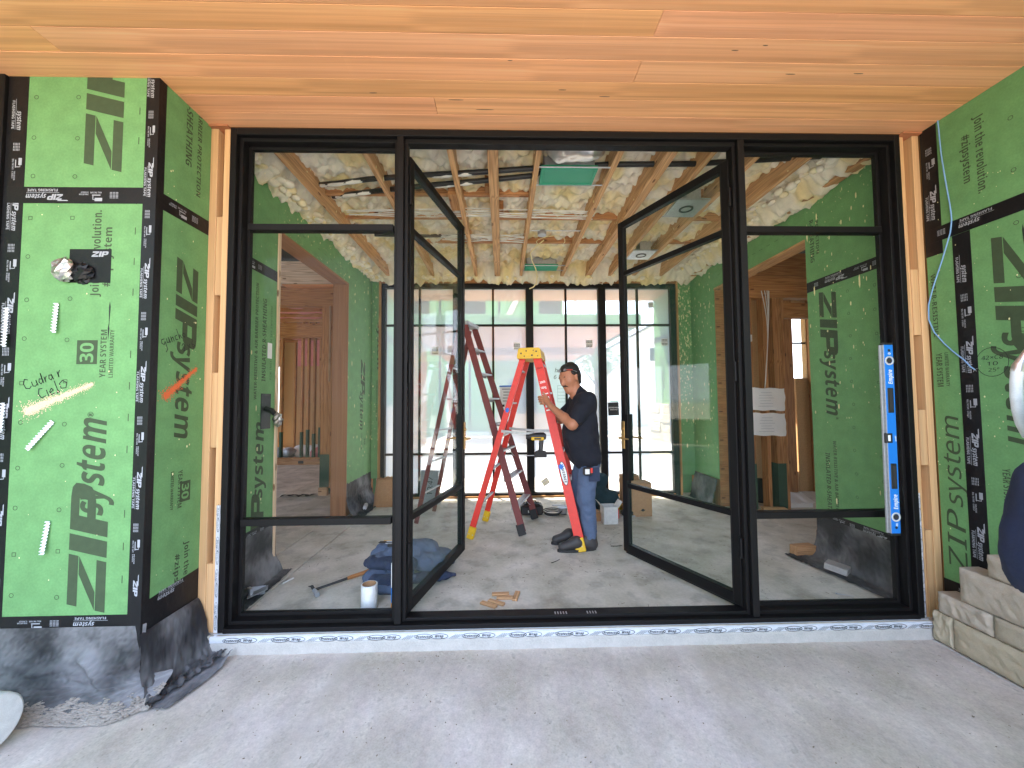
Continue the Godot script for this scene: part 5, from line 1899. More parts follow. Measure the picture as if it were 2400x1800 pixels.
	# two fire-rated can plates, a round box on its bar
	var cans := [[Vector3(1.81, 3.30, -1.165), 0.155, 0.17, "larger grey metal can light plate seen through the right door's top pane"], [Vector3(1.80, 3.30, -2.37), 0.15, 0.15, "smaller grey metal can light plate further back in the ceiling"]]
	for e in cans:
		var c: Vector3 = e[0]
		var t := thing("can_light", e[3], "ceiling light", c, "unlit can light plates")
		mb = MB.new()
		mb.span(c + Vector3(-e[1], -0.002, -e[2]), c + Vector3(e[1], 0.003, e[2]), 0.001)
		part(t, "mounting_plate", mb, M.zinc)
		mb = MB.new()
		mb.lathe([Vector2(0.048, 0.0), Vector2(0.048, -0.008), Vector2(0.066, -0.008), Vector2(0.066, 0.0)], 24, Transform3D(Basis.IDENTITY, c + Vector3(0, -0.002, 0)))
		part(t, "trim_ring", mb, M.black_plastic)
		mb = MB.new()
		mb.lathe([Vector2(0.0, -0.004), Vector2(0.048, -0.004)], 24, Transform3D(Basis.IDENTITY, c))
		part(t, "lens", mb, M.zinc)
		mb = MB.new()
		mb.span(c + Vector3(-0.07, 0.004, 0.02), c + Vector3(0.07, 0.12, 0.16), 0.004)
		part(t, "junction_box", mb, M.zinc)
		for s in [-1, 1]:
			mb = MB.new()
			mb.tube([c + Vector3(-e[1] - 0.02, 0.008, s * (e[2] + 0.006)), c + Vector3(e[1] + 0.02, 0.008, s * (e[2] + 0.006))], 0.006, 6)
			part(t, "hanger_bar", mb, M.zinc)
	var t := thing("ceiling_box", "round grey junction box on a bar in the middle of the ceiling", "junction box", Vector3(0.455, 3.3, -1.757))
	mb = MB.new()
	mb.tube([Vector3(0.32, 3.325, -1.72), Vector3(0.885, 3.325, -1.72)], 0.007, 6)
	part(t, "hanger_bar", mb, M.zinc)
	mb = MB.new()
	mb.lathe([Vector2(0.0, 0.0), Vector2(0.045, 0.0), Vector2(0.05, 0.008), Vector2(0.05, 0.05), Vector2(0.0, 0.055)], 18, Transform3D(Basis.IDENTITY, Vector3(0.455, 3.285, -1.757)))
	part(t, "box_body", mb, M.aluminium)
	# loose yellow cable hanging near the back window
	t = thing("loose_cable", "loose yellowish cable curling down from the ceiling before the back window", "cable", Vector3(0.4, 3.2, -2.6))
	var pts := []
	for e in [[0.52, 3.40, -2.15], [0.42, 3.33, -2.18], [0.36, 3.30, -2.30], [0.40, 3.27, -2.5], [0.455, 3.20, -2.6], [0.475, 3.10, -2.62], [0.46, 3.0, -2.62], [0.42, 2.955, -2.62], [0.37, 2.935, -2.62]]:
		pts.append(Vector3(e[0], e[1], e[2]))
	mb = MB.new()
	mb.tube(pts, 0.008, 7)
	part(t, "cable_jacket", mb, M.yellow_cable)
	t = thing("loose_cable", "thin pale cable looping under the round ceiling box", "cable", Vector3(0.5, 3.3, -2.0))
	pts = []
	for k in 22:
		var an := TAU * k / 18.0
		pts.append(Vector3(0.58 + 0.17 * cos(an), 3.31 + 0.01 * sin(an * 2), -1.98 + 0.16 * sin(an)))
	mb = MB.new()
	mb.tube(pts, 0.004, 5)
	part(t, "cable_jacket", mb, M.yellow_cable)


# ---------------------------------------------------------------- rooms beyond the side openings
func stud_wall(label: String, a: Vector3, b: Vector3, top: float, gaps: Array, tint: Color, wet := 0.0) -> Node3D:
	var t := thing("stud_wall", label, "stud wall", (a + b) * 0.5, "bare stud walls")
	var along := (b - a).normalized()
	var ax := 0 if absf(along.x) > 0.5 else 2
	var across := Vector3(0, 0, 0.045) if ax == 0 else Vector3(0.045, 0, 0)
	var L := (b - a).length()
	plank(t, "bottom_plate", a - across, b + across + Vector3(0, 0.04, 0), ax, tint * 0.9, M.pine)
	plank(t, "top_plate", a - across + Vector3(0, top, 0), b + across + Vector3(0, top + 0.08, 0), ax, tint * 0.9, M.pine)
	for g in gaps:
		var p := a + along * float(g)
		var w: float = rng.randf_range(0.018, 0.022)
		plank(t, "stud", p - across - along * w + Vector3(0, 0.0405, 0), p + across + along * w + Vector3(0, top - 0.0005, 0), 1, tint * rng.randf_range(0.8, 1.12), M.pine)
		if wet > 0.0:
			var mb := MB.new()
			var h := wet * rng.randf_range(0.9, 1.15)
			mb.span(p - across - along * w - Vector3(0.001, 0, 0.001) + Vector3(0, 0.0405, 0), p + across + along * w + Vector3(0.001, h, 0.001), 0.0)
			part(t, "painted_stud_base", mb, M.green_sill_paint)
	return t


func make_side_rooms() -> void:
	var tint := Color(0.55, 0.32, 0.13)
	# LEFT: cased opening, then a framed wall with a wide opening, then a stud partition
	var t := thing("framed_opening", "wooden beam and post framing seen through the left opening", "framing", Vector3(-3.5, 0, -3.68))
	plank(t, "post", Vector3(-2.845, 0.0, -3.76), Vector3(-2.80, 2.95, -3.62), 1, tint * rng.randf_range(0.9, 1.1), M.pine)
	plank(t, "post", Vector3(-2.798, 0.0, -3.76), Vector3(-2.74, 2.95, -3.62), 1, tint * rng.randf_range(0.9, 1.1), M.pine)
	plank(t, "post", Vector3(-2.738, 0.10, -3.76), Vector3(-2.68, 2.95, -3.62), 1, tint * rng.randf_range(0.9, 1.1), M.pine)
	plank(t, "post_block", Vector3(-2.83, 0.0, -3.61), Vector3(-2.70, 0.12, -3.55), 0, Color(0.7, 0.56, 0.38), M.pine)
	plank(t, "header_beam", Vector3(-6.2, 2.951, -3.76), Vector3(-2.62, 3.24, -3.62), 0, tint * rng.randf_range(0.9, 1.1), M.pine)
	plank(t, "upper_beam", Vector3(-6.2, 3.243, -3.77), Vector3(-2.62, 3.52, -3.60), 0, tint * rng.randf_range(0.9, 1.1), M.pine)
	plank(t, "sheathing_edge", Vector3(-2.72, 1.75, -3.618), Vector3(-2.70, 2.95, -3.59), 1, Color(0.6, 0.5, 0.32), M.pine)
	plank(t, "lower_header", Vector3(-4.6, 2.68, -5.06), Vector3(-2.62, 2.95, -4.98), 0, tint * rng.randf_range(0.9, 1.1), M.pine)
	var mb := MB.new()
	mb.span(Vector3(-2.846, 0.02, -3.761), Vector3(-2.70, 0.62, -3.6195), 0.0)
	part(t, "painted_post_base", mb, M.green_sill_paint)
	stud_wall("pale stud partition with green painted bases through the left opening", Vector3(-6.4, 0.12, -6.65), Vector3(-2.66, 0.12, -6.65), 3.2, [0.35, 0.75, 1.25, 1.72, 1.86, 2.0, 2.14, 2.6, 3.0, 3.4], Color(0.62, 0.40, 0.19), 0.65)
	t = thing("floor_plate", "raised timber floor edge under the far stud partition", "plate", Vector3(-4.5, 0, -6.6))
	plank(t, "timber", Vector3(-6.4, 0.0, -6.72), Vector3(-2.66, 0.119, -6.56), 0, Color(0.55, 0.38, 0.22), M.pine)
	mb = MB.new()
	mb.span(Vector3(-4.70, 0.03, -6.559), Vector3(-4.58, 0.09, -6.55), 0.0)
	part(t, "anchor_pocket", mb, M.black_plastic)
	stud_wall("brown stud wall in the far left room", Vector3(-8.0, 0.0, -9.6), Vector3(-2.66, 0.0, -9.6), 3.3, [0.3, 0.7, 1.15, 1.6, 2.9, 3.3, 3.7, 4.1, 4.5, 4.9], tint * rng.randf_range(0.9, 1.1), 0.0)
	t = thing("ceiling_batts", "pink fibreglass batts between the rafters of the left room", "insulation", Vector3(-5, 3.4, -7.5))
	for k in 9:
		mb = MB.new()
		var bd_z := -5.3 - k * 0.5
		mb.grid(40, 6, func(a: int, b: int): return Vector3(lerpf(-8.5, -2.64, a / 40.0), 3.44 - 0.05 * sin(PI * b / 6.0) - 0.02 * sin(a * 1.7 + k) * sin(a * 0.6), bd_z - b * 0.072), Vector3.DOWN)
		part(t, "batt", mb, M.pink_batt)
		plank(t, "rafter", Vector3(-8.5, 3.36, bd_z - 0.48), Vector3(-2.64, 3.56, bd_z - 0.44), 0, tint * rng.randf_range(0.9, 1.1), M.pine)
	mb = MB.new()
	mb.grid(24, 14, func(a: int, b: int): return Vector3(lerpf(-6.3, -3.2, a / 24.0), lerpf(2.55, 3.35, b / 14.0), -9.5 + 0.05 * sin(a * 2.1) * sin(b * 1.7)), Vector3.BACK)
	part(t, "batt", mb, M.pink_batt)
	# outer shell of the left part of the house
	t = thing("outer_wall", "plywood outer wall with windows behind the left stud partition", "wall", Vector3(-5, 0, -10.2))
	for e in [[Vector3(-9.0, 0, -10.3), Vector3(-7.75, 3.62, -10.2)], [Vector3(-7.75, 0, -10.3), Vector3(-7.1, 0.9, -10.2)], [Vector3(-7.75, 2.6, -10.3), Vector3(-7.1, 3.62, -10.2)], [Vector3(-7.1, 0, -10.3), Vector3(-2.5, 3.62, -10.2)], [Vector3(-9.1, 0, -10.2), Vector3(-9.0, 3.62, -7.0)], [Vector3(-9.1, 0, -7.0), Vector3(-9.0, 0.8, -1.0)], [Vector3(-9.1, 2.6, -7.0), Vector3(-9.0, 3.62, -1.0)], [Vector3(-9.1, 0, -1.0), Vector3(-9.0, 3.62, 0.3)], [Vector3(-2.6, 0, -10.2), Vector3(-2.5, 3.62, -3.78)], [Vector3(-2.6, 0, -3.78), Vector3(-2.101, 3.62, -3.72)]]:
		mb = MB.new()
		mb.span(e[0], e[1], 0.0)
		part(t, "plywood", mb, M.osb)
	# clutter on the left room's floor
	t = thing("scrap_membrane", "dark scrap of membrane on the floor of the left room", "scrap", Vector3(-3.1, 0, -3.5))
	mb = MB.new()
	mb.grid(16, 6, func(a: int, b: int): return Vector3(lerpf(-3.35, -2.86, a / 16.0), 0.008 + 0.05 * absf(sin(a * 0.7)) * (b / 6.0), -3.62 + b * 0.03 + 0.02 * sin(a * 1.1)), Vector3.UP)
	part(t, "sheet", mb, M.dark_rubber)
	for k in 5:
		t = thing("material_stack", ["grey tarpaulin heap behind the stud partition", "white sack lying behind the stud partition", "pink insulation scrap behind the stud partition", "brown carton behind the stud partition", "low board stack behind the stud partition"][k], ["tarpaulin", "sack", "insulation", "box", "boards"][k], Vector3(-5.6 + k * 0.55, 0.0, -7.6))
		var bd := Body.new()
		bd.noise = noise(300 + k, 3.0, FastNoiseLite.TYPE_SIMPLEX_SMOOTH, 3)
		bd.amp = 0.06
		var c := Vector3(-5.6 + k * 0.55, 0.16, -7.5 - 0.2 * (k % 2))
		bd.bone(c + Vector3(-0.18, 0, 0), c + Vector3(0.18, 0.05 * (k % 3), 0), 0.2, 0.17, 0.05, Vector3(1, 1.3, 1))
		mb = MB.new()
		bd.build(mb, 0.035)
		part(t, "body", mb, [M.aluminium, M.paper, M.pink_batt, M.cardboard, M.osb][k])
	# RIGHT: studs close to the opening, sheathing with a narrow window behind
	t = thing("stud_cluster", "brown studs with cable bundle seen through the right sidelight", "framing", Vector3(3.5, 0, -2.5))
	for e in [[3.14, 3.27], [3.42, 3.465], [3.55, 3.66], [3.665, 3.70]]:
		plank(t, "stud", Vector3(e[0], 0.0, -2.56), Vector3(e[1], 2.76, -2.44), 1, tint * rng.randf_range(0.9, 1.1), M.pine)
	plank(t, "header", Vector3(3.10, 2.761, -2.57), Vector3(5.6, 3.05, -2.43), 0, tint * rng.randf_range(0.9, 1.1), M.pine)
	plank(t, "upper_header", Vector3(3.06, 3.053, -2.58), Vector3(5.6, 3.35, -2.42), 0, tint * rng.randf_range(0.9, 1.1), M.pine)
	plank(t, "cross_block", Vector3(3.705, 2.50, -2.55), Vector3(4.4, 2.70, -2.45), 0, tint * rng.randf_range(0.9, 1.1), M.pine)
	for e in [[3.139, 3.271], [3.549, 3.661]]:
		mb = MB.new()
		mb.span(Vector3(e[0], 0.002, -2.561), Vector3(e[1], 0.60, -2.4385), 0.0)
		part(t, "painted_stud_base", mb, M.green_sill_paint)
	var cb := thing("cable_bundle", "drooping grey cables on studs through the right sidelight", "cables", Vector3(3.45, 2.2, -2.42))
	for k in 5:
		var pts := []
		for s in 14:
			var u := s / 13.0
			pts.append(Vector3(3.40 + 0.06 * sin(u * 2.6 + k * 0.4) + 0.012 * k, 2.85 - u * (1.05 + 0.06 * k), -2.42 + 0.012 * sin(u * 5.0 + k)))
		mb = MB.new()
		mb.tube(pts, 0.005, 5)
		part(cb, "cable", mb, M.white_cable)
	t = thing("switch_box", "white wall box on the leftmost stud through the right sidelight", "electrical box", Vector3(3.2, 2.2, -2.43))
	mb = MB.new()
	mb.span(Vector3(3.13, 2.18, -2.4385), Vector3(3.25, 2.27, -2.41), 0.004)
	part(t, "cover", mb, M.white_plastic)
	for k in 2:
		t = thing("pinned_paper", ["upper crumpled white sheet pinned to studs in the right room", "lower crumpled white sheet pinned to studs in the right room"][k], "paper", Vector3(3.4, 1.4, -2.42), "sheets pinned to the studs")
		var y0: float = [1.29, 0.965][k]
		mb = MB.new()
		mb.grid(14, 10, func(a: int, b: int): return Vector3(lerpf(3.20, 3.66, a / 14.0) + 0.004 * sin(b * 1.3), y0 + 0.29 * b / 10.0 - 0.012 * a / 14.0 + 0.006 * sin(a * 0.9), -2.425 + 0.008 * sin(a * 0.8 + b * 0.5 + k)), Vector3.BACK)
		part(t, "sheet", mb, M.paper)
		mb = MB.new()
		for q in 6:
			mb.box(Vector3(3.40 + 0.012 * (q % 2), y0 + 0.05 + q * 0.035, -2.414), Vector3(0.2 - 0.03 * (q % 3), 0.004, 0.0005), 0.0)
		part(t, "sheet_print", mb, M.aluminium)
	t = thing("outer_wall", "brown plywood wall with narrow window through the right sidelight", "wall", Vector3(5, 0, -3.4))
	for e in [[Vector3(3.06, 0, -3.55), Vector3(4.55, 3.62, -3.45)], [Vector3(4.55, 0, -3.55), Vector3(4.60, 0.30, -3.45)], [Vector3(4.61, 0.0, -3.55), Vector3(4.80, 1.76, -3.45)], [Vector3(4.55, 2.80, -3.55), Vector3(4.80, 3.62, -3.45)], [Vector3(4.80, 0, -3.55), Vector3(9.0, 3.62, -3.45)], [Vector3(9.0, 0, -3.55), Vector3(9.1, 1.0, 0.3)], [Vector3(9.0, 2.4, -3.55), Vector3(9.1, 3.62, 0.3)], [Vector3(3.05, 0, 0.2), Vector3(9.1, 3.62, 0.3)]]:
		mb = MB.new()
		mb.span(e[0], e[1], 0.0)
		part(t, "plywood", mb, M.osb)
	plank(t, "stud", Vector3(4.40, 0, -3.449), Vector3(4.545, 3.3, -3.40), 1, tint * rng.randf_range(0.9, 1.1), M.pine)
	plank(t, "stud", Vector3(4.81, 0, -3.449), Vector3(5.0, 3.3, -3.40), 1, tint * rng.randf_range(0.9, 1.1), M.pine)
	mb = MB.new()
	mb.span(Vector3(4.60, 2.30, -3.48), Vector3(4.80, 2.33, -3.46), 0.0)
	part(t, "window_bar", mb, M.steel)
	for k in 3:
		t = thing("floor_rubble", ["pale board scraps by the green stud bases in the right room", "dark bucket shape behind the studs in the right room", "white folded sheet on the floor of the right room"][k], ["boards", "bucket", "sheet"][k], Vector3(3.4 + 0.3 * k, 0, -2.8))
		mb = MB.new()
		if k == 0:
			mb.box(Vector3(3.32, 0.02, -2.34), Vector3(0.35, 0.03, 0.12), 0.004, Basis(Vector3.UP, 0.3))
			mb.box(Vector3(3.42, 0.05, -2.36), Vector3(0.28, 0.025, 0.10), 0.004, Basis(Vector3.UP, -0.2))
		elif k == 1:
			mb.lathe([Vector2(0.0, 0.0), Vector2(0.11, 0.0), Vector2(0.13, 0.3), Vector2(0.12, 0.3), Vector2(0.1, 0.02), Vector2(0.0, 0.02)], 18, Transform3D(Basis.IDENTITY, Vector3(3.62, 0.0, -2.9)))
		else:
			mb.grid(12, 8, func(a: int, b: int): return Vector3(3.75 + a * 0.03, 0.06 + 0.012 * sin(a * 1.1) + 0.01 * b, -2.55 - b * 0.03), Vector3.UP)
			mb.span(Vector3(3.76, 0.0, -2.78), Vector3(4.09, 0.06, -2.56), 0.004)
		part(t, "body", mb, [M.osb, M.dark_rubber, M.paper][k])


# ---------------------------------------------------------------- behind the house
func make_yard() -> void:
	var up := Vector3.UP
	# returns of the rear porch with stone to half height
	for k in 2:
		var s: float = [-1.0, 1.0][k]
		var x: float = [-1.93, 2.76][k]
		var t := thing("rear_return_wall", ["green and stone porch return outside the back glazing on the left", "sunlit green porch return with stone base outside the back glazing on the right"][k], "wall", Vector3(x, 0, -3.95))
		panel(t, Vector3(minf(x, x + s * 0.3), -0.03, -4.41), Vector3(maxf(x, x + s * 0.3), SY + 0.02, -3.47))
		var tp := MB.new()
		tp.span(Vector3(x - s * 0.0012, 2.45, -4.41), Vector3(x - s * 0.0002, 2.55, -3.47), 0.0)
		part(t, "flashing_tape", tp, M.tape)
		var pr := MB.new()
		mark(pr, Vector3(x - s * 0.0007, 2.2, -4.15), Vector3.DOWN, Vector3(0, 0, s), 0.17, 0.55)
		say(pr, "system", Vector3(x - s * 0.0007, 1.72, -4.15), Vector3.DOWN, Vector3(0, 0, s), 0.13, 0.5, 0.2)
		part(t, "factory_print", pr, M.zip_print)
		var st := thing("rear_stone_veneer", ["pale stone courses outside the back glazing at far left", "pale stone courses outside the back glazing at far right"][k], "stone wall", Vector3(x - s * 0.08, 0, -3.95), "stone veneer on the rear porch")
		for c in 9:
			var zs := [-4.40, -4.40 + rng.randf_range(0.25, 0.65), -3.48]
			for q in 2:
				var mb := MB.new()
				mb.col = Color(0.56, 0.50, 0.40) * rng.randf_range(0.88, 1.1)
				mb.span(Vector3(x - s * rng.randf_range(0.11, 0.125), -0.028 + c * 0.155, zs[q] + 0.003), Vector3(x - s * 0.001, -0.028 + c * 0.155 + 0.150, zs[q + 1] - 0.003), 0.008)
				part(st, "stone_block", mb, M.stone)
	# pavilion across the yard
	var p := thing("pavilion", "open pavilion with cedar ceiling and green fascia behind the house", "building", Vector3(0.3, 0, -10))
	var z := -14.4
	while z < -6.5:
		plank(p, "ceiling_board", Vector3(-2.4, 3.2, z), Vector3(3.1, 3.22, z + 0.198), 0, Color(0.60, 0.30, 0.17) * rng.randf_range(0.9, 1.06), M.fir)
		z += 0.2
	var add := func(n: String, a: Vector3, b: Vector3, m: Material) -> void:
		var mb := MB.new()
		mb.span(a, b, 0.004)
		part(p, n, mb, m)
	add.call("roof", Vector3(-2.5, 3.221, -14.6), Vector3(3.2, 3.44, -6.46), M.roof_dark)
	add.call("fascia", Vector3(-2.5, 3.19, -6.459), Vector3(3.2, 3.45, -6.40), M.zip)
	add.call("side_fascia", Vector3(3.201, 3.19, -14.6), Vector3(3.26, 3.45, -6.40), M.zip)
	add.call("fascia_trim", Vector3(-2.5, 3.14, -6.45), Vector3(3.2, 3.1899, -6.39), M.cedar_trim)
	add.call("rear_wall", Vector3(-0.6, 0.0, -14.6), Vector3(3.2, 3.19, -14.45), M.zip)
	add.call("rear_window", Vector3(0.3, 0.9, -14.44), Vector3(1.5, 2.4, -14.40), M.steel)
	add.call("rear_bench", Vector3(-0.2, 0.0, -14.3), Vector3(2.8, 0.9, -13.8), M.osb)
	add.call("beam", Vector3(-2.4, 2.98, -10.5), Vector3(3.1, 3.199, -10.3), M.cedar_trim)
	for e in [Vector3(2.95, 0, -6.62), Vector3(-2.3, 0, -6.62), Vector3(2.95, 0, -14.3), Vector3(-2.3, 0, -14.3)]:
		var mb := MB.new()
		mb.tube([e + Vector3(0, -0.03, 0), e + Vector3(0, 3.2, 0)], 0.09, 14)
		part(p, "post", mb, M.aluminium)
		mb = MB.new()
		mb.box(e + Vector3(0, 0.02, 0), Vector3(0.3, 0.03, 0.3), 0.004)
		part(p, "base_plate", mb, M.aluminium)
	var pr := MB.new()
	for k in 3:
		say(pr, "ZIPsystem", Vector3(-2.2 + k * 1.9, 3.27, -6.3985), Vector3.RIGHT, up, 0.11, 0.8, 0.2)
	part(p, "factory_print", pr, M.zip_print)
	# upper storey beyond
	var h := thing("upper_storey", "green sheathed upper storey with dark windows beyond the pavilion", "building", Vector3(-1, 3.6, -17))
	var hb := MB.new()
	hb.span(Vector3(-6.5, -0.3, -20.0), Vector3(3.1, 7.6, -17.0), 0.0)
	part(h, "wall", hb, M.zip)
	for e in [[-1.95, -0.85], [1.9, 3.0], [-4.8, -3.7]]:
		hb = MB.new()
		hb.span(Vector3(e[0], 5.7, -16.98), Vector3(e[1], 7.0, -16.93), 0.004)
		var wn := part(h, "window", hb, M.steel)
		hb = MB.new()
		hb.span(Vector3(e[0] + 0.08, 5.78, -16.925), Vector3(e[1] - 0.08, 6.92, -16.92), 0.0)
		part(wn, "pane", hb, M.gasket)
	hb = MB.new()
	hb.bar(Vector3(0.15, 5.4, -16.9), Vector3(0.75, 6.6, -16.9), 0.25, 0.04, Vector3.RIGHT)
	hb.col = Color(0.7, 0.5, 0.3)
	part(h, "brace_board", hb, M.pine)
	for k in 4:
		hb = MB.new()
		hb.span(Vector3(-3.2 + k * 1.5, -0.3, -16.995), Vector3(-3.1 + k * 1.5, 7.6, -16.99), 0.0)
		part(h, "flashing_tape", hb, M.tape)
	# neighbours
	for k in 2:
		var x0: float = [-9.5, 7.0][k]
		var x1: float = [-2.2, 15.0][k]
		var n := thing("neighbour_house", ["white sided gable house seen past the left door leaf", "white sided gable house seen past the right end of the pavilion"][k], "house", Vector3((x0 + x1) * 0.5, -0.3, -27))
		var mx := (x0 + x1) * 0.5
		var mb := MB.new()
		mb.prism(PackedVector2Array([Vector2(x0, -0.3), Vector2(x1, -0.3), Vector2(x1, 4.9), Vector2(mx, 6.9), Vector2(x0, 4.9)]), -6.0, Transform3D(Basis.IDENTITY, Vector3(0, 0, -25)))
		part(n, "wall", mb, M.siding)
		for q in 40:
			var y := 0.1 + q * 0.17
			var half := (x1 - x0) * 0.5 * clampf((6.9 - y) / 2.0, 0.0, 1.0)
			if half < 0.2:
				continue
			mb = MB.new()
			mb.box(Vector3(mx, y, -24.985), Vector3(half * 2.0 - 0.1, 0.15, 0.025), 0.006, Basis(Vector3.RIGHT, 0.06))
			part(n, "siding_board", mb, M.siding)
		for s in [-1.0, 1.0]:
			mb = MB.new()
			var e := Vector3(mx + s * (x1 - x0) * 0.56, 4.62, -28)
			var r := Vector3(mx, 6.98, -28)
			mb.bar(r, e, 6.6, 0.12, Vector3.BACK)
			part(n, "roof", mb, M.roof_dark)
		mb = MB.new()
		mb.span(Vector3(mx - 0.35, 4.3, -24.96), Vector3(mx + 0.35, 5.2, -24.93), 0.01)
		part(n, "window", mb, M.gasket)
	# trees
	var spots := [[Vector3(3.6, 0, -23.0), 9.0, 2.6, "leafy tree over the pavilion roof, nearest the green storey"], [Vector3(6.4, 0, -24.0), 8.4, 2.3, "leafy tree over the pavilion roof, next to the white house"], [Vector3(-8.5, 0, -31.0), 9.5, 3.2, "tall tree behind the left white house"], [Vector3(-2.6, 0, -32.0), 9.0, 3.0, "tree behind the right slope of the left white house"]]
	for e in spots:
		tree(e[0] + Vector3(0, -0.3, 0), e[1], e[2], e[3])


func tree(at: Vector3, h: float, r: float, label: String) -> void:
	var t := thing("leafy_tree", label, "tree", at, "trees behind the house")
	var mb := MB.new()
	mb.tube([at, at + Vector3(0.1, h * 0.3, 0), at + Vector3(0.0, h * 0.55, 0.1), at + Vector3(0.1, h * 0.85, 0)], [0.2, 0.15, 0.1, 0.03], 8)
	var tips := []
	for k in 13:
		var y := h * rng.randf_range(0.32, 0.8)
		var an := rng.randf() * TAU
		var b := at + Vector3(cos(an) * r * 0.75, y + h * 0.12, sin(an) * r * 0.75)
		mb.tube([at + Vector3(0.06, y * 0.85, 0.03), at.lerp(b, 0.5) + Vector3(0, y * 0.45, 0), b], [0.07, 0.045, 0.015], 5)
		tips.append(b)
	tips.append(at + Vector3(0.1, h * 0.9, 0))
	part(t, "trunk", mb, M.bark)
	mb = MB.new()
	for b in tips:
		for c in 7:
			var q: Vector3 = b + Vector3(rng.randfn(), rng.randfn() * 0.7, rng.randfn()) * r * 0.27
			for k in 34:
				var p := q + Vector3(rng.randfn(), rng.randfn(), rng.randfn()) * 0.22
				var u := Vector3(rng.randfn(), rng.randfn(), rng.randfn()).normalized()
				var v := u.cross(Vector3(rng.randfn(), 1.0, rng.randfn())).normalized()
				var s := rng.randf_range(0.05, 0.11)
				mb.col = Color(1, 1, 1) * rng.randf_range(0.65, 1.25)
				mb.poly([p - u * s, p + v * s * 0.5, p + u * s, p - v * s * 0.5], Vector3.UP)
	part(t, "crown", mb, M.leaf)


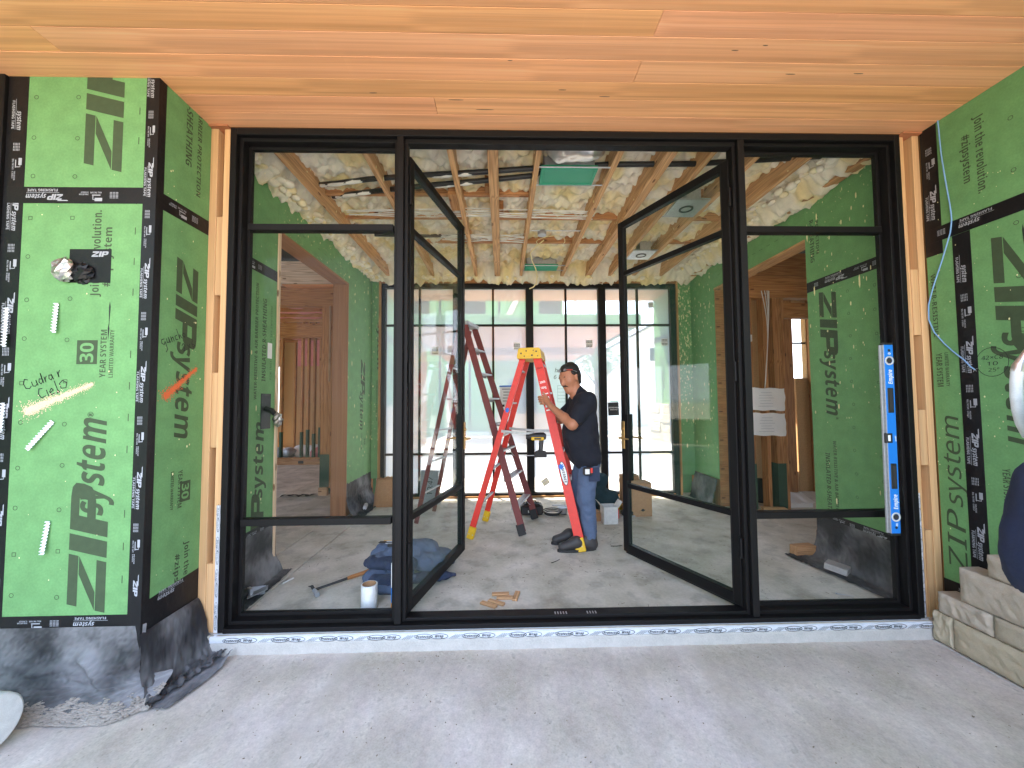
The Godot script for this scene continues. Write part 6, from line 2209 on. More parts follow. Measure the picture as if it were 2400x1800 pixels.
# ---------------------------------------------------------------- ladders
func red_ladder() -> void:
	var t := thing("red_stepladder", "bright red stepladder with yellow top cap held by the man", "ladder", Vector3(0.25, 0, -1.7), "stepladders")
	# feet and tops of the four rails
	var fr := Vector3(0.735, 0.0, -1.195)
	var fb := Vector3(0.868, 0.0, -1.79)
	var lr := Vector3(-0.347, 0.0, -1.59)
	var lb := Vector3(-0.215, 0.0, -2.185)
	var tr := Vector3(0.362, 1.90, -1.535)
	var tb := Vector3(0.425, 1.90, -1.83)
	var ul := Vector3(0.222, 1.90, -1.585)
	var ub := Vector3(0.285, 1.90, -1.88)
	var wd := (fb - fr).normalized()
	var rail := func(a: Vector3, b: Vector3, face: float, web: float) -> void:
		# a channel: web facing along the ladder's width, flanges towards the middle
		var mb := MB.new()
		var d := (b - a).normalized()
		var sd := d.cross(wd).normalized()
		var bs := Basis(sd, d, sd.cross(d))
		var L := (b - a).length()
		mb.box((a + b) * 0.5, Vector3(face, L, 0.005), 0.0015, bs)
		for s in [-1.0, 1.0]:
			mb.box((a + b) * 0.5 + sd * s * (face * 0.5 - 0.003) - bs.z * web * 0.5 * (1.0 if bs.z.dot(wd) < 0 else -1.0) * 1.0, Vector3(0.005, L, web), 0.0015, bs)
		part(t, "rail", mb, M.red_fiberglass)
	var inward := wd * 0.0
	rail.call(fr + Vector3(0, 0.03, 0), tr, 0.088, 0.032)
	rail.call(fb + Vector3(0, 0.03, 0), tb, 0.088, 0.032)
	rail.call(lr + Vector3(0, 0.03, 0), ul, 0.062, 0.028)
	rail.call(lb + Vector3(0, 0.03, 0), ub, 0.062, 0.028)
	# treads on the front, thin bars on the rear
	for k in 6:
		var u := (0.31 * (k + 1)) / 1.95
		var a := fr.lerp(tr, u)
		var b := fb.lerp(tb, u)
		var mb := MB.new()
		mb.bar(a + wd * 0.003, b - wd * 0.003, 0.085, 0.022, Vector3.RIGHT, 0.003)
		part(t, "step", mb, M.aluminium)
	for k in 5:
		var u := (0.36 * (k + 1)) / 1.95
		var a := lr.lerp(ul, u)
		var b := lb.lerp(ub, u)
		var mb := MB.new()
		mb.bar(a + wd * 0.003, b - wd * 0.003, 0.03, 0.02, Vector3.RIGHT, 0.003)
		part(t, "rear_bar", mb, M.aluminium)
	# yellow shoes
	for e in [[fr, tr, 0.098], [fb, tb, 0.098], [lr, ul, 0.074], [lb, ub, 0.074]]:
		var d: Vector3 = (e[1] - e[0]).normalized()
		var sd := d.cross(wd).normalized()
		var mb := MB.new()
		mb.box(e[0] + d * 0.062 + Vector3(0, 0.002, 0), Vector3(e[2], 0.125, 0.05), 0.006, Basis(sd, d, sd.cross(d)))
		var shoe := part(t, "foot_shoe", mb, M.yellow_plastic)
		mb = MB.new()
		for s in [-1.0, 1.0]:
			mb.blob(e[0] + d * 0.055 + sd * s * 0.02 - wd * 0.026, Vector3(0.006, 0.006, 0.004), 8)
		part(shoe, "rivet", mb, M.zinc)
	# spreaders
	for e in [[fr, tr, lr, ul], [fb, tb, lb, ub]]:
		var a: Vector3 = e[0].lerp(e[1], 0.575)
		var b: Vector3 = e[2].lerp(e[3], 0.585)
		var m: Vector3 = (a + b) * 0.5 - Vector3(0, 0.012, 0)
		var mb := MB.new()
		mb.bar(a, m, 0.028, 0.005, Vector3.UP, 0.001)
		mb.bar(m - wd * 0.006, b - wd * 0.006, 0.028, 0.005, Vector3.UP, 0.001)
		part(t, "spreader", mb, M.zinc)
	# top cap
	var c := (tr + tb + ul + ub) * 0.25
	var ax := (tr - ul).normalized()
	ax = (ax - wd * ax.dot(wd)).normalized()
	var bs := Basis(ax, Vector3.UP, ax.cross(Vector3.UP))
	var mb := MB.new()
	mb.prism(PackedVector2Array([Vector2(-0.125, -0.045), Vector2(0.125, -0.045), Vector2(0.128, -0.02), Vector2(0.115, 0.055), Vector2(0.10, 0.068), Vector2(-0.10, 0.068), Vector2(-0.118, 0.05), Vector2(-0.13, -0.02)]), 0.40, Transform3D(bs, c + Vector3(0, 0.015, 0) - bs.z * 0.20))
	var cap := part(t, "top_cap", mb, M.yellow_plastic)
	mb = MB.new()
	var cf := c + Vector3(0, 0.015, 0) + bs.z * (0.201 if bs.z.z > 0 else -0.201)
	var cn := bs.z * (1.0 if bs.z.z > 0 else -1.0)
	for e in [[-0.085, 0.01, 0.009], [-0.03, 0.035, 0.008], [0.03, -0.012, 0.010], [0.075, 0.028, 0.009], [0.09, -0.02, 0.006], [-0.05, -0.02, 0.007], [0.045, 0.04, 0.006]]:
		mb.tube([cf + ax * e[0] + Vector3(0, e[1], 0), cf + ax * e[0] + Vector3(0, e[1], 0) + cn * 0.001], e[2], 10)
	part(cap, "tool_hole", mb, M.black_plastic)
	# decals on the near front rail: load rating, notices, oval mark
	var dn := (fr - tr).normalized()
	var sx := Vector3(0, 0, 1) - dn * dn.z
	var nn := -wd
	nn = (nn - dn * nn.dot(dn)).normalized()
	var sd := dn.cross(nn).normalized()
	if sd.x < 0:
		sd = -sd
	var on := func(u: float, s: float) -> Vector3: return tr.lerp(fr + Vector3(0, 0.03, 0), u) + sd * s + nn * 0.0036
	mb = MB.new()
	say(mb, "300lb", on.call(0.155, -0.032), sd, -dn, 0.022, 0.058)
	say(mb, "136kg", on.call(0.185, -0.034), sd, -dn, 0.022, 0.058)
	for k in 5:
		mb.box(on.call(0.215 + k * 0.022, 0.0), Vector3(0.058, 0.012 + 0.01 * (k % 2), 0.0006), 0.0, Basis(sd, -dn, nn))
	part(t, "load_decal", mb, M.white_print)
	mb = MB.new()
	var bo := Basis(sd, -dn, nn)
	var oc: Vector3 = on.call(0.635, 0.0)
	mb.lathe([Vector2(0.0, 0.0), Vector2(1.0, 0.0)], 28, Transform3D(Basis(sd * 0.034, nn * 0.001, dn * 0.118), oc + nn * 0.0003))
	part(t, "maker_decal", mb, M.white_print)
	mb = MB.new()
	for k in 28:
		var a0 := TAU * k / 28.0
		var a1 := TAU * (k + 1) / 28.0
		mb.stroke([oc + nn * 0.0012 + sd * 0.031 * cos(a0) + dn * 0.114 * sin(a0), oc + nn * 0.0012 + sd * 0.031 * cos(a1) + dn * 0.114 * sin(a1)], 0.006, nn)
	say(mb, "WERNER", oc + nn * 0.0012 - dn * 0.05 - sd * 0.013, dn, sd, 0.026, 0.14, 0.1)
	part(t, "decal_lettering", mb, M.ink)
	mb = MB.new()
	var sp := PackedVector2Array()
	for k in 16:
		var rr := 0.034 if k % 2 == 0 else 0.020
		sp.append(Vector2(cos(TAU * k / 16.0), sin(TAU * k / 16.0)) * rr)
	mb.prism(sp, 0.0008, Transform3D(bo, oc + nn * 0.0014 - dn * 0.068 - sd * 0.012))
	part(t, "star_decal", mb, M.blue_print)
	mb = MB.new()
	var lp := ul.lerp(lr, 0.30)
	mb.prism(sp, 0.0008, Transform3D(Basis(Vector3.RIGHT * 0.8, Vector3.UP, nn), lp + nn * 0.006))
	part(t, "star_decal", mb, M.blue_print)
	mb = MB.new()
	say(mb, "Gilberto", on.call(0.075, -0.04), sd, -dn, 0.018, 0.07, 0.2, "serif")
	part(t, "pen_scrawl", mb, M.ink)


func old_ladder() -> void:
	var t := thing("old_stepladder", "worn brownish stepladder leaning behind the red one", "ladder", Vector3(0.0, 0, -2.0), "stepladders")
	var fn := Vector3(0.205, 0.0, -1.66)
	var ff := Vector3(0.385, 0.0, -2.235)
	var tn := Vector3(-0.44, 2.33, -2.02)
	var tf := Vector3(-0.345, 2.33, -2.33)
	var wd := (ff - fn).normalized()
	for e in [[fn, tn], [ff, tf]]:
		var mb := MB.new()
		mb.bar(e[0] + Vector3(0, 0.04, 0), e[1], 0.075, 0.028, Vector3.RIGHT, 0.003)
		var d: Vector3 = (e[1] - e[0]).normalized()
		part(t, "rail", mb, M.old_fiberglass)
		mb = MB.new()
		mb.bar(e[0] + Vector3(0, 0.004, 0), e[0] + d * 0.12, 0.086, 0.045, Vector3.RIGHT, 0.005)
		part(t, "foot_shoe", mb, M.dark_rubber)
	for k in 7:
		var u := (0.30 * (k + 1)) / 2.4
		var a := fn.lerp(tn, u)
		var b := ff.lerp(tf, u)
		var mb := MB.new()
		mb.bar(a + wd * 0.014, b - wd * 0.014, 0.085, 0.020, Vector3.RIGHT, 0.003)
		mb.bar(a + wd * 0.014 + Vector3(-0.035, -0.02, 0), b - wd * 0.014 + Vector3(-0.035, -0.02, 0), 0.012, 0.04, Vector3.RIGHT, 0.002)
		part(t, "step", mb, M.aluminium)
		if k in [0, 2]:
			mb = MB.new()
			mb.tube([a + wd * 0.16 + Vector3(0, -0.02, 0), fn.lerp(tn, u - 0.05) + wd * 0.016], 0.005, 5)
			mb.tube([b - wd * 0.16 + Vector3(0, -0.02, 0), ff.lerp(tf, u - 0.05) - wd * 0.016], 0.005, 5)
			part(t, "step_brace", mb, M.zinc)
	var mb := MB.new()
	mb.bar(tn - wd * 0.02 + Vector3(-0.02, 0.02, 0), tf + wd * 0.02 + Vector3(-0.02, 0.02, 0), 0.14, 0.045, Vector3.RIGHT, 0.006)
	part(t, "top_cap", mb, M.aluminium)
	for e in [[Vector3(-1.02, 0.0, -2.12), tn + Vector3(-0.06, -0.02, -0.01)], [Vector3(-0.90, 0.0, -2.62), tf + Vector3(-0.06, -0.02, 0.01)]]:
		mb = MB.new()
		mb.bar(e[0] + Vector3(0, 0.003, 0), e[1], 0.05, 0.024, Vector3.RIGHT, 0.003)
		part(t, "rear_rail", mb, M.old_fiberglass)
	for k in 5:
		var u := 0.15 + k * 0.16
		mb = MB.new()
		mb.bar(Vector3(-1.02, 0.0, -2.12).lerp(tn + Vector3(-0.06, -0.02, -0.01), u), Vector3(-0.90, 0.0, -2.62).lerp(tf + Vector3(-0.06, -0.02, 0.01), u), 0.025, 0.018, Vector3.RIGHT, 0.002)
		part(t, "rear_bar", mb, M.aluminium)


# ---------------------------------------------------------------- the worker
func hand(bd: Body, wrist: Vector3, palm: Vector3, across: Vector3, out: Vector3, curl: Vector3, thumb: Vector3) -> void:
	# across: from little finger to forefinger; out: where the knuckles go; curl: where the fingertips close to
	bd.bone(wrist, palm, 0.026, 0.030, 0.02)
	bd.bone(palm - across * 0.026, palm + across * 0.026, 0.024, 0.024, 0.015)
	var lens := [0.8, 0.95, 1.0, 0.92]
	for k in 4:
		var base := palm + across * (-0.036 + 0.024 * k) + out * 0.022
		var k1: Vector3 = base + out * 0.034 * lens[k] + curl * 0.010
		var k2: Vector3 = k1 + curl * 0.030 * lens[k] + out * 0.004
		var k3: Vector3 = k2 + curl * 0.016 - out * 0.020 * lens[k]
		bd.bone(base, k1, 0.0105, 0.0095, 0.006)
		bd.bone(k1, k2, 0.0095, 0.0088, 0.004)
		bd.bone(k2, k3, 0.0088, 0.0078, 0.004)
	var tb := palm + across * 0.020 - out * 0.006
	bd.bone(tb, tb + thumb * 0.034, 0.015, 0.0125, 0.012)
	bd.bone(tb + thumb * 0.034, tb + thumb * 0.066 + out * 0.006, 0.0120, 0.0095, 0.005)


func make_worker() -> void:
	var t := thing("person", "man in black T-shirt, blue jeans and black boots holding the red ladder", "person", Vector3(0.8, 0, -1.36))
	var zc := -1.36
	var ankN := Vector3(0.835, 0.10, -1.245)
	var ankF := Vector3(0.80, 0.10, -1.45)
	var kneN := Vector3(0.80, 0.49, -1.25)
	var kneF := Vector3(0.765, 0.50, -1.47)
	var hipN := Vector3(0.835, 0.90, -1.265)
	var hipF := Vector3(0.835, 0.90, -1.455)
	var shN := Vector3(0.815, 1.425, -1.165)
	var shF := Vector3(0.785, 1.425, -1.55)
	var elN := Vector3(0.645, 1.205, -1.085)
	var elF := Vector3(0.62, 1.23, -1.62)
	var wrN := Vector3(0.475, 1.372, -1.295)
	var wrF := Vector3(0.50, 1.38, -1.66)
	var head := Vector3(0.672, 1.648, zc)
	# face looks down along the ladder, turned to the camera
	var fd := Vector3(-0.74, -0.34, 0.60).normalized()
	var fu := (Vector3(-0.12, 1.0, 0.0) - fd * fd.dot(Vector3(-0.12, 1.0, 0.0))).normalized()
	var fs := fd.cross(fu).normalized()          # his right
	var F := func(r: float, u: float, f: float) -> Vector3: return head + fs * r + fu * u + fd * f
	# body: one continuous skin from head to feet
	var b := Body.new()
	b.bone(Vector3(0.825, 0.94, zc), Vector3(0.80, 1.32, zc), 0.10, 0.10, 0.05)
	b.bone(Vector3(0.79, 1.38, zc), Vector3(0.735, 1.53, zc), 0.062, 0.058, 0.04)
	b.bone(Vector3(0.735, 1.50, zc), Vector3(0.695, 1.60, zc), 0.062, 0.064, 0.04)
	b.bone(shN + Vector3(0, -0.015, 0), elN, 0.044, 0.049, 0.03)
	b.bone(elN, elN.lerp(wrN, 0.35), 0.048, 0.046, 0.03)
	b.bone(elN.lerp(wrN, 0.35), wrN, 0.046, 0.030, 0.02)
	b.bone(shF + Vector3(0, -0.015, 0), elF, 0.043, 0.046, 0.03)
	b.bone(elF, wrF, 0.046, 0.030, 0.03)
	b.bone(shN + Vector3(0, -0.02, 0), shF + Vector3(0, -0.02, 0), 0.042, 0.042, 0.03)
	for e in [[hipN, kneN, ankN], [hipF, kneF, ankF]]:
		b.bone(e[0], e[1], 0.08, 0.055, 0.04)
		b.bone(e[1], e[2], 0.055, 0.038, 0.03)
		b.bone(e[2], e[2] + Vector3(-0.17, -0.055, 0.02), 0.036, 0.028, 0.03)
	# far hand on the far rail
	var mb := MB.new()
	b.build(mb, 0.013)
	# near hand: wraps the near rail from outside, thumb up
	var hb := Body.new()
	var rd := (Vector3(0.362, 1.90, -1.535) - Vector3(0.735, 0.0, -1.195)).normalized()
	var palm := Vector3(0.442, 1.43, -1.362)
	hb.bone(wrN.lerp(elN, 0.25), wrN, 0.036, 0.0295, 0.02)
	hand(hb, wrN, palm, rd, Vector3(-0.93, 0.10, -0.18).normalized(), Vector3(-0.25, -0.05, -0.95).normalized(), (rd * 0.93 + Vector3(-0.25, 0, 0.1)).normalized())
	hb.build(mb, 0.0042)
	hb = Body.new()
	var pf := Vector3(0.462, 1.425, -1.715)
	hb.bone(wrF.lerp(elF, 0.25), wrF, 0.036, 0.029, 0.02)
	hand(hb, wrF, pf, rd, Vector3(-0.93, 0.10, 0.10).normalized(), Vector3(-0.25, -0.05, 0.95).normalized(), (rd * 0.9 + Vector3(0.1, 0, -0.2)).normalized())
	hb.build(mb, 0.0046)
	# head with features
	var h := Body.new()
	h.bone(F.call(0, 0.045, -0.035), F.call(0, 0.035, 0.012), 0.088, 0.080, 0.05)
	h.bone(F.call(0, -0.03, 0.03), F.call(0, -0.085, 0.045), 0.066, 0.046, 0.05)
	h.bone(F.call(0, -0.105, 0.058), F.call(0, -0.112, 0.062), 0.026, 0.024, 0.04)
	h.bone(F.call(-0.03, -0.06, 0.03), F.call(-0.038, -0.02, 0.045), 0.038, 0.034, 0.03)
	h.bone(F.call(0.03, -0.06, 0.03), F.call(0.038, -0.02, 0.045), 0.038, 0.034, 0.03)
	h.bone(F.call(-0.035, 0.034, 0.078), F.call(0.035, 0.034, 0.078), 0.016, 0.016, 0.02)
	h.bone(F.call(0, 0.022, 0.088), F.call(0, -0.026, 0.118), 0.010, 0.015, 0.014)
	h.bone(F.call(-0.013, -0.032, 0.104), F.call(0.013, -0.032, 0.104), 0.011, 0.011, 0.010)
	h.bone(F.call(-0.018, -0.064, 0.090), F.call(0.018, -0.064, 0.090), 0.010, 0.010, 0.008)
	h.bone(F.call(-0.015, -0.080, 0.088), F.call(0.015, -0.080, 0.088), 0.010, 0.010, 0.008)
	for s in [-1.0, 1.0]:
		h.bone(F.call(s * 0.032, 0.010, 0.072), F.call(s * 0.034, 0.010, 0.072), 0.0165, 0.0165, 0.008)
		h.bone(F.call(s * 0.083, 0.022, -0.018), F.call(s * 0.088, -0.022, -0.008), 0.015, 0.010, 0.010, Vector3(1, 1, 1))
	h.bone(F.call(0, -0.06, -0.03), Vector3(0.725, 1.53, zc), 0.058, 0.060, 0.04)
	h.build(mb, 0.0048)
	part(t, "body", mb, M.skin)
	# eyes (half closed), brows, moustache, stubble of a goatee
	mb = MB.new()
	for s in [-1.0, 1.0]:
		mb.tube([F.call(s * 0.018, 0.008, 0.0865), F.call(s * 0.032, 0.004, 0.0905), F.call(s * 0.046, 0.008, 0.083)], [0.0014, 0.0030, 0.0014], 6)
		mb.tube([F.call(s * 0.014, 0.036, 0.094), F.call(s * 0.034, 0.043, 0.094), F.call(s * 0.054, 0.034, 0.080)], [0.0035, 0.0050, 0.0025], 6)
		mb.tube([F.call(s * 0.002, -0.048, 0.104), F.call(s * 0.018, -0.050, 0.100), F.call(s * 0.033, -0.064, 0.086)], [0.0060, 0.0068, 0.0030], 6)
	mb.tube([F.call(-0.016, -0.072, 0.0965), F.call(0.016, -0.072, 0.0965)], 0.0022, 5)
	mb.tube([F.call(-0.012, -0.104, 0.083), F.call(0, -0.107, 0.086), F.call(0.012, -0.104, 0.083)], 0.007, 6)
	part(t, "facial_hair", mb, M.hair)
	# hair: swept back, longer at the nape
	var hr := Body.new()
	hr.noise = noise(400, 60.0, FastNoiseLite.TYPE_SIMPLEX_SMOOTH, 2)
	hr.amp = 0.004
	hr.bone(F.call(0, 0.075, -0.045), F.call(0, 0.092, 0.008), 0.084, 0.062, 0.03)
	hr.bone(F.call(0, 0.02, -0.07), F.call(0, 0.05, -0.05), 0.080, 0.085, 0.03)
	hr.bone(F.call(-0.072, 0.03, -0.04), F.call(-0.074, 0.055, 0.006), 0.026, 0.022, 0.02)
	hr.bone(F.call(0.072, 0.03, -0.04), F.call(0.074, 0.055, 0.006), 0.026, 0.022, 0.02)
	hr.bone(F.call(0.0, -0.01, -0.098), F.call(0.0, -0.075, -0.100), 0.046, 0.030, 0.02)
	hr.bone(F.call(-0.035, -0.01, -0.085), F.call(-0.03, -0.07, -0.095), 0.035, 0.022, 0.02)
	mb = MB.new()
	hr.build(mb, 0.0055)
	part(t, "hair", mb, M.hair)
	# safety glasses pushed up on the brow
	mb = MB.new()
	for s in [-1.0, 1.0]:
		mb.box(F.call(s * 0.030, 0.108, 0.066), Vector3(0.046, 0.022, 0.004), 0.0015, Basis(fs, fu, fs.cross(fu)) * Basis(Vector3.UP, s * 0.35) * Basis(Vector3.RIGHT, 0.6))
		mb.tube([F.call(s * 0.054, 0.104, 0.060), F.call(s * 0.088, 0.086, 0.02), F.call(s * 0.098, 0.05, -0.03)], 0.003, 5)
	part(t, "safety_glasses", mb, M.zinc)
	mb = MB.new()
	mb.tube([F.call(-0.056, 0.104, 0.058), F.call(-0.091, 0.086, 0.018)], 0.0040, 5)
	part(t, "glasses_temple", mb, M.red_fiberglass)
	# T-shirt
	var s := Body.new()
	s.noise = noise(401, 7.0, FastNoiseLite.TYPE_SIMPLEX_SMOOTH, 3)
	s.amp = 0.014
	s.bone(Vector3(0.80, 1.40, -1.24), Vector3(0.79, 1.40, -1.48), 0.112, 0.112, 0.06)
	s.bone(Vector3(0.785, 1.26, -1.27), Vector3(0.785, 1.26, -1.45), 0.135, 0.135, 0.07)
	s.bone(Vector3(0.765, 1.10, -1.29), Vector3(0.765, 1.10, -1.43), 0.168, 0.168, 0.08)
	s.bone(Vector3(0.79, 0.95, -1.28), Vector3(0.79, 0.95, -1.44), 0.150, 0.150, 0.08)
	s.bone(Vector3(0.825, 0.875, -1.275), Vector3(0.825, 0.875, -1.445), 0.140, 0.140, 0.05)
	s.bone(shN, shN.lerp(elN, 0.72), 0.080, 0.074, 0.05)
	s.bone(shF, shF.lerp(elF, 0.72), 0.078, 0.072, 0.05)
	s.bone(Vector3(0.785, 1.47, zc), Vector3(0.755, 1.515, zc), 0.082, 0.075, 0.03)
	mb = MB.new()
	s.build(mb, 0.012)
	part(t, "t_shirt", mb, M.navy_cloth)
	# jeans
	var j := Body.new()
	j.noise = noise(402, 11.0, FastNoiseLite.TYPE_SIMPLEX_SMOOTH, 3)
	j.amp = 0.014
	j.bone(Vector3(0.83, 0.86, -1.285), Vector3(0.83, 0.86, -1.435), 0.118, 0.118, 0.05)
	for e in [[hipN, kneN, ankN], [hipF, kneF, ankF]]:
		j.bone(e[0] + Vector3(0, -0.06, 0), e[1], 0.104, 0.082, 0.05)
		j.bone(e[1], e[2] + Vector3(0, 0.03, 0), 0.082, 0.064, 0.04)
	mb = MB.new()
	j.build(mb, 0.012)
	part(t, "jeans", mb, M.denim)
	mb = MB.new()
	mb.box(Vector3(0.862, 0.73, -1.157), Vector3(0.11, 0.13, 0.010), 0.004, Basis(Vector3.UP, 0.15))
	part(t, "back_pocket", mb, M.dark_denim)
	# boots
	for k in 2:
		var an: Vector3 = [ankN, ankF][k]
		var toe := an + Vector3(-0.275, -0.062, 0.035 if k == 0 else 0.045)
		toe.y = 0.045
		var bt := Body.new()
		bt.bone(an + Vector3(0.0, 0.055, 0), an + Vector3(0.005, -0.035, 0), 0.062, 0.056, 0.04)
		bt.bone(an + Vector3(0.02, -0.050, 0), an.lerp(toe, 0.5) + Vector3(0, 0.018, 0), 0.044, 0.050, 0.04)
		bt.bone(an.lerp(toe, 0.5), toe, 0.050, 0.041, 0.05)
		mb = MB.new()
		bt.build(mb, 0.010)
		for q in mb.v.size():
			mb.v[q].y = maxf(mb.v[q].y, 0.012)
		var bo := part(t, "boot", mb, M.boot_leather)
		mb = MB.new()
		var pl := PackedVector2Array()
		var dd := (toe - an) * Vector3(1, 0, 1)
		var len := dd.length()
		for q in 20:
			var a := TAU * q / 20.0
			pl.append(Vector2(cos(a) * (len * 0.5 + 0.055), sin(a) * (0.050 + 0.006 * cos(a))))
		var ux := dd.normalized()
		mb.prism(pl, 0.022, Transform3D(Basis(ux, Vector3.UP.cross(ux), Vector3.UP), Vector3((an.x + toe.x) * 0.5 + 0.004, 0.001, (an.z + toe.z) * 0.5)))
		part(bo, "sole", mb, M.dark_rubber)
	# tape measure clipped on his belt
	var m := thing("tape_measure", "small white faced tape measure clipped to the man's belt", "tape measure", Vector3(0.79, 0.78, -1.15))
	mb = MB.new()
	mb.box(Vector3(0.792, 0.765, -1.128), Vector3(0.085, 0.075, 0.042), 0.012, Basis(Vector3.UP, 0.1))
	part(m, "case", mb, M.black_plastic)
	mb = MB.new()
	mb.box(Vector3(0.785, 0.765, -1.1055), Vector3(0.042, 0.046, 0.003), 0.001, Basis(Vector3.UP, 0.1))
	part(m, "face", mb, M.paper)
	mb = MB.new()
	mb.box(Vector3(0.826, 0.775, -1.1085), Vector3(0.020, 0.045, 0.004), 0.001, Basis(Vector3.UP, 0.1))
	part(m, "grip", mb, M.red_fiberglass)
	# drill hung on the spreader
	var d := thing("cordless_drill", "yellow and black cordless drill hanging from the red ladder's spreader", "drill", Vector3(0.38, 1.0, -1.42))
	var z := -1.44
	mb = MB.new()
	mb.tube([Vector3(0.27, 1.062, z), Vector3(0.31, 1.064, z), Vector3(0.345, 1.066, z), Vector3(0.42, 1.068, z), Vector3(0.44, 1.066, z)], [0.026, 0.036, 0.040, 0.040, 0.030], 14)
	part(d, "motor_housing", mb, M.black_plastic)
	mb = MB.new()
	mb.box(Vector3(0.352, 1.046, z), Vector3(0.13, 0.034, 0.086), 0.010)
	part(d, "yellow_body", mb, M.yellow_plastic)
	mb = MB.new()
	mb.bar(Vector3(0.395, 1.05, z), Vector3(0.382, 0.90, z), 0.044, 0.040, Vector3.RIGHT, 0.012)
	mb.box(Vector3(0.375, 0.985, z), Vector3(0.02, 0.035, 0.02), 0.005)
	part(d, "handle", mb, M.black_plastic)
	mb = MB.new()
	mb.prism(PackedVector2Array([Vector2(-0.07, -0.028), Vector2(0.055, -0.028), Vector2(0.05, 0.028), Vector2(-0.02, 0.042), Vector2(-0.06, 0.02)]), 0.075, Transform3D(Basis.IDENTITY, Vector3(0.388, 0.885, z - 0.0375)))
	part(d, "battery", mb, M.dark_rubber)
	mb = MB.new()
	mb.lathe([Vector2(0.0, 0.0), Vector2(0.018, 0.0), Vector2(0.024, 0.02), Vector2(0.024, 0.045)], 12, Transform3D(Basis(Vector3.BACK, PI / 2) * Basis.IDENTITY, Vector3(0.282, 1.062, z)))
	part(d, "chuck", mb, M.dark_rubber)
	mb = MB.new()
	mb.box(Vector3(0.352, 1.046, z + 0.0436), Vector3(0.07, 0.016, 0.0006), 0.0)
	part(d, "housing_badge", mb, M.black_plastic)
	mb = MB.new()
	mb.tube([Vector3(0.235, 0.872, z), Vector3(0.32, 0.874, z)], 0.004, 6)
	part(d, "belt_hook", mb, M.zinc)


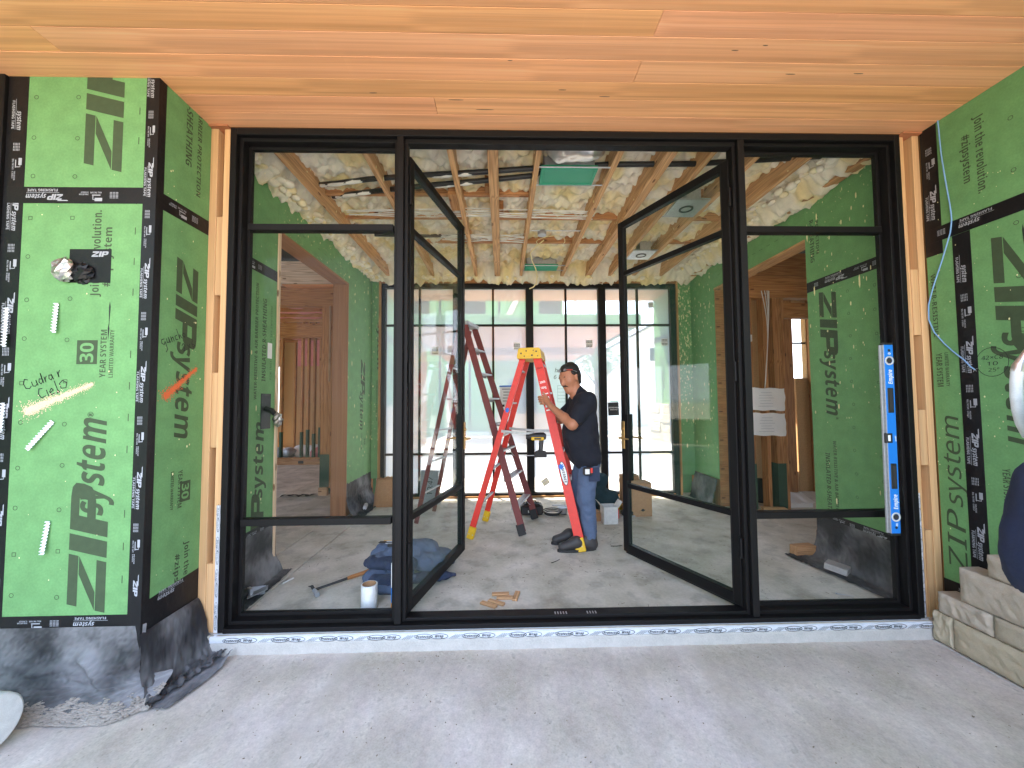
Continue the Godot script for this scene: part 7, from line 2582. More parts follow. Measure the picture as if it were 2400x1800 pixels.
# someone at the right edge of the picture: shirt and a hose over the shoulder
func make_bystander() -> void:
	var t := thing("person", "person in loose navy shirt cropped by the picture's right edge", "person", Vector3(1.55, YF, 1.5))
	var c := Vector3(1.675, 0, 1.52)
	var b := Body.new()
	b.bone(c + Vector3(0.02, 0.92, 0), c + Vector3(0.07, 1.28, 0), 0.10, 0.09, 0.04)
	b.bone(c + Vector3(0.10, 1.36, -0.01), c + Vector3(0.14, 1.52, -0.03), 0.058, 0.056, 0.04)
	b.bone(c + Vector3(0.15, 1.58, -0.04), c + Vector3(0.13, 1.66, -0.05), 0.080, 0.088, 0.03)
	b.bone(c + Vector3(0.10, 1.55, -0.05), c + Vector3(0.095, 1.53, -0.05), 0.050, 0.045, 0.03)
	b.bone(c + Vector3(0.055, 1.61, -0.055), c + Vector3(0.045, 1.595, -0.055), 0.012, 0.015, 0.012)
	b.bone(c + Vector3(0.08, 1.34, 0.15), c + Vector3(0.08, 1.34, -0.15), 0.045, 0.045, 0.03)
	for s in [-1.0, 1.0]:
		b.bone(c + Vector3(0.09, 1.35, s * 0.18), c + Vector3(0.13, 1.10, s * 0.23), 0.042, 0.043, 0.03)
		b.bone(c + Vector3(0.13, 1.10, s * 0.23), c + Vector3(0.21, 0.88, s * 0.24), 0.043, 0.03, 0.03)
		b.bone(c + Vector3(0.2, 0.87, s * 0.25), c + Vector3(0.22, 0.78, s * 0.25), 0.032, 0.02, 0.02)
		b.bone(c + Vector3(0.02, 0.86, s * 0.09), c + Vector3(0.03, 0.42, s * 0.1), 0.075, 0.055, 0.04)
		b.bone(c + Vector3(0.03, 0.42, s * 0.1), c + Vector3(0.04, -0.02, s * 0.1), 0.055, 0.038, 0.03)
		b.bone(c + Vector3(0.04, -0.03, s * 0.1), c + Vector3(-0.10, -0.075, s * 0.1), 0.036, 0.03, 0.03)
	var mb := MB.new()
	b.build(mb, 0.02)
	part(t, "body", mb, M.skin)
	var s := Body.new()
	s.noise = noise(410, 5.0, FastNoiseLite.TYPE_SIMPLEX_SMOOTH, 3)
	s.amp = 0.016
	s.bone(c + Vector3(0.08, 1.34, -0.10), c + Vector3(0.08, 1.34, 0.10), 0.125, 0.115, 0.06)
	s.bone(c + Vector3(0.0, 1.12, -0.07), c + Vector3(0.0, 1.12, 0.09), 0.165, 0.165, 0.08)
	s.bone(c + Vector3(-0.045, 0.96, -0.05), c + Vector3(-0.045, 0.96, 0.09), 0.18, 0.18, 0.08)
	for q in [-1.0, 1.0]:
		s.bone(c + Vector3(0.09, 1.365, q * 0.17), c + Vector3(0.12, 1.17, q * 0.22), 0.085, 0.080, 0.05)
	mb = MB.new()
	s.build(mb, 0.02)
	for q in mb.v.size():
		var lim := 0.855 + 0.05 * (mb.v[q].x - 1.33)
		mb.v[q].y = maxf(mb.v[q].y, lim)
	part(t, "shirt", mb, M.navy_shirt)
	var j := Body.new()
	j.bone(c + Vector3(0.03, 0.84, -0.07), c + Vector3(0.03, 0.84, 0.07), 0.13, 0.13, 0.05)
	for q in [-1.0, 1.0]:
		j.bone(c + Vector3(0.03, 0.80, q * 0.09), c + Vector3(0.04, 0.0, q * 0.1), 0.10, 0.062, 0.05)
	mb = MB.new()
	j.build(mb, 0.025)
	part(t, "trousers", mb, M.dark_denim)
	var hb := Body.new()
	hb.bone(c + Vector3(0.155, 1.66, -0.045), c + Vector3(0.135, 1.70, -0.05), 0.088, 0.085, 0.03)
	hb.bone(c + Vector3(0.19, 1.58, -0.04), c + Vector3(0.17, 1.66, -0.045), 0.06, 0.08, 0.03)
	mb = MB.new()
	hb.build(mb, 0.012)
	part(t, "hair", mb, M.hair)
	var h := thing("white_hose", "thick white hose with taped grey tip at the right edge", "hose", Vector3(1.4, 1.4, 1.3))
	var pts := []
	for e in [[1.797, 1.52, 1.20], [1.790, 1.48, 1.20], [1.787, 1.43, 1.20], [1.790, 1.38, 1.20], [1.800, 1.335, 1.20], [1.818, 1.295, 1.20], [1.85, 1.27, 1.22], [1.90, 1.28, 1.30], [1.90, 1.34, 1.42]]:
		pts.append(Vector3(e[0], e[1], e[2]))
	mb = MB.new()
	mb.tube(pts, 0.016, 12)
	part(h, "hose_wall", mb, M.white_plastic)
	mb = MB.new()
	mb.tube([Vector3(1.845, 1.60, 1.20), Vector3(1.822, 1.565, 1.20), Vector3(1.803, 1.535, 1.20), Vector3(1.796, 1.512, 1.20)], [0.008, 0.012, 0.0172, 0.0172], 10)
	part(h, "taped_tip", mb, M.foil)


# ---------------------------------------------------------------- tools and clutter
func carton(called: String, label: String, c: Vector3, size: Vector3, turn: float, m: Material, open := false) -> Node3D:
	var t := thing(called, label, "box", c)
	var bs := Basis(Vector3.UP, turn)
	var h := size * 0.5
	var th := 0.004
	for e in [[Vector3(0, h.y, h.z - th * 0.5), Vector3(size.x, size.y, th)], [Vector3(0, h.y, -h.z + th * 0.5), Vector3(size.x, size.y, th)], [Vector3(h.x - th * 0.5, h.y, 0), Vector3(th, size.y, size.z - 2 * th)], [Vector3(-h.x + th * 0.5, h.y, 0), Vector3(th, size.y, size.z - 2 * th)], [Vector3(0, th * 0.5, 0), Vector3(size.x - 2 * th, th, size.z - 2 * th)]]:
		var mb := MB.new()
		mb.box(c + bs * (e[0] as Vector3), e[1], 0.0008, bs)
		part(t, "side_panel", mb, m)
	for s in [-1.0, 1.0]:
		var mb := MB.new()
		if open:
			var b2 := bs * Basis(Vector3.BACK, s * -2.2)
			mb.box(c + bs * Vector3(s * (h.x + 0.03), size.y + 0.02, 0) , Vector3(size.x * 0.5, 0.003, size.z), 0.0008, b2)
		else:
			mb.box(c + bs * Vector3(s * h.x * 0.5, size.y + 0.0022 + (0.004 if s > 0 else 0.0), 0), Vector3(h.x - 0.002, 0.003, size.z), 0.0008, bs * Basis(Vector3.BACK, s * 0.03))
		part(t, "flap", mb, m)
	return t


func cloth(called: String, label: String, category: String, bones: Array, m: Material, amp: float, freq: float, cell: float, sd: int, floor_y := 0.0) -> Node3D:
	var c: Vector3 = bones[0][0]
	var t := thing(called, label, category, Vector3(c.x, floor_y, c.z))
	var bd := Body.new()
	bd.noise = noise(sd, freq, FastNoiseLite.TYPE_SIMPLEX_SMOOTH, 3)
	bd.noise.fractal_type = FastNoiseLite.FRACTAL_RIDGED
	bd.amp = amp
	for e in bones:
		bd.bone(e[0], e[1], e[2], e[3], 0.04, e[4] if e.size() > 4 else Vector3.ONE)
	var mb := MB.new()
	bd.build(mb, cell)
	for q in mb.v.size():
		mb.v[q].y = maxf(mb.v[q].y, floor_y + 0.002)
	part(t, "fabric", mb, m)
	return t


func make_clutter() -> void:
	var mb := MB.new()
	# blue spirit level held on the right jamb
	var t := thing("spirit_level", "long bright blue spirit level standing against the right sidelight frame", "level", Vector3(2.54, 0.553, 0.02))
	var tilt := Basis(Vector3.BACK, -0.008)
	var c := Vector3(2.528, 1.168, 0.030)
	var L := 1.22
	mb.box(c, Vector3(0.062, L, 0.024), 0.003, tilt)
	part(t, "beam", mb, M.blue_paint)
	mb = MB.new()
	mb.box(c + tilt * Vector3(-0.0345, 0, 0), Vector3(0.005, L - 0.004, 0.026), 0.001, tilt)
	mb.box(c + tilt * Vector3(-0.042, 0, -0.006), Vector3(0.010, L - 0.004, 0.012), 0.001, tilt)
	part(t, "edge_rail", mb, M.aluminium)
	for s in [-1.0, 1.0]:
		mb = MB.new()
		mb.box(c + tilt * Vector3(-0.004, s * (L * 0.5 + 0.006), 0), Vector3(0.066, 0.013, 0.028), 0.003, tilt)
		part(t, "end_cap", mb, M.black_plastic)
		mb = MB.new()
		mb.box(c + tilt * Vector3(0, s * 0.245, 0), Vector3(0.048, 0.17, 0.030), 0.012, tilt)
		var g := part(t, "hand_grip", mb, M.black_plastic)
		mb = MB.new()
		mb.box(c + tilt * Vector3(0.002, s * 0.245, 0.0), Vector3(0.028, 0.14, 0.0325), 0.010, tilt)
		part(g, "grip_pad", mb, M.dark_rubber)
		mb = MB.new()
		mb.lathe([Vector2(0.030, 0.0), Vector2(0.030, 0.028), Vector2(0.020, 0.028), Vector2(0.020, 0.0)], 24, Transform3D(Basis(Vector3.RIGHT, PI / 2), c + tilt * Vector3(0.002, s * 0.505, -0.014)))
		var v := part(t, "plumb_vial", mb, M.white_plastic)
		mb = MB.new()
		mb.tube([c + tilt * Vector3(0.002, s * 0.505, -0.013), c + tilt * Vector3(0.002, s * 0.505, 0.013)], 0.018, 16)
		part(v, "vial_glass", mb, M.dark_rubber)
		mb = MB.new()
		mb.tube([c + tilt * Vector3(0.002, s * 0.572, -0.0125), c + tilt * Vector3(0.002, s * 0.572, 0.0125)], 0.009, 12)
		part(t, "hang_hole", mb, M.black_plastic)
	mb = MB.new()
	mb.box(c + tilt * Vector3(-0.02, 0.0, 0), Vector3(0.046, 0.066, 0.028), 0.004, tilt)
	var cv := part(t, "level_vial", mb, M.black_plastic)
	mb = MB.new()
	mb.box(c + tilt * Vector3(-0.022, 0.0, 0), Vector3(0.022, 0.044, 0.0305), 0.004, tilt)
	part(cv, "vial_glass", mb, M.white_print)
	mb = MB.new()
	say(mb, "Empire", c + tilt * Vector3(0.017, 0.352, 0.0128), Vector3.UP, Vector3.LEFT, 0.028, 0.092, 0.12)
	say(mb, "Empire", c + tilt * Vector3(0.017, -0.455, 0.0128), Vector3.UP, Vector3.LEFT, 0.028, 0.092, 0.12)
	say(mb, "0", c + tilt * Vector3(0.012, 0.545, 0.0128), Vector3.UP, Vector3.LEFT, 0.018)
	say(mb, "48", c + tilt * Vector3(0.012, -0.565, 0.0128), Vector3.UP, Vector3.LEFT, 0.014)
	say(mb, "em81", c + tilt * Vector3(0.026, -0.02, 0.0128), Vector3.UP, Vector3.LEFT, 0.010)
	part(t, "lettering", mb, M.white_print)

	# white paper roll
	t = thing("tape_roll", "short white roll of flashing standing just inside the left sidelight", "roll", Vector3(-0.935, 0, -0.275))
	mb = MB.new()
	mb.lathe([Vector2(0.0, 0.001), Vector2(0.052, 0.001), Vector2(0.055, 0.004), Vector2(0.055, 0.158), Vector2(0.053, 0.160), Vector2(0.047, 0.160)], 28, Transform3D(Basis.IDENTITY, t.position))
	part(t, "wound_sheet", mb, M.white_plastic)
	mb = MB.new()
	mb.lathe([Vector2(0.0469, 0.1605), Vector2(0.044, 0.1605), Vector2(0.043, 0.02), Vector2(0.0, 0.02)], 28, Transform3D(Basis.IDENTITY, t.position))
	part(t, "cardboard_core", mb, M.cardboard)

	# hammer
	t = thing("claw_hammer", "claw hammer with wooden handle lying on the floor by the jeans", "hammer", Vector3(-1.3, 0, -0.6))
	var hd := Vector3(-1.405, 0.035, -0.465)
	var he := Vector3(-1.085, 0.045, -0.77)
	var hv := (he - hd).normalized()
	var hs := hv.cross(Vector3.UP).normalized()
	mb = MB.new()
	mb.tube([hd, hd.lerp(he, 0.25), hd.lerp(he, 0.55)], [0.010, 0.009, 0.011], 8)
	part(t, "shaft", mb, M.dark_rubber)
	mb = MB.new()
	mb.ax = 0
	mb.col = Color(0.55, 0.28, 0.10)
	mb.tube([hd.lerp(he, 0.55), hd.lerp(he, 0.62), hd.lerp(he, 0.85), hd.lerp(he, 0.97), he], [0.012, 0.016, 0.015, 0.018, 0.012], 10)
	part(t, "wood_grip", mb, M.pine)
	mb = MB.new()
	mb.tube([hd + hs * 0.075 - Vector3(0, 0.012, 0), hd + hs * 0.045 - Vector3(0, 0.008, 0), hd + hs * 0.04, hd], [0.017, 0.017, 0.012, 0.013], 10)
	part(t, "striking_head", mb, M.aluminium)
	mb = MB.new()
	for s in [-1.0, 1.0]:
		mb.tube([hd, hd - hs * 0.05 + hv * 0.005 * s + Vector3(0, 0.012, 0), hd - hs * 0.09 + hv * 0.010 * s + Vector3(0, 0.0, 0)], [0.011, 0.007, 0.003], 6)
	part(t, "claw", mb, M.dark_rubber)

	# heap of jeans, with a tool pouch
	var fl := Vector3(1, 1.6, 1)
	t = cloth("denim_jeans", "crumpled blue jeans heaped on the floor behind the left mullion", "jeans", [[Vector3(-1.02, 0.05, -0.62), Vector3(-0.78, 0.05, -0.57), 0.10, 0.11, fl], [Vector3(-0.98, 0.13, -0.74), Vector3(-0.60, 0.13, -0.76), 0.13, 0.14, fl], [Vector3(-0.97, 0.19, -0.82), Vector3(-0.66, 0.20, -0.84), 0.11, 0.12, fl], [Vector3(-0.75, 0.10, -0.88), Vector3(-0.52, 0.07, -0.96), 0.15, 0.12, fl], [Vector3(-0.90, 0.04, -0.45), Vector3(-0.78, 0.04, -0.47), 0.065, 0.08, fl]], M.denim, 0.026, 3.2, 0.009, 501)
	for e in [[[Vector3(-1.03, 0.15, -0.66), Vector3(-0.76, 0.155, -0.62)], 0.080, 504, M.dark_denim], [[Vector3(-0.96, 0.07, -0.52), Vector3(-0.78, 0.07, -0.50)], 0.075, 505, M.dark_denim]]:
		var bd := Body.new()
		bd.noise = noise(e[2], 4.0, FastNoiseLite.TYPE_SIMPLEX_SMOOTH, 3)
		bd.noise.fractal_type = FastNoiseLite.FRACTAL_RIDGED
		bd.amp = 0.016
		bd.bone(e[0][0], e[0][1], e[1], e[1] * 1.1, 0.03, Vector3(1, 1.5, 1))
		mb = MB.new()
		bd.build(mb, 0.009)
		part(t, "dark_panel", mb, e[3])
	cloth("dark_jeans_leg", "dark navy trouser leg lying below the left door leaf", "trousers", [[Vector3(-0.72, 0.045, -0.62), Vector3(-0.50, 0.04, -0.66), 0.06, 0.055, fl], [Vector3(-0.50, 0.04, -0.66), Vector3(-0.40, 0.03, -0.70), 0.05, 0.035, fl]], M.dark_denim, 0.016, 5.0, 0.009, 502)
	t = thing("tool_pouch", "dark bundle of bits and pliers lying on the jeans heap", "tools", Vector3(-0.86, 0.24, -0.8))
	mb = MB.new()
	mb.box(Vector3(-0.86, 0.246, -0.80), Vector3(0.20, 0.03, 0.07), 0.010, Basis(Vector3.UP, 0.2))
	part(t, "pouch", mb, M.black_plastic)
	for k in 7:
		mb = MB.new()
		mb.tube([Vector3(-0.97 - 0.03 * (k % 3), 0.260 + 0.004 * (k % 2), -0.83 + 0.011 * k), Vector3(-0.80, 0.264, -0.82 + 0.010 * k)], 0.004 + 0.001 * (k % 2), 6)
		part(t, "drill_bit", mb, [M.zinc, M.brass, M.dark_rubber][k % 3])

	# painted stick behind the mullion
	t = thing("striped_stick", "upright white, blue and orange stick behind the left mullion", "stick", Vector3(-0.748, 0, -0.2))
	for e in [[0.002, 0.065, M.orange_paint], [0.0655, 0.165, M.blue_paint], [0.1655, 0.33, M.paper]]:
		mb = MB.new()
		mb.span(Vector3(-0.762, e[0], -0.205), Vector3(-0.735, e[1], -0.195), 0.001)
		part(t, "stick_section", mb, e[2])

	# crushed offcuts by the left membrane
	t = thing("metal_bracket", "crushed grey metal bracket lying on the left membrane", "bracket", Vector3(-1.84, 0, -0.45))
	mb = MB.new()
	mb.box(Vector3(-1.80, 0.04, -0.44), Vector3(0.13, 0.006, 0.07), 0.001, Basis(Vector3.UP, 0.5) * Basis(Vector3.BACK, 0.3))
	mb.box(Vector3(-1.83, 0.035, -0.47), Vector3(0.12, 0.005, 0.06), 0.001, Basis(Vector3.UP, 0.3) * Basis(Vector3.RIGHT, 1.0))
	mb.box(Vector3(-1.85, 0.05, -0.43), Vector3(0.02, 0.05, 0.05), 0.001, Basis(Vector3.UP, 0.9))
	part(t, "bent_plate", mb, M.zinc)
	mb = MB.new()
	mb.lathe([Vector2(0.0, -0.03), Vector2(0.03, -0.03), Vector2(0.03, 0.03), Vector2(0.0, 0.03)], 14, Transform3D(Basis(Vector3.RIGHT, 1.4), Vector3(-1.885, 0.04, -0.42)))
	part(t, "black_end", mb, M.black_plastic)
	t = thing("pencil", "small pale stick on the floor beside the left membrane", "stick", Vector3(-1.72, 0, -0.69))
	mb = MB.new()
	mb.bar(Vector3(-1.735, 0.006, -0.64), Vector3(-1.70, 0.006, -0.74), 0.010, 0.010)
	part(t, "wood", mb, M.paper)

	# far left corner: paper bag, caulk tube
	t = thing("paper_bag", "open brown paper bag standing in the far left corner", "bag", Vector3(-1.62, 0, -2.95))
	mb = MB.new()
	var nb := noise(510, 4.0)
	mb.grid(32, 12, func(a: int, b: int):
		var an := TAU * a / 32.0
		var u: float = b / 12.0
		var q := Vector2(cos(an), sin(an))
		var k := 1.0 / maxf(absf(q.x) / 0.17, absf(q.y) / 0.11)
		var r := lerpf(k, 0.13, 0.35) * (1.0 - 0.10 * u) * (1.0 + 0.07 * nb.get_noise_3d(q.x * 1.5, u * 2.0, q.y * 1.5))
		return Vector3(-1.62 + q.x * r + 0.05 * u * 0.4, 0.003 + 0.36 * u + 0.03 * nb.get_noise_2d(an * 0.5, 3.0) * u, -2.95 + q.y * r - 0.03 * u), Vector3(0, 0, 0.001))
	part(t, "bag_wall", mb, M.kraft)
	t = thing("caulk_tube", "white caulk tube lying before the brown paper bag", "tube", Vector3(-1.84, 0, -2.76))
	mb = MB.new()
	mb.tube([Vector3(-1.82, 0.035, -2.70), Vector3(-1.86, 0.035, -2.86)], 0.026, 12)
	part(t, "tube_body", mb, M.white_plastic)
	mb = MB.new()
	mb.tube([Vector3(-1.86, 0.035, -2.86), Vector3(-1.875, 0.035, -2.93)], [0.010, 0.003], 8)
	part(t, "nozzle", mb, M.orange_paint)
	# grey board with a number
	t = thing("grey_carton", "grey carton marked 10:47 leaning at the back window's left", "box", Vector3(-1.0, 0, -2.95))
	mb = MB.new()
	var gb := Basis(Vector3.UP, -0.25) * Basis(Vector3.RIGHT, -0.12)
	mb.box(Vector3(-1.01, 0.27, -2.95), Vector3(0.26, 0.40, 0.10), 0.004, gb)
	mb.box(Vector3(-1.02, 0.04, -2.97), Vector3(0.28, 0.07, 0.16), 0.004, Basis(Vector3.UP, -0.2))
	part(t, "board", mb, M.aluminium)
	mb = MB.new()
	say(mb, "10:47", Vector3(-1.01, 0.27, -2.95) + gb * Vector3(0.055, -0.13, 0.0512), gb * Vector3.UP, gb * Vector3.LEFT, 0.075, 0.24, 0.1, "regular")
	part(t, "marker_note", mb, M.ink)

	# tools before the back doors
	t = thing("tool_case", "low black tool case behind the old ladder's foot", "case", Vector3(0.36, 0, -2.45))
	mb = MB.new()
	mb.box(Vector3(0.36, 0.062, -2.46), Vector3(0.28, 0.12, 0.18), 0.018)
	part(t, "case_body", mb, M.black_plastic)
	mb = MB.new()
	mb.box(Vector3(0.36, 0.128, -2.46), Vector3(0.20, 0.014, 0.12), 0.005)
	mb.tube([Vector3(0.30, 0.13, -2.46), Vector3(0.31, 0.16, -2.46), Vector3(0.41, 0.16, -2.46), Vector3(0.42, 0.13, -2.46)], 0.009, 8)
	part(t, "carry_handle", mb, M.dark_rubber)
	mb = MB.new()
	mb.box(Vector3(0.33, 0.05, -2.3695), Vector3(0.04, 0.03, 0.003), 0.001)
	part(t, "latch", mb, M.paper)
	t = thing("coiled_hose", "thin black hose coiled on the floor before the back doors", "hose", Vector3(0.62, 0, -2.4))
	var pts := []
	for k in 70:
		var an := TAU * k / 22.0
		pts.append(Vector3(0.615 + (0.085 + 0.0006 * k) * cos(an), 0.008 + 0.0007 * k, -2.40 + (0.085 + 0.0006 * k) * sin(an)))
	mb = MB.new()
	mb.tube(pts, 0.0065, 6)
	part(t, "hose_wall", mb, M.black_plastic)
	t = thing("steel_pot", "small grey steel pot with clamp on the floor before the back doors", "pot", Vector3(0.75, 0, -2.42))
	mb = MB.new()
	mb.lathe([Vector2(0.0, 0.001), Vector2(0.05, 0.001), Vector2(0.056, 0.02), Vector2(0.056, 0.075), Vector2(0.066, 0.08), Vector2(0.066, 0.088), Vector2(0.02, 0.10), Vector2(0.0, 0.10)], 20, Transform3D(Basis.IDENTITY, t.position))
	part(t, "pot_body", mb, M.zinc)
	mb = MB.new()
	mb.tube([Vector3(0.62, 0.105, -2.44), Vector3(0.76, 0.11, -2.42), Vector3(0.80, 0.10, -2.40)], 0.007, 6)
	part(t, "clamp_bar", mb, M.zinc)
	# cartons and bags on the right
	carton("white_carton", "small open white carton on the floor right of the man", Vector3(1.24, 0, -2.06), Vector3(0.165, 0.20, 0.15), 0.05, M.white_plastic, true)
	t = carton("parts_carton", "small tan printed carton between the man and the white carton", Vector3(1.065, 0, -2.20), Vector3(0.15, 0.10, 0.22), 0.25, M.cardboard, false)
	mb = MB.new()
	mb.box(Vector3(1.04, 0.055, -2.094), Vector3(0.10, 0.05, 0.001), 0.0, Basis(Vector3.UP, 0.25))
	part(t, "carton_label", mb, M.paper)
	cloth("teal_sack", "dark teal cloth sack behind the man's legs", "sack", [[Vector3(1.18, 0.13, -2.62), Vector3(1.42, 0.12, -2.66), 0.14, 0.13], [Vector3(1.20, 0.26, -2.66), Vector3(1.32, 0.36, -2.70), 0.13, 0.10], [Vector3(1.14, 0.32, -2.70), Vector3(1.24, 0.42, -2.72), 0.11, 0.08]], M.teal_cloth, 0.018, 7.0, 0.016, 520)
	t = carton("tall_carton", "tall brown cardboard box seen through the right door's glass", Vector3(1.70, 0, -2.36), Vector3(0.25, 0.40, 0.20), 0.06, M.cardboard, false)
	mb = MB.new()
	mb.prism(PackedVector2Array([Vector2(-0.03, 0), Vector2(0, -0.018), Vector2(0.03, 0), Vector2(0, 0.018)]), 0.0006, Transform3D(Basis(Vector3.UP, 0.06), Vector3(1.715, 0.08, -2.2585)))
	part(t, "carton_print", mb, M.ink)
	carton("tall_carton", "second brown carton standing just behind the tall one", Vector3(1.66, 0, -2.60), Vector3(0.22, 0.44, 0.16), -0.05, M.kraft, false)
	t = thing("yellow_rope", "small heap of yellow rope by the teal sack", "rope", Vector3(1.50, 0, -2.62))
	pts = []
	for k in 80:
		var an := TAU * k / 15.0
		pts.append(Vector3(1.50 + 0.065 * cos(an) + 0.02 * sin(an * 0.37), 0.012 + 0.001 * k + 0.012 * sin(an * 0.7), -2.60 + 0.06 * sin(an)))
	mb = MB.new()
	mb.tube(pts, 0.008, 5)
	part(t, "rope", mb, M.yellow_plastic)
	t = thing("red_can", "small red can beside the white carton", "can", Vector3(1.37, 0, -2.22))
	mb = MB.new()
	mb.lathe([Vector2(0.0, 0.001), Vector2(0.035, 0.001), Vector2(0.036, 0.10), Vector2(0.030, 0.115), Vector2(0.0, 0.118)], 18, Transform3D(Basis.IDENTITY, t.position))
	part(t, "can_body", mb, M.red_fiberglass)
	t = thing("hand_planer", "dark power tool lying by the tall carton", "power tool", Vector3(1.52, 0, -2.3))
	mb = MB.new()
	mb.box(Vector3(1.52, 0.045, -2.28), Vector3(0.14, 0.05, 0.09), 0.018)
	mb.tube([Vector3(1.48, 0.07, -2.28), Vector3(1.50, 0.11, -2.28), Vector3(1.55, 0.11, -2.28), Vector3(1.57, 0.07, -2.28)], 0.012, 8)
	part(t, "tool_body", mb, M.black_plastic)
	mb = MB.new()
	mb.box(Vector3(1.52, 0.012, -2.28), Vector3(0.18, 0.02, 0.10), 0.004)
	part(t, "base_plate", mb, M.zinc)
	# right foot of the room: block, paver, screw
	t = thing("wood_block", "short pale timber offcut by the right membrane", "timber offcut", Vector3(2.74, 0, -1.0))
	mb = MB.new()
	mb.col = Color(0.62, 0.42, 0.24)
	mb.box(Vector3(2.755, 0.045, -1.05), Vector3(0.20, 0.085, 0.085), 0.003, Basis(Vector3.UP, 0.12))
	part(t, "timber", mb, M.pine)
	t = thing("concrete_paver", "small grey concrete block lying on the right membrane", "block", Vector3(2.72, 0, -0.62))
	mb = MB.new()
	mb.col = Color(0.8, 0.8, 0.8)
	mb.box(Vector3(2.715, 0.055, -0.64), Vector3(0.12, 0.05, 0.15), 0.004, Basis(Vector3.UP, 0.65) * Basis(Vector3.RIGHT, 0.12))
	part(t, "block", mb, M.concrete_curb)
	t = thing("long_screw", "single long screw lying on the floor inside the right sidelight", "screw", Vector3(2.5, 0, -0.3))
	mb = MB.new()
	mb.tube([Vector3(2.43, 0.005, -0.33), Vector3(2.52, 0.005, -0.285)], [0.003, 0.0015], 6)
	mb.blob(Vector3(2.43, 0.006, -0.33), Vector3(0.006, 0.006, 0.006), 6)
	part(t, "shank", mb, M.zinc)
	# five cedar shims
	var sh := [[-0.022, -0.408, 0.03, "shim lying rearmost left of the five"], [0.012, -0.352, 0.0, "shim lying in the middle row of the five"], [0.092, -0.375, 1.35, "short turned shim at the right of the five"], [-0.105, -0.262, -0.55, "leftmost shim of the five, nearest the threshold"], [-0.052, -0.290, -0.50, "shim overlapping the leftmost one"]]
	var first: Node3D = null
	for e in sh:
		var lab := "pale wood " + str(e[3])
		if first == null:
			first = thing("wood_shim", lab, "shim", Vector3(e[0], 0, e[1]), "pale shims on the floor by the threshold")
			mb = MB.new()
			mb.col = Color(0.72, 0.52, 0.32)
			mb.box(Vector3(e[0], 0.009, e[1]), Vector3(0.125, 0.014, 0.036), 0.001)
			part(first, "wedge", mb, M.pine)
			first.rotation.y = e[2]
		else:
			var d := copy(first, "wood_shim", lab)
			d.position = Vector3(e[0], 0.0 if first != d else 0.0, e[1])
			d.rotation.y = e[2]
	# white bucket at the bottom left
	t = thing("white_bucket", "scuffed white bucket lying on its side at the bottom left corner", "bucket", Vector3(-2.34, YF, 0.70))
	mb = MB.new()
	var ub := Basis(Vector3.BACK, PI / 2)
	mb.lathe([Vector2(0.0, 0.0), Vector2(0.125, 0.0), Vector2(0.138, 0.008), Vector2(0.142, 0.03), Vector2(0.155, 0.33), Vector2(0.165, 0.335), Vector2(0.165, 0.36), Vector2(0.15, 0.36), Vector2(0.135, 0.03), Vector2(0.0, 0.02)], 36, Transform3D(ub, Vector3(-2.225, YF + 0.140, 0.70)).scaled_local(Vector3(0.84, 0.84, 0.84)))
	part(t, "pail", mb, M.white_plastic)
	mb = MB.new()
	pts = []
	for k in 15:
		var an := PI * k / 14.0
		pts.append(Vector3(-2.50, YF + 0.14 - 0.14 * cos(an) * 0.3, 0.70) + Vector3(-0.12 * sin(an), 0.0, 0.14 * cos(an)))
	mb.tube(pts, 0.003, 5)
	part(t, "wire_handle", mb, M.zinc)
	# litter: wood dust, chips and dirt on both floors
	scatter_litter()


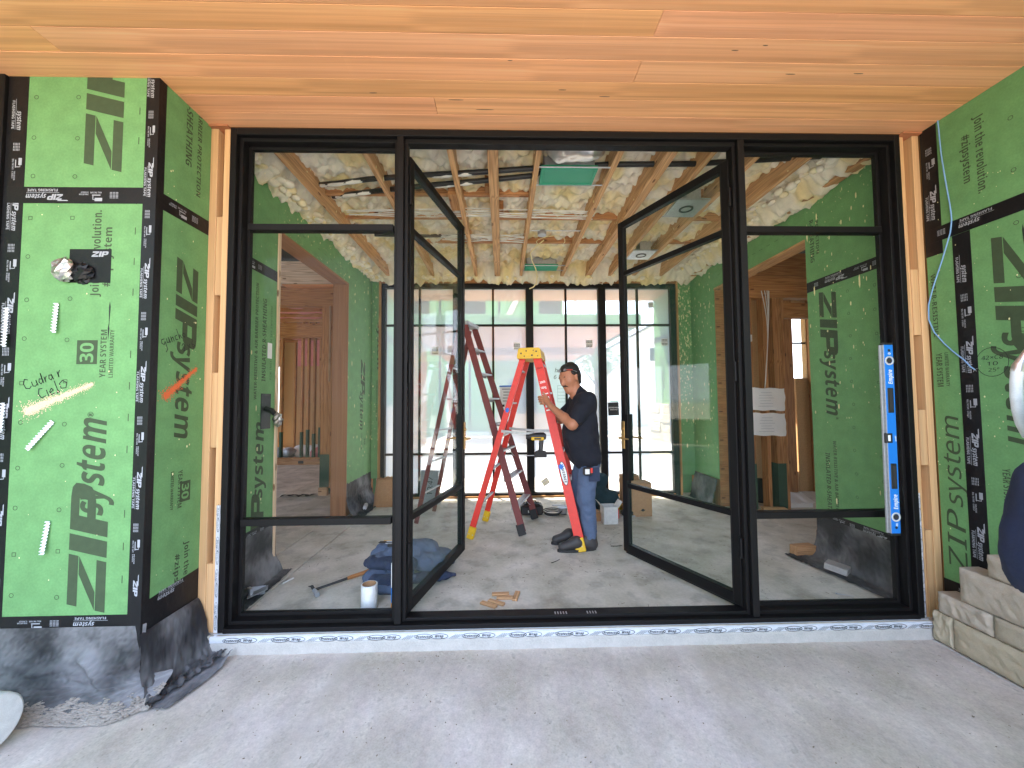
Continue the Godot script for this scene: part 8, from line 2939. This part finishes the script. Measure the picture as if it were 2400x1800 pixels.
func scatter_litter() -> void:
	var mb := MB.new()
	var nz := noise(530, 1.6)
	for k in 2600:
		var p := Vector3(rng.randf_range(-1.75, 2.6), 0.002, -rng.randf_range(0.15, 3.25))
		if nz.get_noise_2d(p.x, p.z) < -0.05 + 0.25 * rng.randf() and not (p.z < -2.0 and rng.randf() < 0.35):
			continue
		var r := rng.randf_range(0.0015, 0.005)
		var an := rng.randf() * TAU
		mb.col = Color(1, 1, 1) * rng.randf_range(0.5, 1.4)
		mb.box(p + Vector3(0, r * 0.2, 0), Vector3(r * rng.randf_range(1.5, 7.0), r * 0.3, r * 0.5), 0.0, Basis(Vector3.UP, an))
	var o := MeshInstance3D.new()
	o.mesh = mb.mesh()
	o.material_override = M.dirt
	o.name = "floor_litter"
	o.set_meta("kind", "stuff")
	o.set_meta("label", "dirt crumbs and wood chips strewn over the room floor")
	o.set_meta("category", "litter")
	add_child(o)
	mb = MB.new()
	for k in 260:
		var p := Vector3(rng.randf_range(-2.2, 2.7), YF + 0.001, rng.randf_range(0.08, 1.5))
		var r := rng.randf_range(0.0015, 0.004)
		var w := rng.randf() < 0.35
		mb.col = Color(6.0, 6.4, 7.0) if w else Color(1, 1, 1) * rng.randf_range(0.6, 1.6)
		mb.box(p + Vector3(0, r * 0.3, 0), Vector3(r * rng.randf_range(1.0, 3.0), r * 0.6, r), 0.0, Basis(Vector3.UP, rng.randf() * TAU))
	o = MeshInstance3D.new()
	o.mesh = mb.mesh()
	o.material_override = M.dirt
	o.name = "porch_litter"
	o.set_meta("kind", "stuff")
	o.set_meta("label", "small specks of dirt and white chips on the porch floor")
	o.set_meta("category", "litter")
	add_child(o)
	# thin cable scraps on the room floor
	for e in [[Vector3(0.42, 0.004, -0.95), 0.7, "short black cable scrap on the floor left of the man's boots"], [Vector3(1.05, 0.004, -1.32), 0.05, "thin black cable scrap on the floor right of the man's boots"]]:
		var t := thing("cable_scrap", e[2], "cable", e[0])
		mb = MB.new()
		var d := Vector3(cos(e[1]), 0, -sin(e[1]))
		mb.tube([e[0], e[0] + d * 0.05 + Vector3(0, 0, 0.008), e[0] + d * 0.11], 0.0025, 5)
		part(t, "strand", mb, M.black_plastic)


func _ready() -> void:
	rng.seed = 20240
	make_view()
	make_materials()
	make_shell()
	make_pier()
	make_left_window()
	make_wing()
	make_right_wall()
	make_stones()
	make_stud_packs()
	make_front_frame()
	make_door("door_leaf", "left black steel glazed door leaf swung into the room", Vector3(-0.613, 0, -0.068), 1.33, false)
	make_door("door_leaf", "right black steel glazed door leaf swung into the room", Vector3(1.57, 0, -0.068), -1.122, true)
	make_back_frame()
	make_room_walls()
	make_ceiling()
	make_side_rooms()
	make_yard()
	make_membranes()
	red_ladder()
	old_ladder()
	make_worker()
	make_bystander()
	make_clutter()
